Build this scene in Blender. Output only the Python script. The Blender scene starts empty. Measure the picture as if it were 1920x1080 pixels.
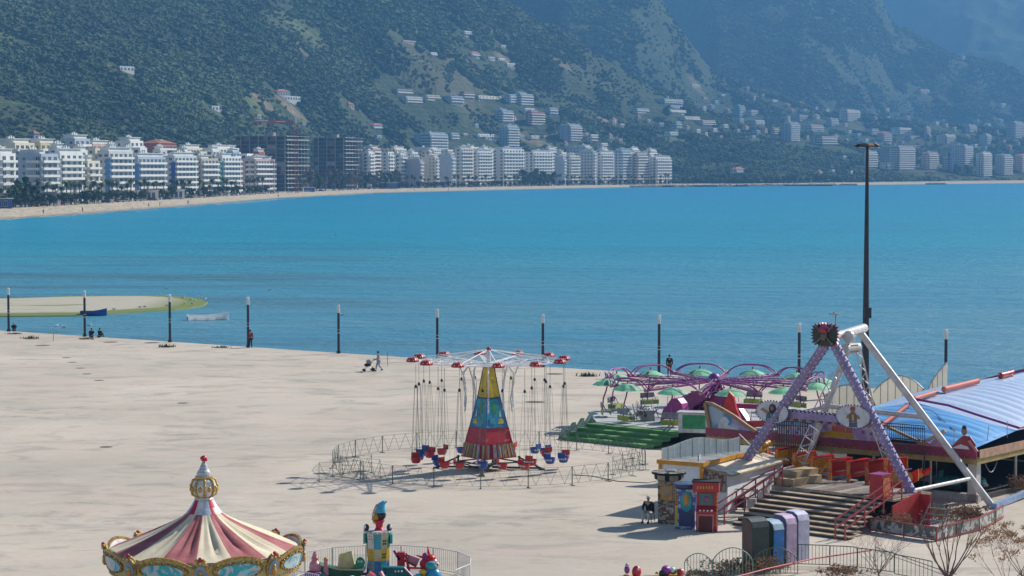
import bpy, bmesh, math, random
import numpy as np
from mathutils import Vector, Matrix
R = math.radians
SC = bpy.context.scene
COL = SC.collection
# ---------------------------------------------------------------- camera
H, F, YH = 17.4, 4200.0, 318.0          # eye height (m), focal length (px of a 1920 wide picture), horizon row
cam_d = bpy.data.cameras.new('camera'); cam = bpy.data.objects.new('camera', cam_d); COL.objects.link(cam)
cam_d.sensor_width = 36.0; cam_d.lens = 36.0 * F / 1920.0
cam_d.clip_start = 0.5; cam_d.clip_end = 30000
PITCH = math.atan((540 - YH) / F)
cam.location = (0, 0, H); cam.rotation_euler = (math.pi / 2 - PITCH, 0, 0)
SC.camera = cam
# ---------------------------------------------------------------- light
SUN_EL, SUN_AZ = 36.0, 52.0             # azimuth measured from +Y towards +X
w = bpy.data.worlds.new('World'); SC.world = w; w.use_nodes = True
nt = w.node_tree; nt.nodes.clear()
sky = nt.nodes.new('ShaderNodeTexSky'); sky.sky_type = 'NISHITA'; sky.sun_disc = False
sky.sun_elevation = R(SUN_EL); sky.sun_rotation = R(SUN_AZ); sky.altitude = 0; sky.air_density = 1.0; sky.dust_density = 0.6
bg = nt.nodes.new('ShaderNodeBackground'); bg.inputs[1].default_value = 0.08
out = nt.nodes.new('ShaderNodeOutputWorld')
nt.links.new(sky.outputs[0], bg.inputs[0]); nt.links.new(bg.outputs[0], out.inputs[0])
sd = bpy.data.lights.new('sun', 'SUN'); sd.energy = 5.0; sd.angle = R(0.6); sd.color = (1.0, 0.955, 0.88)
sun = bpy.data.objects.new('sun', sd); COL.objects.link(sun)
sv = Vector((math.sin(R(SUN_AZ)) * math.cos(R(SUN_EL)), math.cos(R(SUN_AZ)) * math.cos(R(SUN_EL)), math.sin(R(SUN_EL))))
sun.rotation_euler = sv.to_track_quat('Z', 'Y').to_euler(); sun.location = (60, 40, 80)
SC.view_settings.view_transform = 'Standard'; SC.view_settings.look = 'None'
SC.view_settings.exposure = 0.42; SC.view_settings.gamma = 1.0
SC.cycles.max_bounces = 6; SC.cycles.volume_bounces = 0; SC.cycles.transparent_max_bounces = 12
rnd = random.Random(7)

# ---------------------------------------------------------------- helpers
def G(x, y, z=0.0):
    """world point at height z that stands at picture position x, y"""
    d = (H - z) * F / (y - YH)
    return Vector(((x - 960) * d / F, d, z))
def P(x, y, d):
    return Vector(((x - 960) * d / F, d, H - (y - YH) * d / F))

def tag(o, label=None, cat=None, group=None, kind=None):
    if label: o['label'] = label
    if cat: o['category'] = cat
    if group: o['group'] = group
    if kind: o['kind'] = kind
    return o
def empty(name, loc, rz=0.0, label=None, cat=None, group=None):
    o = bpy.data.objects.new(name, None); COL.objects.link(o)
    o.location = loc; o.rotation_euler = (0, 0, rz); o.empty_display_size = 0.2
    return tag(o, label, cat, group)

class MB:
    """collects shapes into one mesh; faces may carry different materials"""
    def __init__(s): s.v = []; s.f = []; s.m = []; s.sm = []; s.mats = []
    def mi(s, mat):
        if mat not in s.mats: s.mats.append(mat)
        return s.mats.index(mat)
    def add(s, vs, fs, mat, smooth=False):
        b = len(s.v); k = s.mi(mat)
        s.v += [tuple(v) for v in vs]
        for f in fs: s.f.append([b + i for i in f]); s.m.append(k); s.sm.append(smooth)
        return s
    def box(s, c, size, mat, rz=0, M=None):
        x, y, z = size[0] / 2, size[1] / 2, size[2] / 2
        vs = [Vector((i * x, j * y, k * z)) for k in (-1, 1) for j in (-1, 1) for i in (-1, 1)]
        T = M if M else Matrix.Rotation(rz, 4, 'Z')
        vs = [T @ v + Vector(c) for v in vs]
        return s.add(vs, [(0, 2, 3, 1), (4, 5, 7, 6), (0, 1, 5, 4), (2, 6, 7, 3), (0, 4, 6, 2), (1, 3, 7, 5)], mat)
    def box6(s, x0, x1, y0, y1, z0, z1, mat):
        return s.box(((x0 + x1) / 2, (y0 + y1) / 2, (z0 + z1) / 2), (abs(x1 - x0), abs(y1 - y0), abs(z1 - z0)), mat)
    def tube(s, a, b, r, mat, r2=None, n=8, cap=True):
        a = Vector(a); b = Vector(b); d = b - a
        if d.length < 1e-6: return s
        r2 = r if r2 is None else r2
        q = d.to_track_quat('Z', 'Y'); vs = []
        for p, rr in ((a, r), (b, r2)):
            for i in range(n):
                t = 2 * math.pi * (i + .5) / n
                vs.append(p + q @ Vector((math.cos(t) * rr, math.sin(t) * rr, 0)))
        fs = [(i, (i + 1) % n, n + (i + 1) % n, n + i) for i in range(n)]
        s.add(vs, fs, mat, n > 5)
        if cap: s.add(vs, [tuple(range(n - 1, -1, -1)), tuple(range(n, 2 * n))], mat)
        return s
    def bar(s, a, b, w, mat): return s.tube(a, b, w * .7071, mat, n=4)
    def path(s, pts, r, mat, n=6, closed=False):
        pts = [Vector(p) for p in pts]
        if closed: pts.append(pts[0])
        for a, b in zip(pts[:-1], pts[1:]): s.tube(a, b, r, mat, n=n, cap=not closed)
        return s
    def lathe(s, prof, mat, c=(0, 0, 0), n=24, mats=None, a0=0, rib=None):
        """prof: list of (r, z); rib(angle, r, z) -> r"""
        c = Vector(c)
        for k in range(len(prof) - 1):
            (r0, z0), (r1, z1) = prof[k], prof[k + 1]
            for i in range(n):
                t0 = a0 + 2 * math.pi * i / n; t1 = a0 + 2 * math.pi * (i + 1) / n
                def pt(r, z, t):
                    rr = rib(t, r, z) if rib else r
                    return c + Vector((rr * math.cos(t), rr * math.sin(t), z))
                m = mats(i, k) if mats else mat
                vs = [pt(r0, z0, t0), pt(r0, z0, t1), pt(r1, z1, t1), pt(r1, z1, t0)]
                s.add(vs, [(0, 1, 2, 3)], m, True)
        return s
    def sphere(s, c, r, mat, n=12, m=8, M=None):
        r = (r, r, r) if not hasattr(r, '__len__') else r
        vs = [Vector((0, 0, -r[2]))]
        for j in range(1, m):
            p = -math.pi / 2 + math.pi * j / m
            for i in range(n):
                t = 2 * math.pi * i / n
                vs.append(Vector((math.cos(p) * math.cos(t) * r[0], math.cos(p) * math.sin(t) * r[1], math.sin(p) * r[2])))
        vs.append(Vector((0, 0, r[2])))
        fs = [(0, 1 + (i + 1) % n, 1 + i) for i in range(n)]
        for j in range(m - 2):
            b = 1 + j * n
            fs += [(b + i, b + (i + 1) % n, b + n + (i + 1) % n, b + n + i) for i in range(n)]
        b = 1 + (m - 2) * n; L = len(vs) - 1
        fs += [(b + i, b + (i + 1) % n, L) for i in range(n)]
        vs = [((M @ v) if M else v) + Vector(c) for v in vs]
        return s.add(vs, fs, mat, True)
    def prism(s, poly, axis_a, axis_b, origin, thick, mat, edge=None):
        """flat polygon (list of (a,b)) in the plane of two axes, extruded by vector thick"""
        A, B, O, T = Vector(axis_a), Vector(axis_b), Vector(origin), Vector(thick)
        n = len(poly); v0 = [O + A * a + B * b for a, b in poly]; vs = v0 + [v + T for v in v0]
        s.add(vs, [tuple(range(n)), tuple(range(2 * n - 1, n - 1, -1))], mat)
        s.add(vs, [(i, n + i, n + (i + 1) % n, (i + 1) % n) for i in range(n)], edge or mat)
        return s
    def build(s, name, parent=None, loc=None, mesh=None):
        me = bpy.data.meshes.new(name)
        me.from_pydata(s.v, [], s.f)
        for m in s.mats: me.materials.append(m)
        me.polygons.foreach_set('material_index', s.m)
        me.polygons.foreach_set('use_smooth', s.sm)
        me.update()
        o = bpy.data.objects.new(name, me); COL.objects.link(o)
        if parent: o.parent = parent
        if loc is not None: o.location = loc
        return o
def link_mesh(name, me, parent=None, loc=(0, 0, 0), rz=0, sc=(1, 1, 1)):
    o = bpy.data.objects.new(name, me); COL.objects.link(o)
    if parent: o.parent = parent
    o.location = loc; o.rotation_euler = (0, 0, rz); o.scale = sc
    return o
def kids(o): return [c for c in bpy.data.objects if c.parent == o]
def copy_tree(o, loc=None, rz=None, sc=None, label=None):
    def rec(a, par):
        c = a.copy(); COL.objects.link(c)
        if par: c.parent = par
        for ch in KID.get(a.name, []): rec(ch, c)
        return c
    KID = {}
    for ch in bpy.data.objects:
        if ch.parent: KID.setdefault(ch.parent.name, []).append(ch)
    r = rec(o, None)
    if loc is not None: r.location = loc
    if rz is not None: r.rotation_euler = (r.rotation_euler[0], r.rotation_euler[1], rz)
    if sc is not None: r.scale = sc
    if label: r['label'] = label
    return r

# ---------------------------------------------------------------- materials
def nodes(name):
    m = bpy.data.materials.new(name); m.use_nodes = True
    t = m.node_tree; b = t.nodes['Principled BSDF']
    return m, t, b
def N(t, kind, **kw):
    n = t.nodes.new(kind)
    for k, v in kw.items():
        if k.startswith('i_'): n.inputs[k[2:].replace('_', ' ')].default_value = v
        else: setattr(n, k, v)
    return n
def mixc(t, fac, a, b, mode='MIX'):
    n = t.nodes.new('ShaderNodeMix'); n.data_type = 'RGBA'; n.blend_type = mode
    for sock, v in ((n.inputs['Factor'], fac), (n.inputs[6], a), (n.inputs[7], b)):
        if hasattr(v, 'links'): t.links.new(v, sock)
        elif hasattr(v, '__len__'): sock.default_value = (*v[:3], 1)
        else: sock.default_value = v
    return n.outputs[2]
def ramp(t, src, pts):
    n = t.nodes.new('ShaderNodeValToRGB'); el = n.color_ramp.elements
    while len(el) < len(pts): el.new(0.5)
    for e, (p, c) in zip(el, pts):
        e.position = p; e.color = (c, c, c, 1) if not hasattr(c, '__len__') else (*c, 1)
    t.links.new(src, n.inputs[0]); return n.outputs[0]
def noise(t, scale, detail=4, rough=.55, vec=None, dist=0):
    n = N(t, 'ShaderNodeTexNoise'); n.inputs['Scale'].default_value = scale
    n.inputs['Detail'].default_value = detail; n.inputs['Roughness'].default_value = rough
    n.inputs['Distortion'].default_value = dist
    if vec is not None: t.links.new(vec, n.inputs['Vector'])
    return n.outputs[0]
def gpos(t, sx=1, sy=1, sz=1, obj=False, rz=0):
    g = N(t, 'ShaderNodeTexCoord').outputs['Object'] if obj else N(t, 'ShaderNodeNewGeometry').outputs['Position']
    m = N(t, 'ShaderNodeMapping'); m.inputs['Scale'].default_value = (sx, sy, sz); m.inputs['Rotation'].default_value = (0, 0, rz)
    t.links.new(g, m.inputs['Vector']); return m.outputs[0]
def bump(t, b, h, strength=.3, dist=.1):
    n = N(t, 'ShaderNodeBump'); n.inputs['Strength'].default_value = strength; n.inputs['Distance'].default_value = dist
    t.links.new(h, n.inputs['Height']); t.links.new(n.outputs[0], b.inputs['Normal'])
_M = {}
def thin(name, col, amt=.5, rough=.6):
    """thin sheet or cloth that lets some sun through"""
    if name in _M: return _M[name]
    m = paint(name, col, rough, .08, 1.5, grime=.12); t = m.node_tree; b = t.nodes['Principled BSDF']; o = [n for n in t.nodes if n.type == 'OUTPUT_MATERIAL'][0]
    tr = N(t, 'ShaderNodeBsdfTranslucent'); tr.inputs[0].default_value = (*col, 1); mx = N(t, 'ShaderNodeMixShader'); mx.inputs[0].default_value = amt
    t.links.new(b.outputs[0], mx.inputs[1]); t.links.new(tr.outputs[0], mx.inputs[2]); t.links.new(mx.outputs[0], o.inputs[0]); return m
def paint(name, col, rough=.5, var=.16, scale=2.5, metal=0, spec=.5, grime=.25):
    """painted / plastic / metal surface with faint wear: large soft patches and fine speckle"""
    if name in _M: return _M[name]
    m, t, b = nodes(name)
    p = gpos(t, obj=True)
    n1 = noise(t, scale, 5, .6, p)
    dark = tuple(c * (1 - grime * 1.3) for c in col); lite = tuple(min(1, c * (1 + var) + var * .03) for c in col)
    c1 = mixc(t, ramp(t, n1, [(.3, 0), (.7, 1)]), dark, lite)
    n2 = noise(t, scale * 9, 3, .6, p)
    c2 = mixc(t, ramp(t, n2, [(.25, .55), (.5, 0)]), c1, tuple(c * .6 for c in col))
    t.links.new(c2, b.inputs['Base Color'])
    b.inputs['Roughness'].default_value = rough; b.inputs['Metallic'].default_value = metal
    b.inputs['Specular IOR Level'].default_value = spec
    _M[name] = m; return m
# ---------------------------------------------------------------- value noise in numpy
_rs = np.random.RandomState(3); _tab = _rs.rand(256, 256)
def vnoise(x, y):
    xi = np.floor(x).astype(int); yi = np.floor(y).astype(int); fx = x - xi; fy = y - yi
    fx = fx * fx * (3 - 2 * fx); fy = fy * fy * (3 - 2 * fy)
    a = _tab[xi & 255, yi & 255]; b = _tab[(xi + 1) & 255, yi & 255]; c = _tab[xi & 255, (yi + 1) & 255]; d = _tab[(xi + 1) & 255, (yi + 1) & 255]
    return (a * (1 - fx) + b * fx) * (1 - fy) + (c * (1 - fx) + d * fx) * fy
def fbm(x, y, o=5, g=.5):
    s = 0; a = 1; tot = 0
    for k in range(o):
        s = s + a * vnoise(x * 2 ** k + 17 * k, y * 2 ** k + 31 * k); tot += a; a *= g
    return s / tot
def lerp(px, tab): return np.interp(px, [p[0] for p in tab], [p[1] for p in tab])
WZ = -1.0
# far shore: distance of the waterline for each bearing (picture column of the bearing, metres)
SHORE_Y = [(-900, 470), (-400, 432), (0, 412), (130, 403), (260, 393), (400, 382), (520, 372), (700, 362), (900, 357), (1050, 353.5), (1160, 351.5), (1300, 350), (1440, 349), (1560, 347.5), (1920, 343.5), (3000, 338)]
def d_shore(px): return (H - WZ) * F / (lerp(px, SHORE_Y) - YH)
def d_prom(px): return d_shore(px) + lerp(px, [(-900, 60), (0, 105), (250, 120), (500, 115), (700, 110), (1000, 90), (1200, 60), (1400, 40), (1700, 60), (3000, 60)])
FLAT = [(-900, 260), (0, 330), (500, 420), (800, 420), (1100, 300), (1250, 130), (1400, 60), (1600, 140), (1920, 300), (3000, 300)]   # width of the level belt behind the beach
# crests of the spurs, nearest first: (column, picture row of the crest) and (column, distance)
LAYERS = [
 ([(-900, 120), (-300, -60), (0, -120), (500, -120), (800, -70), (925, 0), (1010, 42), (1080, 76), (1150, 118), (1210, 158), (1280, 190), (1340, 215), (1450, 245), (1600, 275), (1800, 300), (3000, 315)],
  [(-900, 1900), (0, 2500), (700, 3000), (1000, 3300), (1400, 3400), (3000, 3600)], .50, [(0, 0)]),
 ([(-900, 60), (600, -60), (1000, -80), (1190, -30), (1240, 4), (1262, 40), (1300, 95), (1335, 136), (1400, 168), (1500, 200), (1700, 235), (2000, 262), (3000, 300)],
  [(-900, 3600), (1000, 4200), (1500, 4400), (3000, 4400)], .62, [(900, 800), (990, 700), (1060, 60), (1150, 0), (1230, 120), (1330, 250), (2000, 200)]),
 ([(-900, 60), (900, -60), (1500, -90), (1630, -20), (1652, 8), (1668, 45), (1720, 78), (1790, 104), (1850, 122), (1920, 150), (2100, 200), (3000, 280)],
  [(-900, 4800), (1000, 5600), (1900, 6100), (3000, 6100)], .66, [(1200, 1300), (1270, 1150), (1345, 60), (1500, 0), (1650, 250), (2000, 200)]),
 ([(-900, 40), (900, -80), (1500, -100), (2100, -60), (3000, 60)],
  [(-900, 7000), (1000, 8000), (1900, 8800), (3000, 8800)], .7, [(1600, 1700), (1670, 1500), (1820, 200), (1950, 0), (3000, 0)]),
]
def terrain(px, d):
    """height of the land for a bearing (as picture column) and distance"""
    X = (px - 960) * d / F; Y = d
    ds, dp = d_shore(px), d_prom(px)
    z = np.where(d < ds, -1 - (ds - d) * .012, 0)
    z = np.maximum(z, -9.0)
    beach = (d - ds) / (dp - ds)
    z = np.where((d >= ds), -1.0 + 2.2 * np.clip(beach, 0, 1), z)
    d1 = dp + lerp(px, FLAT)
    big = fbm(X / 420, Y / 420, 5); mid = fbm(X / 120 + 9, Y / 120, 4); sm = fbm(X / 34 + 5, Y / 34, 3)
    rid = 1 - np.abs(2 * fbm(X / 300 + 3, Y / 520 + 8, 4) - 1)
    best = np.zeros_like(z)
    base = d1
    for k, (cy, cd, pw, vo) in enumerate(LAYERS):
        D = lerp(px, cd); base = base + lerp(px, vo); zc = H + D * (YH - lerp(px, cy)) / F
        zc = np.maximum(zc, 3)
        t = (d - base) / (D - base)
        up = np.clip(t, 0, 1)
        g = (up ** (1.25 if k == 0 else 1.1)) if k else (0.75 * up ** 1.15 + .25 * up ** 2)
        h = zc * g
        h = np.where(t > 1, zc - (d - D) * pw, h)
        amp = np.clip(t * 3, 0, 1) * np.clip((1.0 - t) * 6 + .35, .35, 1)
        gull = (rid - .78) * (30 + 24 * k) + (big - .5) * (36 + 24 * k) + (mid - .5) * (17 + 9 * k)
        h = h + gull * amp * np.clip((zc) / 120, .12, 1)
        best = np.maximum(best, np.where(d > base, h, -50))
        base = np.maximum(base, D + 60) - lerp(px, vo) * 0
    up1 = np.clip((d - d1) / 200, 0, 1)
    z = np.where(d > d1, np.maximum(z, 1.2 + np.maximum(best, 0)) + (sm - .5) * 5 * up1, z)
    return z
def tz(x, y):
    px = 960 + x * F / y
    return float(terrain(np.array([px]), np.array([float(y)]))[0])

# bare cuttings and grassy clearings of the slope: (column, row, half width, half height) of each as seen, turned into ground ellipses
BARE = [(485, 188, 40, 7), (545, 204, 30, 5), (205, 185, 25, 6), (690, 12, 45, 8), (745, 38, 45, 12), (790, 52, 50, 6), (1305, 163, 14, 7), (1733, 170, 22, 5), (560, 90, 60, 6), (1560, 142, 30, 4), (1040, 118, 40, 6), (920, 60, 25, 6), (960, 88, 22, 8), (1000, 268, 45, 5), (640, 20, 60, 6), (330, 200, 60, 5), (1150, 235, 40, 5), (950, 120, 30, 5)]
GRASS = [(25, 60, 45, 30), (55, 130, 45, 22), (120, 138, 22, 10), (280, 210, 38, 13), (470, 190, 30, 8), (1010, 266, 45, 9), (1180, 262, 60, 10), (1240, 255, 70, 9), (1330, 262, 60, 8), (1400, 262, 40, 7), (440, 240, 40, 10), (340, 140, 40, 8), (430, 55, 80, 12), (560, 55, 60, 14), (850, 100, 30, 6), (1200, 315, 60, 8), (1300, 316, 60, 8), (1080, 50, 40, 6), (880, 40, 30, 8), (1750, 305, 25, 6), (1490, 205, 40, 5), (700, 190, 30, 5)]
def _ell(t):
    out = []
    for x, y, a, c in t:
        d0 = float(d_prom(np.array([x]))[0]) + 60; ds = np.arange(d0, 9000, 8.0); zz = terrain(np.full_like(ds, x), ds)
        f = lambda yy: (lambda ok: float(ds[np.argmax(ok)]) if ok.any() else 9000.0)(zz >= H - (yy - YH) * ds / F)
        m, lo, hi = f(y), f(y + c), f(y - c); out.append(((x - 960) * m / F, m, a * m / F, max(14, (hi - lo) / 2)))
    return out
_B, _Gr = _ell(BARE), _ell(GRASS)
def patches(X, Y):
    w_ = (fbm(X / 60 + 3, Y / 90 + 7, 4) - .5) * 1.6
    def mk(t):
        m = np.zeros_like(X)
        for cx_, cy_, rx, ry in t: m = np.maximum(m, 1.25 - ((X - cx_) / rx) ** 2 - ((Y - cy_) / ry) ** 2 + w_)
        return np.clip(m, 0, 1)
    br = .35 + .65 * fbm(X / 25 + 9, Y / 40, 3)
    return mk(_B) * br, mk(_Gr) * br
# land materials
def land_mat():
    m, t, b = nodes('hillside_scrub')
    p = gpos(t)
    sep = N(t, 'ShaderNodeSeparateXYZ'); t.links.new(p, sep.inputs[0])
    big = noise(t, .0035, 5, .6, p); mid = noise(t, .018, 5, .6, p); fine = noise(t, .11, 3, .7, p)
    terr = N(t, 'ShaderNodeTexWave', wave_type='BANDS', bands_direction='Z'); terr.inputs['Scale'].default_value = .055; terr.inputs['Distortion'].default_value = 14; terr.inputs['Detail'].default_value = 3; terr.inputs['Detail Scale'].default_value = .02
    t.links.new(p, terr.inputs[0])
    green = mixc(t, ramp(t, fine, [(.35, 0), (.65, 1)]), (.030, .050, .026), (.062, .084, .038))
    olive = mixc(t, ramp(t, fine, [(.3, 0), (.7, 1)]), (.055, .075, .030), (.13, .145, .062))
    c = mixc(t, ramp(t, mid, [(.50, 0), (.66, .6)]), green, olive)
    ga = N(t, 'ShaderNodeAttribute'); ga.attribute_name = 'grass'; grassc = mixc(t, ramp(t, fine, [(.3, 0), (.7, 1)]), (.075, .105, .035), (.17, .20, .075)); c = mixc(t, ga.outputs['Fac'], c, grassc)
    bare = mixc(t, ramp(t, mid, [(.55, 0), (.75, .5)]), (.20, .15, .095), (.36, .29, .20))
    c = mixc(t, ramp(t, big, [(.60, 0), (.72, .55)]), c, bare)
    c = mixc(t, ramp(t, terr.outputs[1], [(.88, 0), (.99, .16)]), c, (.26, .22, .15))
    ba = N(t, 'ShaderNodeAttribute'); ba.attribute_name = 'bare'; soil = mixc(t, ramp(t, fine, [(.35, 0), (.65, 1)]), (.17, .115, .08), (.36, .28, .19)); c = mixc(t, ba.outputs['Fac'], c, soil)
    # level belt and beach by height
    flat = N(t, 'ShaderNodeMapRange'); flat.inputs[1].default_value = 1.15; flat.inputs[2].default_value = 1.6
    t.links.new(sep.outputs[2], flat.inputs[0])
    sand = mixc(t, noise(t, .05, 4, .6, p), (.56, .47, .34), (.42, .36, .27))
    c = mixc(t, flat.outputs[0], sand, c)
    wet = N(t, 'ShaderNodeMapRange'); wet.inputs[1].default_value = -.86; wet.inputs[2].default_value = -.45
    t.links.new(sep.outputs[2], wet.inputs[0])
    c = mixc(t, wet.outputs[0], (.27, .24, .19), c)
    t.links.new(c, b.inputs['Base Color']); b.inputs['Roughness'].default_value = .95; b.inputs['Specular IOR Level'].default_value = .1
    bump(t, b, fine, .9, 4.0)
    return m
MLAND = land_mat()
def build_terrain():
    pxs = np.concatenate([np.arange(-900, -60, 30), np.arange(-60, 1985, 5), np.arange(1985, 3000, 30)])
    ds = [520.0]
    while ds[-1] < 9800:
        d = ds[-1]; ds.append(d + (6 if d < 2600 else (10 if d < 4500 else 26)))
    ds = np.array(ds)
    A, B = np.meshgrid(pxs, ds)
    Z = terrain(A, B)
    X = (A - 960) * B / F
    V = np.stack([X, B, Z], -1).reshape(-1, 3)
    nr, nc = A.shape
    i = np.arange(nr * nc).reshape(nr, nc)
    q = np.stack([i[:-1, :-1], i[:-1, 1:], i[1:, 1:], i[1:, :-1]], -1).reshape(-1, 4)
    me = bpy.data.meshes.new('hills')
    me.vertices.add(len(V)); me.vertices.foreach_set('co', V.ravel())
    me.loops.add(q.size); me.loops.foreach_set('vertex_index', q.ravel().astype(np.int32))
    me.polygons.add(len(q)); me.polygons.foreach_set('loop_start', np.arange(0, q.size, 4, dtype=np.int32))
    bm_, gm_ = patches(X.ravel(), B.ravel())
    for nm, vv in (('bare', bm_), ('grass', gm_)): at = me.attributes.new(nm, 'FLOAT', 'POINT'); at.data.foreach_set('value', vv.astype(np.float32))
    me.materials.append(MLAND); me.update(calc_edges=True); me.validate()
    me.polygons.foreach_set('use_smooth', np.ones(len(q), bool))
    o = bpy.data.objects.new('hills', me); COL.objects.link(o); o['kind'] = 'structure'
    return o
build_terrain()

# ---------------------------------------------------------------- scrub and olive woods on the slopes: nobody could count them
def foliage_mat(name, dark, lite, rnd_amt=1.0):
    m, t, b = nodes(name)
    oi = N(t, 'ShaderNodeObjectInfo'); p = gpos(t)
    n = noise(t, .9, 3, .7, p)
    c = mixc(t, oi.outputs['Random'], dark, lite)
    c = mixc(t, ramp(t, n, [(.35, .45), (.6, 0)]), c, tuple(v * .5 for v in dark))
    big = noise(t, .006, 4, .6, p)
    c = mixc(t, ramp(t, big, [(.40, 0), (.60, .55)]), c, tuple(min(1, v * 1.7) for v in lite))
    t.links.new(c, b.inputs['Base Color']); b.inputs['Roughness'].default_value = .9; b.inputs['Specular IOR Level'].default_value = .12
    return m
MSCRUB = foliage_mat('scrub_foliage', (.034, .054, .028), (.088, .112, .052))
def scatter(name, pts, scl, mat, flat=.8):
    me = bpy.data.meshes.new(name); me.vertices.add(len(pts)); me.vertices.foreach_set('co', np.asarray(pts, dtype=np.float32).ravel())
    at = me.attributes.new('size', 'FLOAT', 'POINT'); at.data.foreach_set('value', np.asarray(scl, dtype=np.float32))
    o = bpy.data.objects.new(name, me); COL.objects.link(o)
    ng = bpy.data.node_groups.new(name + '_nodes', 'GeometryNodeTree')
    ng.interface.new_socket('Geometry', in_out='INPUT', socket_type='NodeSocketGeometry')
    ng.interface.new_socket('Geometry', in_out='OUTPUT', socket_type='NodeSocketGeometry')
    L = ng.links; nn = ng.nodes.new
    gi = nn('NodeGroupInput'); go = nn('NodeGroupOutput')
    ico = nn('GeometryNodeMeshIcoSphere'); ico.inputs['Radius'].default_value = 1; ico.inputs['Subdivisions'].default_value = 3
    sp = nn('GeometryNodeSetPosition'); nz = nn('ShaderNodeTexNoise'); nz.inputs['Scale'].default_value = 1.7; nz.inputs['Detail'].default_value = 3
    nrm = nn('GeometryNodeInputNormal'); sub = nn('ShaderNodeVectorMath'); sub.operation = 'SCALE'
    ma = nn('ShaderNodeMath'); ma.operation = 'MULTIPLY_ADD'; ma.inputs[1].default_value = 2.4; ma.inputs[2].default_value = -1.2
    L.new(nz.outputs[0], ma.inputs[0]); L.new(nrm.outputs[0], sub.inputs[0]); L.new(ma.outputs[0], sub.inputs['Scale'])
    L.new(ico.outputs[0], sp.inputs[0]); L.new(sub.outputs[0], sp.inputs['Offset'])
    sm = nn('GeometryNodeSetMaterial'); sm.inputs['Material'].default_value = mat; L.new(sp.outputs[0], sm.inputs[0])
    ip = nn('GeometryNodeInstanceOnPoints'); L.new(gi.outputs[0], ip.inputs['Points']); L.new(sm.outputs[0], ip.inputs['Instance'])
    na = nn('GeometryNodeInputNamedAttribute'); na.data_type = 'FLOAT'; na.inputs['Name'].default_value = 'size'
    cv = nn('ShaderNodeCombineXYZ'); ml = nn('ShaderNodeMath'); ml.operation = 'MULTIPLY'; ml.inputs[1].default_value = flat
    L.new(na.outputs[0], ml.inputs[0]); L.new(na.outputs[0], cv.inputs[0]); L.new(na.outputs[0], cv.inputs[1]); L.new(ml.outputs[0], cv.inputs[2])
    L.new(cv.outputs[0], ip.inputs['Scale'])
    rv = nn('FunctionNodeRandomValue'); rv.data_type = 'FLOAT_VECTOR'; rv.inputs[1].default_value = (.3, .3, 6.28); L.new(rv.outputs[0], ip.inputs['Rotation'])
    L.new(ip.outputs[0], go.inputs[0])
    md = o.modifiers.new('scatter', 'NODES'); md.node_group = ng
    o['kind'] = 'stuff'
    return o
BUILT = []
def scrub():
    rs = np.random.RandomState(11)
    out = []; sc = []; tint = []
    for (a, b_, n, s0, s1) in ((700, 1900, 52000, 1.6, 5.2), (1900, 3400, 72000, 2.2, 5.6), (3400, 6500, 95000, 3.0, 6.5)):
        u = rs.rand(n); d = np.sqrt(a * a + (b_ * b_ - a * a) * u); px = rs.uniform(-60, 1985, n)
        d1 = d_prom(px) + lerp(px, FLAT)
        X = (px - 960) * d / F
        dens = fbm(X / 90 + 40, d / 150 + 11, 4)
        bm_, gm_ = patches(X, d); keep = (d > d1 + 10) & (dens > .31 + .2 * (rs.rand(n) - .5)) & (bm_ < .30 + .5 * rs.rand(n)) & (gm_ < .2 + .75 * rs.rand(n))
        px, d, X, dens = px[keep], d[keep], X[keep], dens[keep]
        ok = np.ones(len(d), bool); small_ = np.ones(len(d))
        for bx, by, br in BUILT:
            dx_, dy_ = X - bx, d - by; ux, uy = bx / math.hypot(bx, by), by / math.hypot(bx, by)
            al = dx_ * ux + dy_ * uy; ac = -dx_ * uy + dy_ * ux; ok &= ~((np.abs(ac) < br * .8) & (al < br * .8) & (al > -br * .9)); small_ = np.where((np.abs(ac) < br * .9) & (al < 0) & (al > -br - 45), .45, small_)
        px, d, X, dens, small_ = px[ok], d[ok], X[ok], dens[ok], small_[ok]
        z = terrain(px, d)
        s = rs.uniform(s0, s1, len(d)) * np.clip((dens - .27) * 6, .4, 1.15) * small_
        out.append(np.stack([X, d, z + s * .35], -1)); sc.append(s)
    return scatter('hillside_wood', np.concatenate(out), np.concatenate(sc), MSCRUB)
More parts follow.
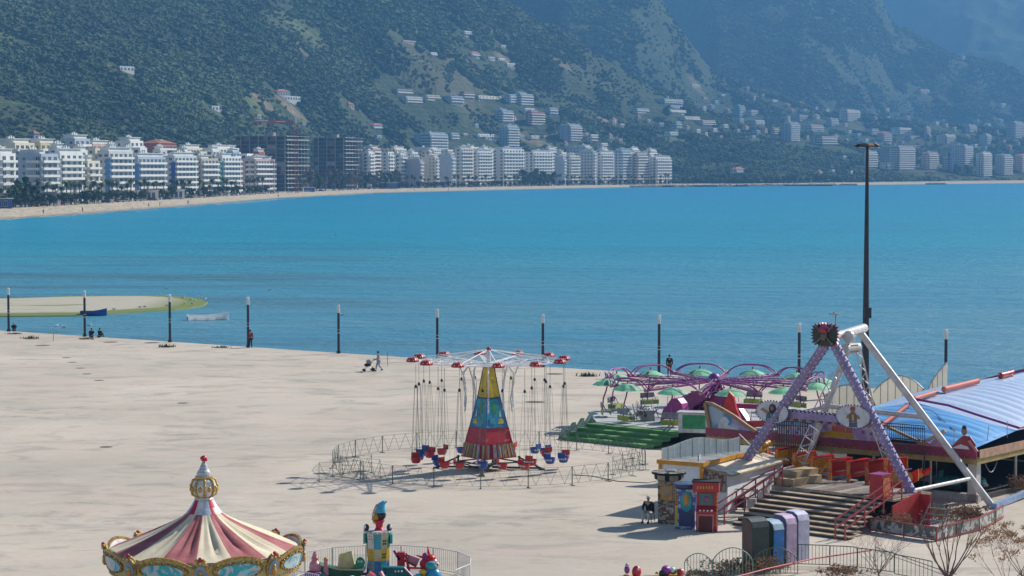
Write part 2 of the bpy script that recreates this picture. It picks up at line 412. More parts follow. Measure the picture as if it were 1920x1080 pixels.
# ---------------------------------------------------------------- sea
def sea_mat():
    m, t, b = nodes('sea_water')
    p = gpos(t)
    sep = N(t, 'ShaderNodeSeparateXYZ'); t.links.new(p, sep.inputs[0])
    # water gets deeper and more turquoise away from the quay; sea grass and sand show near it
    dist = N(t, 'ShaderNodeMapRange'); dist.inputs[1].default_value = 190; dist.inputs[2].default_value = 560
    t.links.new(sep.outputs[1], dist.inputs[0])
    c = mixc(t, dist.outputs[0], (.120, .285, .375), (.006, .285, .400))
    far = N(t, 'ShaderNodeMapRange'); far.inputs[1].default_value = 450; far.inputs[2].default_value = 1600
    t.links.new(sep.outputs[1], far.inputs[0])
    c = mixc(t, far.outputs[0], c, (.002, .255, .440))
    bands = noise(t, 1, 4, .6, gpos(t, .006, .02, 1), .5)
    c = mixc(t, ramp(t, bands, [(.42, 0), (.62, .42)]), c, (.004, .205, .350))
    # darker weed beds near left shore
    weed = noise(t, 1, 4, .55, gpos(t, .012, .035, 1), .3)
    near = N(t, 'ShaderNodeMapRange'); near.inputs[1].default_value = 620; near.inputs[2].default_value = 360
    t.links.new(sep.outputs[1], near.inputs[0])
    left = N(t, 'ShaderNodeMapRange'); left.inputs[1].default_value = 15; left.inputs[2].default_value = -45
    t.links.new(sep.outputs[0], left.inputs[0])
    mm = N(t, 'ShaderNodeMath', operation='MULTIPLY'); t.links.new(near.outputs[0], mm.inputs[0]); t.links.new(left.outputs[0], mm.inputs[1])
    m2 = N(t, 'ShaderNodeMath', operation='MULTIPLY'); t.links.new(mm.outputs[0], m2.inputs[0]); t.links.new(ramp(t, weed, [(.46, 0), (.66, .55)]), m2.inputs[1])
    c = mixc(t, m2.outputs[0], c, (.060, .062, .068))
    t.links.new(c, b.inputs['Base Color'])
    b.inputs['Roughness'].default_value = .3; b.inputs['IOR'].default_value = 1.33; b.inputs['Specular IOR Level'].default_value = .2
    w1 = noise(t, 1, 5, .65, gpos(t, .55, 1.1, 1, rz=.5), .6); w2 = noise(t, 1, 3, .6, gpos(t, .07, .16, 1, rz=.3), .3)
    add = N(t, 'ShaderNodeMath', operation='MULTIPLY_ADD'); t.links.new(w2, add.inputs[0]); add.inputs[1].default_value = 2.2; t.links.new(w1, add.inputs[2])
    bump(t, b, add.outputs[0], 1.0, .6)
    return m
mb = MB(); MSEA = sea_mat()
mb.add([(-2600, 60, WZ), (5200, 60, WZ), (5200, 9700, WZ), (-2600, 9700, WZ)], [(0, 1, 2, 3)], MSEA)
sea = mb.build('sea'); sea['kind'] = 'structure'

# ---------------------------------------------------------------- plaza
def plaza_mat():
    m, t, b = nodes('plaza_concrete')
    p = gpos(t)
    big = noise(t, .055, 6, .62, p, .4); mid = noise(t, 1, 6, .65, gpos(t, .22, .38, 1), .8); fine = noise(t, 2.6, 6, .75, p)
    c = mixc(t, ramp(t, big, [(.3, 0), (.7, 1)]), (.44, .385, .31), (.62, .54, .44))
    c = mixc(t, ramp(t, mid, [(.52, 0), (.64, .75)]), c, (.34, .30, .255))
    c = mixc(t, ramp(t, mid, [(.28, .35), (.40, 0)]), c, (.68, .62, .535))
    veins = N(t, 'ShaderNodeMath', operation='ABSOLUTE')
    sub = N(t, 'ShaderNodeMath', operation='SUBTRACT'); t.links.new(noise(t, 1, 7, .6, gpos(t, .10, .26, 1), .7), sub.inputs[0]); sub.inputs[1].default_value = .5
    t.links.new(sub.outputs[0], veins.inputs[0])
    msk = ramp(t, noise(t, .09, 3, .5, p), [(.45, 0), (.62, 1)])
    vm = N(t, 'ShaderNodeMath', operation='MULTIPLY'); t.links.new(ramp(t, veins.outputs[0], [(.0, .4), (.010, 0)]), vm.inputs[0]); t.links.new(msk, vm.inputs[1])
    c = mixc(t, vm.outputs[0], c, (.20, .185, .165))
    pk = noise(t, 1, 5, .6, gpos(t, .09, .2, 1, rz=.3), .6); c = mixc(t, ramp(t, pk, [(.50, 0), (.66, .45)]), c, (.60, .475, .40)); c = mixc(t, ramp(t, pk, [(.30, .4), (.44, 0)]), c, (.44, .42, .385))
    c = mixc(t, ramp(t, fine, [(.35, .30), (.55, 0)]), c, (.40, .36, .31))
    st = noise(t, 1, 5, .7, gpos(t, .35, .5, 1, rz=.2), .3); sm_ = ramp(t, noise(t, .035, 3, .5, p), [(.46, 0), (.60, 1)]); ml = N(t, 'ShaderNodeMath', operation='MULTIPLY'); t.links.new(ramp(t, st, [(.54, 0), (.66, .7)]), ml.inputs[0]); t.links.new(sm_, ml.inputs[1]); c = mixc(t, ml.outputs[0], c, (.27, .24, .21))
    t.links.new(c, b.inputs['Base Color']); b.inputs['Roughness'].default_value = .9; b.inputs['Specular IOR Level'].default_value = .25
    bump(t, b, fine, .25, .03)
    return m
MPLAZA = plaza_mat(); MQUAY = paint('quay_wall_concrete', (.30, .28, .25), .9, .2, .6)
q0, q1 = G(0, 620), G(1150, 696.5)
qd = (q1 - q0).normalized()
def quay(x): return q0.y + (x - q0.x) * qd.y / qd.x
mb = MB()
xa, xb = -190, 130
top = [(xa, 20, 0), (xb, 20, 0), (xb, quay(xb), 0), (xa, quay(xa), 0)]
mb.add(top, [(0, 1, 2, 3)], MPLAZA)
mb.add([(xa, quay(xa), 0), (xb, quay(xb), 0), (xb, quay(xb), -4), (xa, quay(xa), -4)], [(0, 1, 2, 3)], MQUAY)
pl = mb.build('plaza'); pl['kind'] = 'structure'

# haze: one closed box of thin blue air round everything, the sky outside it
mb = MB(); mh = bpy.data.materials.new('sea_haze'); mh.use_nodes = True; th = mh.node_tree; th.nodes.clear()
pv = th.nodes.new('ShaderNodeVolumePrincipled'); pv.inputs['Color'].default_value = (.20, .53, 1, 1); pv.inputs['Density'].default_value = 1.5e-4
pv.inputs['Anisotropy'].default_value = .0
oh = th.nodes.new('ShaderNodeOutputMaterial'); th.links.new(pv.outputs[0], oh.inputs['Volume'])
mb.box6(-3900, 6900, -40, 10100, -10.6, 1150, mh)
hz = mb.build('haze'); hz['kind'] = 'stuff'
# ================================================================ people
MSKIN = paint('skin', (.42, .25, .17), .6, .05); MHAIR = paint('dark_hair', (.02, .015, .012), .7); MBLACKC = paint('black_cloth', (.012, .012, .016), .9, .1)
MWHITEC = paint('pale_cloth', (.62, .62, .60), .9, .1); MBLUEC = paint('pale_blue_jeans', (.32, .38, .45), .9, .1); MGREYC = paint('grey_cloth', (.36, .36, .37), .9, .1); MREDC = paint('dark_red_cloth', (.20, .03, .03), .9); MSHOE = paint('dark_shoes', (.02, .02, .022), .6)
def skin_mesh(name, joints, edges, parent, mat, sub=1, root=0):
    """joints: list of (pos, radius); grown into one continuous surface"""
    me = bpy.data.meshes.new(name); me.from_pydata([j[0] for j in joints], edges, [])
    o = bpy.data.objects.new(name, me); COL.objects.link(o); o.parent = parent
    md = o.modifiers.new('skin', 'SKIN'); md.use_smooth_shade = True
    me.skin_vertices[0].data  # layer made by the modifier
    for i, j in enumerate(joints):
        r = j[1]; me.skin_vertices[0].data[i].radius = (r, r) if not hasattr(r, '__len__') else r
    me.skin_vertices[0].data[root].use_root = True
    o.modifiers.new('smooth', 'SUBSURF').levels = sub; o.modifiers['smooth'].render_levels = sub
    me.materials.append(mat); return o
POSES = {
 'stand': dict(hip=.93, lean=(0, .02), kL=((-.10, .02, .49), (-.12, 0, .07)), kR=((.10, -.03, .49), (.12, .03, .07)), eL=(-.24, .02, 1.12), hL=(-.22, -.10, .88), eR=(.24, .02, 1.12), hR=(.22, -.10, .88)),
 'walk': dict(hip=.91, lean=(0, -.03), kL=((-.09, -.16, .50), (-.10, -.22, .08)), kR=((.09, .04, .47), (.10, .34, .16)), eL=(-.24, -.05, 1.10), hL=(-.20, -.30, 1.02), eR=(.24, -.05, 1.10), hR=(.20, -.30, 1.02)),
 'sit': dict(hip=.47, lean=(0, -.04), kL=((-.13, -.44, .49), (-.14, -.46, .08)), kR=((.13, -.44, .49), (.16, -.42, .08)), eL=(-.27, -.12, .70), hL=(-.12, -.36, .60), eR=(.27, -.12, .70), hR=(.12, -.36, .60)),
 'ground': dict(hip=.14, lean=(0, -.10), kL=((-.14, -.38, .42), (-.13, -.52, .07)), kR=((.14, -.38, .40), (.13, -.56, .07)), eL=(-.27, -.16, .42), hL=(-.08, -.40, .44), eR=(.27, -.16, .42), hR=(.08, -.40, .42)),
}
def person(loc, rz, pose, label, top, legs, hair=MHAIR, group=None, scale=1.0, cap=None):
    q = POSES[pose]; h = q['hip']; lx, ly = q['lean']
    root = empty('person', loc, rz, label, 'person', group); root.scale = (scale,) * 3
    J = []; E = []
    def add(p, r, link=None):
        J.append((tuple(p), r)); 
        if link is not None: E.append((link, len(J) - 1))
        return len(J) - 1
    pel = add((0, 0, h), (.145, .11)); wa = add((lx, ly * .5, h + .20), (.125, .09), pel); ch = add((lx, ly, h + .42), (.165, .105), wa); nk = add((lx, ly - .01, h + .58), .055, ch)
    hd = add((lx, ly - .03, h + .69), .085, nk); tp = add((lx, ly - .03, h + .79), .07, hd)
    for s, e, hnd in ((-1, q['eL'], q['hL']), (1, q['eR'], q['hR'])):
        sh = add((s * .19, ly, h + .50), .062, ch); el = add(e, .045, sh); wr = add(hnd, .032, el)
        v = (Vector(hnd) - Vector(e)).normalized(); hp = Vector(hnd) + v * .08; pm = add(hp, (.036, .02), wr)
        sd_ = Vector((0, 0, 1)).cross(v); sd_ = sd_.normalized() if sd_.length > .1 else Vector((0, 1, 0))
        for k in range(4): add(hp + v * (.07 + .012 * (1.5 - abs(k - 1.4))) + sd_ * (k - 1.5) * .02 + Vector((0, 0, -.02)), .009, pm)
        add(hp + sd_ * .055 - v * .01, .011, wr)
    for s, (kn, an) in ((-1, q['kL']), (1, q['kR'])):
        hp = add((s * .09, 0, h - .05), .095, pel); k_ = add(kn, .062, hp); a_ = add(an, .042, k_); add((an[0], an[1] - .15, max(.04, an[2] - .04)), .035, a_)
    skin_mesh('body', J, E, root, MSKIN)
    # clothing: jacket
    JJ = []; EE = []
    def a2(p, r, l=None):
        JJ.append((tuple(p), r)); 
        if l is not None: EE.append((l, len(JJ) - 1))
        return len(JJ) - 1
    p0 = a2((0, 0, h + .03), (.165, .13)); p1 = a2((lx, ly * .5, h + .2), (.15, .115), p0); p2 = a2((lx, ly, h + .42), (.19, .13), p1); a2((lx, ly, h + .55), .08, p2)
    for s, e, hnd in ((-1, q['eL'], q['hL']), (1, q['eR'], q['hR'])):
        sh = a2((s * .2, ly, h + .495), .078, p2); el = a2(e, .06, sh); a2(Vector(e).lerp(Vector(hnd), .9), .045, el)
    skin_mesh('jacket', JJ, EE, root, top)
    JJ = []; EE = []
    p0 = a2((0, 0, h + .02), (.155, .12))
    for s, (kn, an) in ((-1, q['kL']), (1, q['kR'])):
        hp = a2((s * .095, 0, h - .05), .108, p0); k_ = a2(kn, .078, hp); a2(Vector(kn).lerp(Vector(an), .92), .06, k_)
    skin_mesh('trousers', JJ, EE, root, legs)
    b = MB(); b.sphere((lx, ly + .0, h + .755), (.098, .112, .10), hair, 12, 8); b.build('hair', root)
    b = MB(); z = h + .715; y = ly - .118
    b.sphere((lx, y, z - .01), (.016, .025, .03), MSKIN, 8, 6)
    for s in (-1, 1): b.sphere((lx + s * .034, y + .022, z + .02), .012, MHAIR, 6, 4); b.sphere((lx + s * .092, y + .09, z), (.014, .02, .03), MSKIN, 6, 4)
    b.box((lx, y + .018, z - .055), (.05, .012, .01), MREDC); b.build('face', root)
    b = MB()
    for kn, an in (q['kL'], q['kR']): b.sphere((an[0], an[1] - .07, max(.05, an[2] - .03)), (.052, .145, .05), MSHOE, 10, 6)
    b.build('shoes', root)
    return root
# ================================================================ town along the bay
def hit(px, y, d0=None, d1=9000):
    """distance at which the line of sight meets the slope"""
    if d0 is None: d0 = float(d_prom(np.array([px]))[0]) + 60
    ds = np.arange(d0, d1, 6.0); zz = terrain(np.full_like(ds, px), ds)
    ok = zz >= H - (y - YH) * ds / F
    return float(ds[np.argmax(ok)]) if ok.any() else d1
def wallm(name, col): return paint('wall_' + name, col, .85, .08, .12, grime=.14, spec=.2)
WALLS = {k: wallm(k, c) for k, c in dict(
    white=(.80, .79, .75), cream=(.74, .67, .52), bluegrey=(.42, .48, .57), beige=(.52, .46, .37), violet=(.42, .40, .45), pale=(.60, .62, .62),
    yellow=(.62, .52, .30), red=(.42, .13, .10), pink=(.58, .40, .35), lightblue=(.40, .52, .64), raw=(.30, .27, .24), orange=(.60, .38, .18), green=(.12, .33, .30), brown=(.30, .20, .15)).items()}
MGLASS = paint('dark_window_glass', (.045, .065, .09), .15, .3, .4)
MFRAME = paint('window_frame_white', (.6, .6, .58), .6)
MSLABW = paint('balcony_white_render', (.78, .77, .73), .8, .05, .3, grime=.1)
MBLUE = paint('blue_facade_panel', (.05, .22, .52), .4); MTEAL = paint('teal_facade_panel', (.03, .32, .33), .4); MNAVY = paint('deep_blue_awning', (.02, .07, .36), .5)
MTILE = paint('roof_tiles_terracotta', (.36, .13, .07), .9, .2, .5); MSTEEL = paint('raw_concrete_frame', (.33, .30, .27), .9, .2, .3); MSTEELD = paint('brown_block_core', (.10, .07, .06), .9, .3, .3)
def window_mesh():
    b = MB()
    b.box((0, 0, .5), (1, .08, 1), MGLASS)
    for x in (-.5, .5, 0): b.box((x * .98, -.05, .5), (.05, .06, 1), MFRAME)
    b.box((0, -.05, 1.0), (1.04, .06, .06), MFRAME); b.box((0, -.07, -.01), (1.1, .14, .05), MFRAME)
    o = b.build('window'); me = o.data; bpy.data.objects.remove(o); return me
WIN = window_mesh()
def place_window(par, x, y, z, wd, ht, rz):
    o = link_mesh('window', WIN, par, (x, y, z), rz, (wd, 1, ht)); return o
def block(x0, xs, x1, yt, wall, label, d=None, yb=None, th=74, back=0, acc=None, bal='front', tower=0, name='apartment_building', cat='building', group=None, winw=1.7, roof=None, win=True, side_bal=False, front=None):
    """building whose near corner stands on the bearing xs; x0..xs is the side facing the viewer, xs..x1 the sea front"""
    xc = (x0 + x1) / 2
    if d is None:
        d = hit(xc, yb) if yb is not None else float(d_prom(np.array([xs]))[0]) + 42 + back
    t = R(th); X = (xs - 960) * d / F
    Dp = max(5.0, (xs - x0) * d / F / math.sin(t)); L = max(6.0, (x1 - xs) * d / F / max(.2, math.cos(t)))
    L = min(L, 60)
    ztop = H - (yt - YH) * d / F + (1.2 if yb is not None else 0)
    BUILT.append((X, d + Dp * .4, (L + Dp) / 2 + 5))
    zb = min(tz(X, d), tz((x0 - 960) * d / F, d + 8)) - .3
    if ztop - zb < 3: ztop = zb + 3
    hh = ztop - zb; nf = max(1, round(hh / 3.15)); fh = hh / nf
    W = WALLS[wall] if isinstance(wall, str) else wall
    root = empty(name, (X, d, zb), t - math.pi / 2 + 0.0, label, cat, group)
    root.rotation_euler = (0, 0, t)
    # local: near corner at origin; sea front lies along +X (normal -Y); side facing the viewer lies along +Y (normal -X)
    b = MB()
    b.box6(0, L, 0, Dp, -5, hh, W)
    if back >= 0:
        for a in ((0, L, 0, .2), (0, L, Dp - .2, Dp)): b.box6(a[0], a[1], a[2], a[3], hh, hh + .7, W)
        for a in ((0, .2, .2, Dp - .2), (L - .2, L, .2, Dp - .2)): b.box6(a[0], a[1], a[2], a[3], hh, hh + .7, W)
    b.build('wall', root)
    if roof == 'tile':
        r = MB(); o_ = .5; z = hh + .72
        r.add([(-o_, -o_, z), (L + o_, -o_, z), (L + o_, Dp + o_, z), (-o_, Dp + o_, z), (L * .3, Dp / 2, z + 2.4), (L * .7, Dp / 2, z + 2.4)], [(0, 1, 5, 4), (1, 2, 5), (2, 3, 4, 5), (3, 0, 4), (3, 2, 1, 0)], MTILE)
        r.build('roof', root)
    elif roof == 'pent' or (roof is None and nf > 4):
        r = MB(); i = min(2.2, Dp * .15); q_ = int(xs + yt) % 4; LL = L; DD = Dp; L = L * (.55 if q_ == 1 else 1); Dp = Dp * (.5 if q_ == 2 else (.75 if q_ == 3 else 1))
        r.box6(i, L - i, i, Dp - i, hh + .01, hh + 2.4, WALLS['white']); r.box6(i - .7, L - i + .5, i - .7, Dp - i + .4, hh + 2.4, hh + 2.65, MSLABW)
        for k in range(3): r.box6(L * .3 + k * 2.2, L * .3 + k * 2.2 + 1.1, Dp * .5, Dp * .5 + 1.0, hh + 2.66, hh + 3.6 + .5 * (k % 2), WALLS['pale'])
        for k in range(4): r.box6(LL * .08 + k * LL * .2, LL * .08 + k * LL * .2 + .9, DD * (.2 + .18 * ((k * 3 + int(xs)) % 4)), DD * (.2 + .18 * ((k * 3 + int(xs)) % 4)) + .9, hh + .01, hh + 1.3 + .4 * (k % 3), WALLS['white'])
        L = LL; Dp = DD; r.build('penthouse', root)
    if tower:
        r = MB(); r.box6(L * .35, L * .35 + 3.2, Dp * .3, Dp * .3 + 3.4, hh + .01, hh + tower, W); r.box6(L * .35 - .3, L * .35 + 3.5, Dp * .3 - .3, Dp * .3 + 3.7, hh + tower, hh + tower + .3, MSLABW); r.build('stair_tower', root)
    if acc:
        r = MB(); am = acc
        r.box6(-.14, .85, -.22, 2.2, 3.3, hh - fh, am); r.build('facade_panel', root)
    for f in range(nf):
        z = f * fh
        if bal in ('front', 'both') and f > 0:
            r = MB()
            y0 = -1.35; x_a = -.0
            r.box6(x_a + .3, L - .3, y0, 0, z - .16, z, MSLABW)
            r.box6(x_a + .3, L - .3, y0, y0 + .12, z, z + .95, MSLABW)
            r.box6(x_a + .3, x_a + .42, y0 + .12, 0, z, z + .95, MSLABW)
            r.build('balcony', root)
        if side_bal and f > 0:
            r = MB(); ya, yb_ = Dp * (.06), Dp * .50
            r.box6(-1.2, 0, ya, yb_, z - .16, z, MSLABW); r.box6(-1.2, -1.08, ya, yb_, z, z + .9, MSLABW); r.box6(-1.08, 0, ya, ya + .12, z, z + .9, MSLABW); r.build('balcony', root)
        if win:
            nside = max(1, int(Dp / 3.4)); nfr = max(1, min(7, int(L / 4.2)))
            for k in range(nside):
                if (k * 7 + int(xs)) % 5 == 0 and nside > 2: continue
                y = (k + .5) * Dp / nside
                big = side_bal and y < Dp * .52
                place_window(root, -.03, y, z + (.15 if big else .95), (2.3 if big else winw * (.75 + .25 * ((k * 3 + int(xs)) % 3))), (fh - .75 if big else 1.35), -math.pi / 2)
            for k in range(nfr):
                place_window(root, (k + .5) * L / nfr, -.03, z + .12, min(2.6, L / nfr * .62), fh - .7, 0)
    return root

NW = lambda x: min([(10, 'left edge block'), (60, 'wide blue grey block'), (120, 'block with rounded balconies'), (160, 'lower cream block'), (210, 'first blue stripped block'), (266, 'grey block with blue corner'), (330, 'block with deep blue awnings'), (380, 'beige block'), (425, 'turquoise stripped block'), (480, 'pinkish block'), (540, 'concrete frame under the crane'), (640, 'right hand concrete frame'), (710, 'pink and red block'), (770, 'violet grey block'), (830, 'blue grey plain block'), (870, 'tall cream block'), (905, 'three column white block'), (955, 'white grid block'), (1010, 'tree hidden white block'), (1070, 'cream slotted block'), (1110, 'tall pale block'), (1160, 'light blue rounded block'), (1210, 'pinkish white block'), (1245, 'last white block'), (1310, 'green spur'), (1385, 'red roofed seaside restaurant')], key=lambda q: abs(q[0] - x))[1]
FR = 'apartment blocks in the beachfront row'
A = ' in the beachfront row'
front = [
 (-30, 2, 20, 290, 'white', 'white block with full width balconies cut by the left edge of the beachfront row', dict(bal='both', side_bal=True)),
 (22, 93, 99, 291, 'bluegrey', 'wide blue grey block with rows of small windows behind the big dark pine', dict(side_bal=True)),
 (98, 118, 142, 289, 'white', 'white block with rounded balconies right of the wide blue grey block', dict(side_bal=True)),
 (140, 172, 181, 304, 'cream', 'lower cream block with wide dark windows and planted roof terrace', dict(side_bal=True, winw=2.6)),
 (182, 212, 236, 286, 'pale', 'pale block with one light blue strip up its corner, leftmost of the blue stripped blocks', dict(acc=MBLUE)),
 (238, 266, 296, 296, 'bluegrey', 'grey block with bright blue corner strip between two taller neighbours', dict(acc=MBLUE)),
 (297, 336, 358, 294, 'pale', 'pale block with deep blue awnings on its corner', dict(acc=MNAVY)),
 (358, 384, 402, 299, 'beige', 'beige block with plain windowless side wall', dict(win=True)),
 (402, 422, 444, 295, 'white', 'white block with two turquoise vertical strips', dict(acc=MTEAL, side_bal=True)),
 (446, 488, 508, 300, 'pink', 'pinkish block with white balconies beside the concrete frame', dict(side_bal=True)),
 (757, 787, 790, 300, 'violet', 'violet grey block with a blank side wall right of the big trees', dict(win=False)),
 (790, 816, 821, 296, 'cream', 'cream gabled looking block between the violet and grey ones', dict()),
 (820, 846, 853, 292, 'bluegrey', 'blue grey block with plain wall and white balconies', dict(win=False)),
 (853, 872, 886, 279, 'cream', 'tall cream block with stacked loggias left of the white ones', dict(side_bal=True)),
 (886, 902, 923, 285, 'white', 'white block with three columns of balconies', dict(side_bal=True)),
 (925, 955, 983, 281, 'white', 'large white hotel like block with a grid of balconies and awnings', dict(side_bal=True, winw=2.4)),
 (984, 1010, 1038, 286, 'white', 'white block half hidden by dark dense trees', dict(side_bal=True)),
 (1040, 1056, 1060, 296, 'bluegrey', 'narrow blue grey slab beside the cream striped block', dict(win=False)),
 (1061, 1073, 1088, 293, 'cream', 'cream block with narrow vertical shaded slots', dict(side_bal=True)),
 (1089, 1112, 1118, 284, 'pale', 'tall pale block with a dark vertical slot at its right', dict()),
 (1119, 1132, 1152, 287, 'white', 'white block with orange and red balcony awnings', dict(side_bal=True)),
 (1152, 1174, 1184, 283, 'lightblue', 'light blue block with rounded shaded corner', dict(side_bal=True)),
 (1185, 1200, 1216, 289, 'pink', 'pinkish white block left of the last white block', dict(side_bal=True)),
 (1217, 1238, 1262, 296, 'white', 'white columned block at the right end of the beachfront row', dict(side_bal=True)),
]
for i, (a, s_, b_, yt, wl, lb, kw) in enumerate(front):
    th = 70 if a < 520 else 60
    if a < 520 and a > 0: s_ = a + (s_ - a) * .80
    if a > 520 and b_ - s_ > 8: s_ = a + (s_ - a) * .62
    block(a, s_, b_, yt, wl, lb, th=th, group=FR, tower=(3.2 if i % 3 == 0 else 0), **kw)
second = [
 (-20, 30, 52, 270, 'cream', 'cream block with small square windows behind the left end of the front row'),
 (52, 78, 96, 270, 'yellow', 'yellowish cream upper block behind the wide blue grey one'),
 (112, 142, 160, 262, 'bluegrey', 'tall grey block with white roof dishes, highest in the left of town'),
 (160, 176, 196, 272, 'pink', 'pinkish block stepping down right of the tall grey one'),
 (216, 246, 262, 266, 'white', 'white block with two rooftop boxes behind the blue stripped blocks'),
 (262, 300, 322, 271, 'red', 'block with red tiled roof terrace showing over the front row'),
 (324, 352, 372, 279, 'cream', 'low cream block behind the grey block with blue awnings'),
 (374, 408, 438, 279, 'white', 'white block showing over the turquoise stripped one'),
 (672, 700, 712, 279, 'pink', 'pink and red block above the brown bare trees'),
 (714, 742, 760, 280, 'cream', 'cream block with plain side above the bare trees'),
 (765, 812, 833, 281, 'pale', 'wide grey white block standing over the violet one'),
 (1062, 1098, 1112, 276, 'bluegrey', 'grey block behind the cream striped blocks'),
 (866, 884, 898, 277, 'white', 'white block rising between the tall cream and three column ones'),
 (903, 920, 934, 283, 'pale', 'pale block filling the gap left of the white grid block'),
 (1008, 1030, 1046, 280, 'bluegrey', 'grey blue block above the tree hidden white one'),
 (1118, 1130, 1142, 281, 'cream', 'cream block behind the tall pale slotted one'),
 (1172, 1186, 1200, 280, 'white', 'white stepped block behind the light blue rounded one'),
 (1206, 1220, 1234, 283, 'pale', 'pale grey block behind the pinkish white one'),
 (790, 806, 820, 284, 'cream', 'cream block behind the cream gabled looking one'),
]
for i, (a, s_, b_, yt, wl, lb) in enumerate(second):
    block(a, s_, b_, yt, wl, lb, th=72, back=75, group='apartment blocks in the second row', tower=2.5 if i % 2 else 0, roof='tile' if wl == 'red' else None)
FB = 'narrow blocks between the beachfront ones'
for i, (x, yt, wl) in enumerate([(62, 283, 'white'), (107, 279, 'pale'), (150, 284, 'white'), (178, 280, 'cream'), (206, 279, 'white'), (236, 284, 'cream'), (262, 279, 'white'), (300, 283, 'pale'), (346, 285, 'white'), (374, 286, 'cream'), (398, 283, 'white'), (436, 286, 'bluegrey'), (462, 290, 'white'), (484, 286, 'red'), (690, 287, 'white'), (726, 286, 'white'), (750, 290, 'pale'), (772, 287, 'white'), (838, 282, 'white'), (906, 279, 'cream'), (1052, 287, 'white'), (1088, 288, 'cream'), (1150, 289, 'white'), (1180, 287, 'pale'), (1216, 288, 'white')]):
    block(x - 11, x + 2, x + 11, yt, wl, 'narrow %s block squeezed behind the %s' % ({'bluegrey': 'blue grey', 'red': 'brick red'}.get(wl, wl), NW(x)), th=70, back=34, group=FB, side_bal=i % 2 == 0, roof='none' if i % 3 == 0 else None)
HG = 'buildings on the slope'
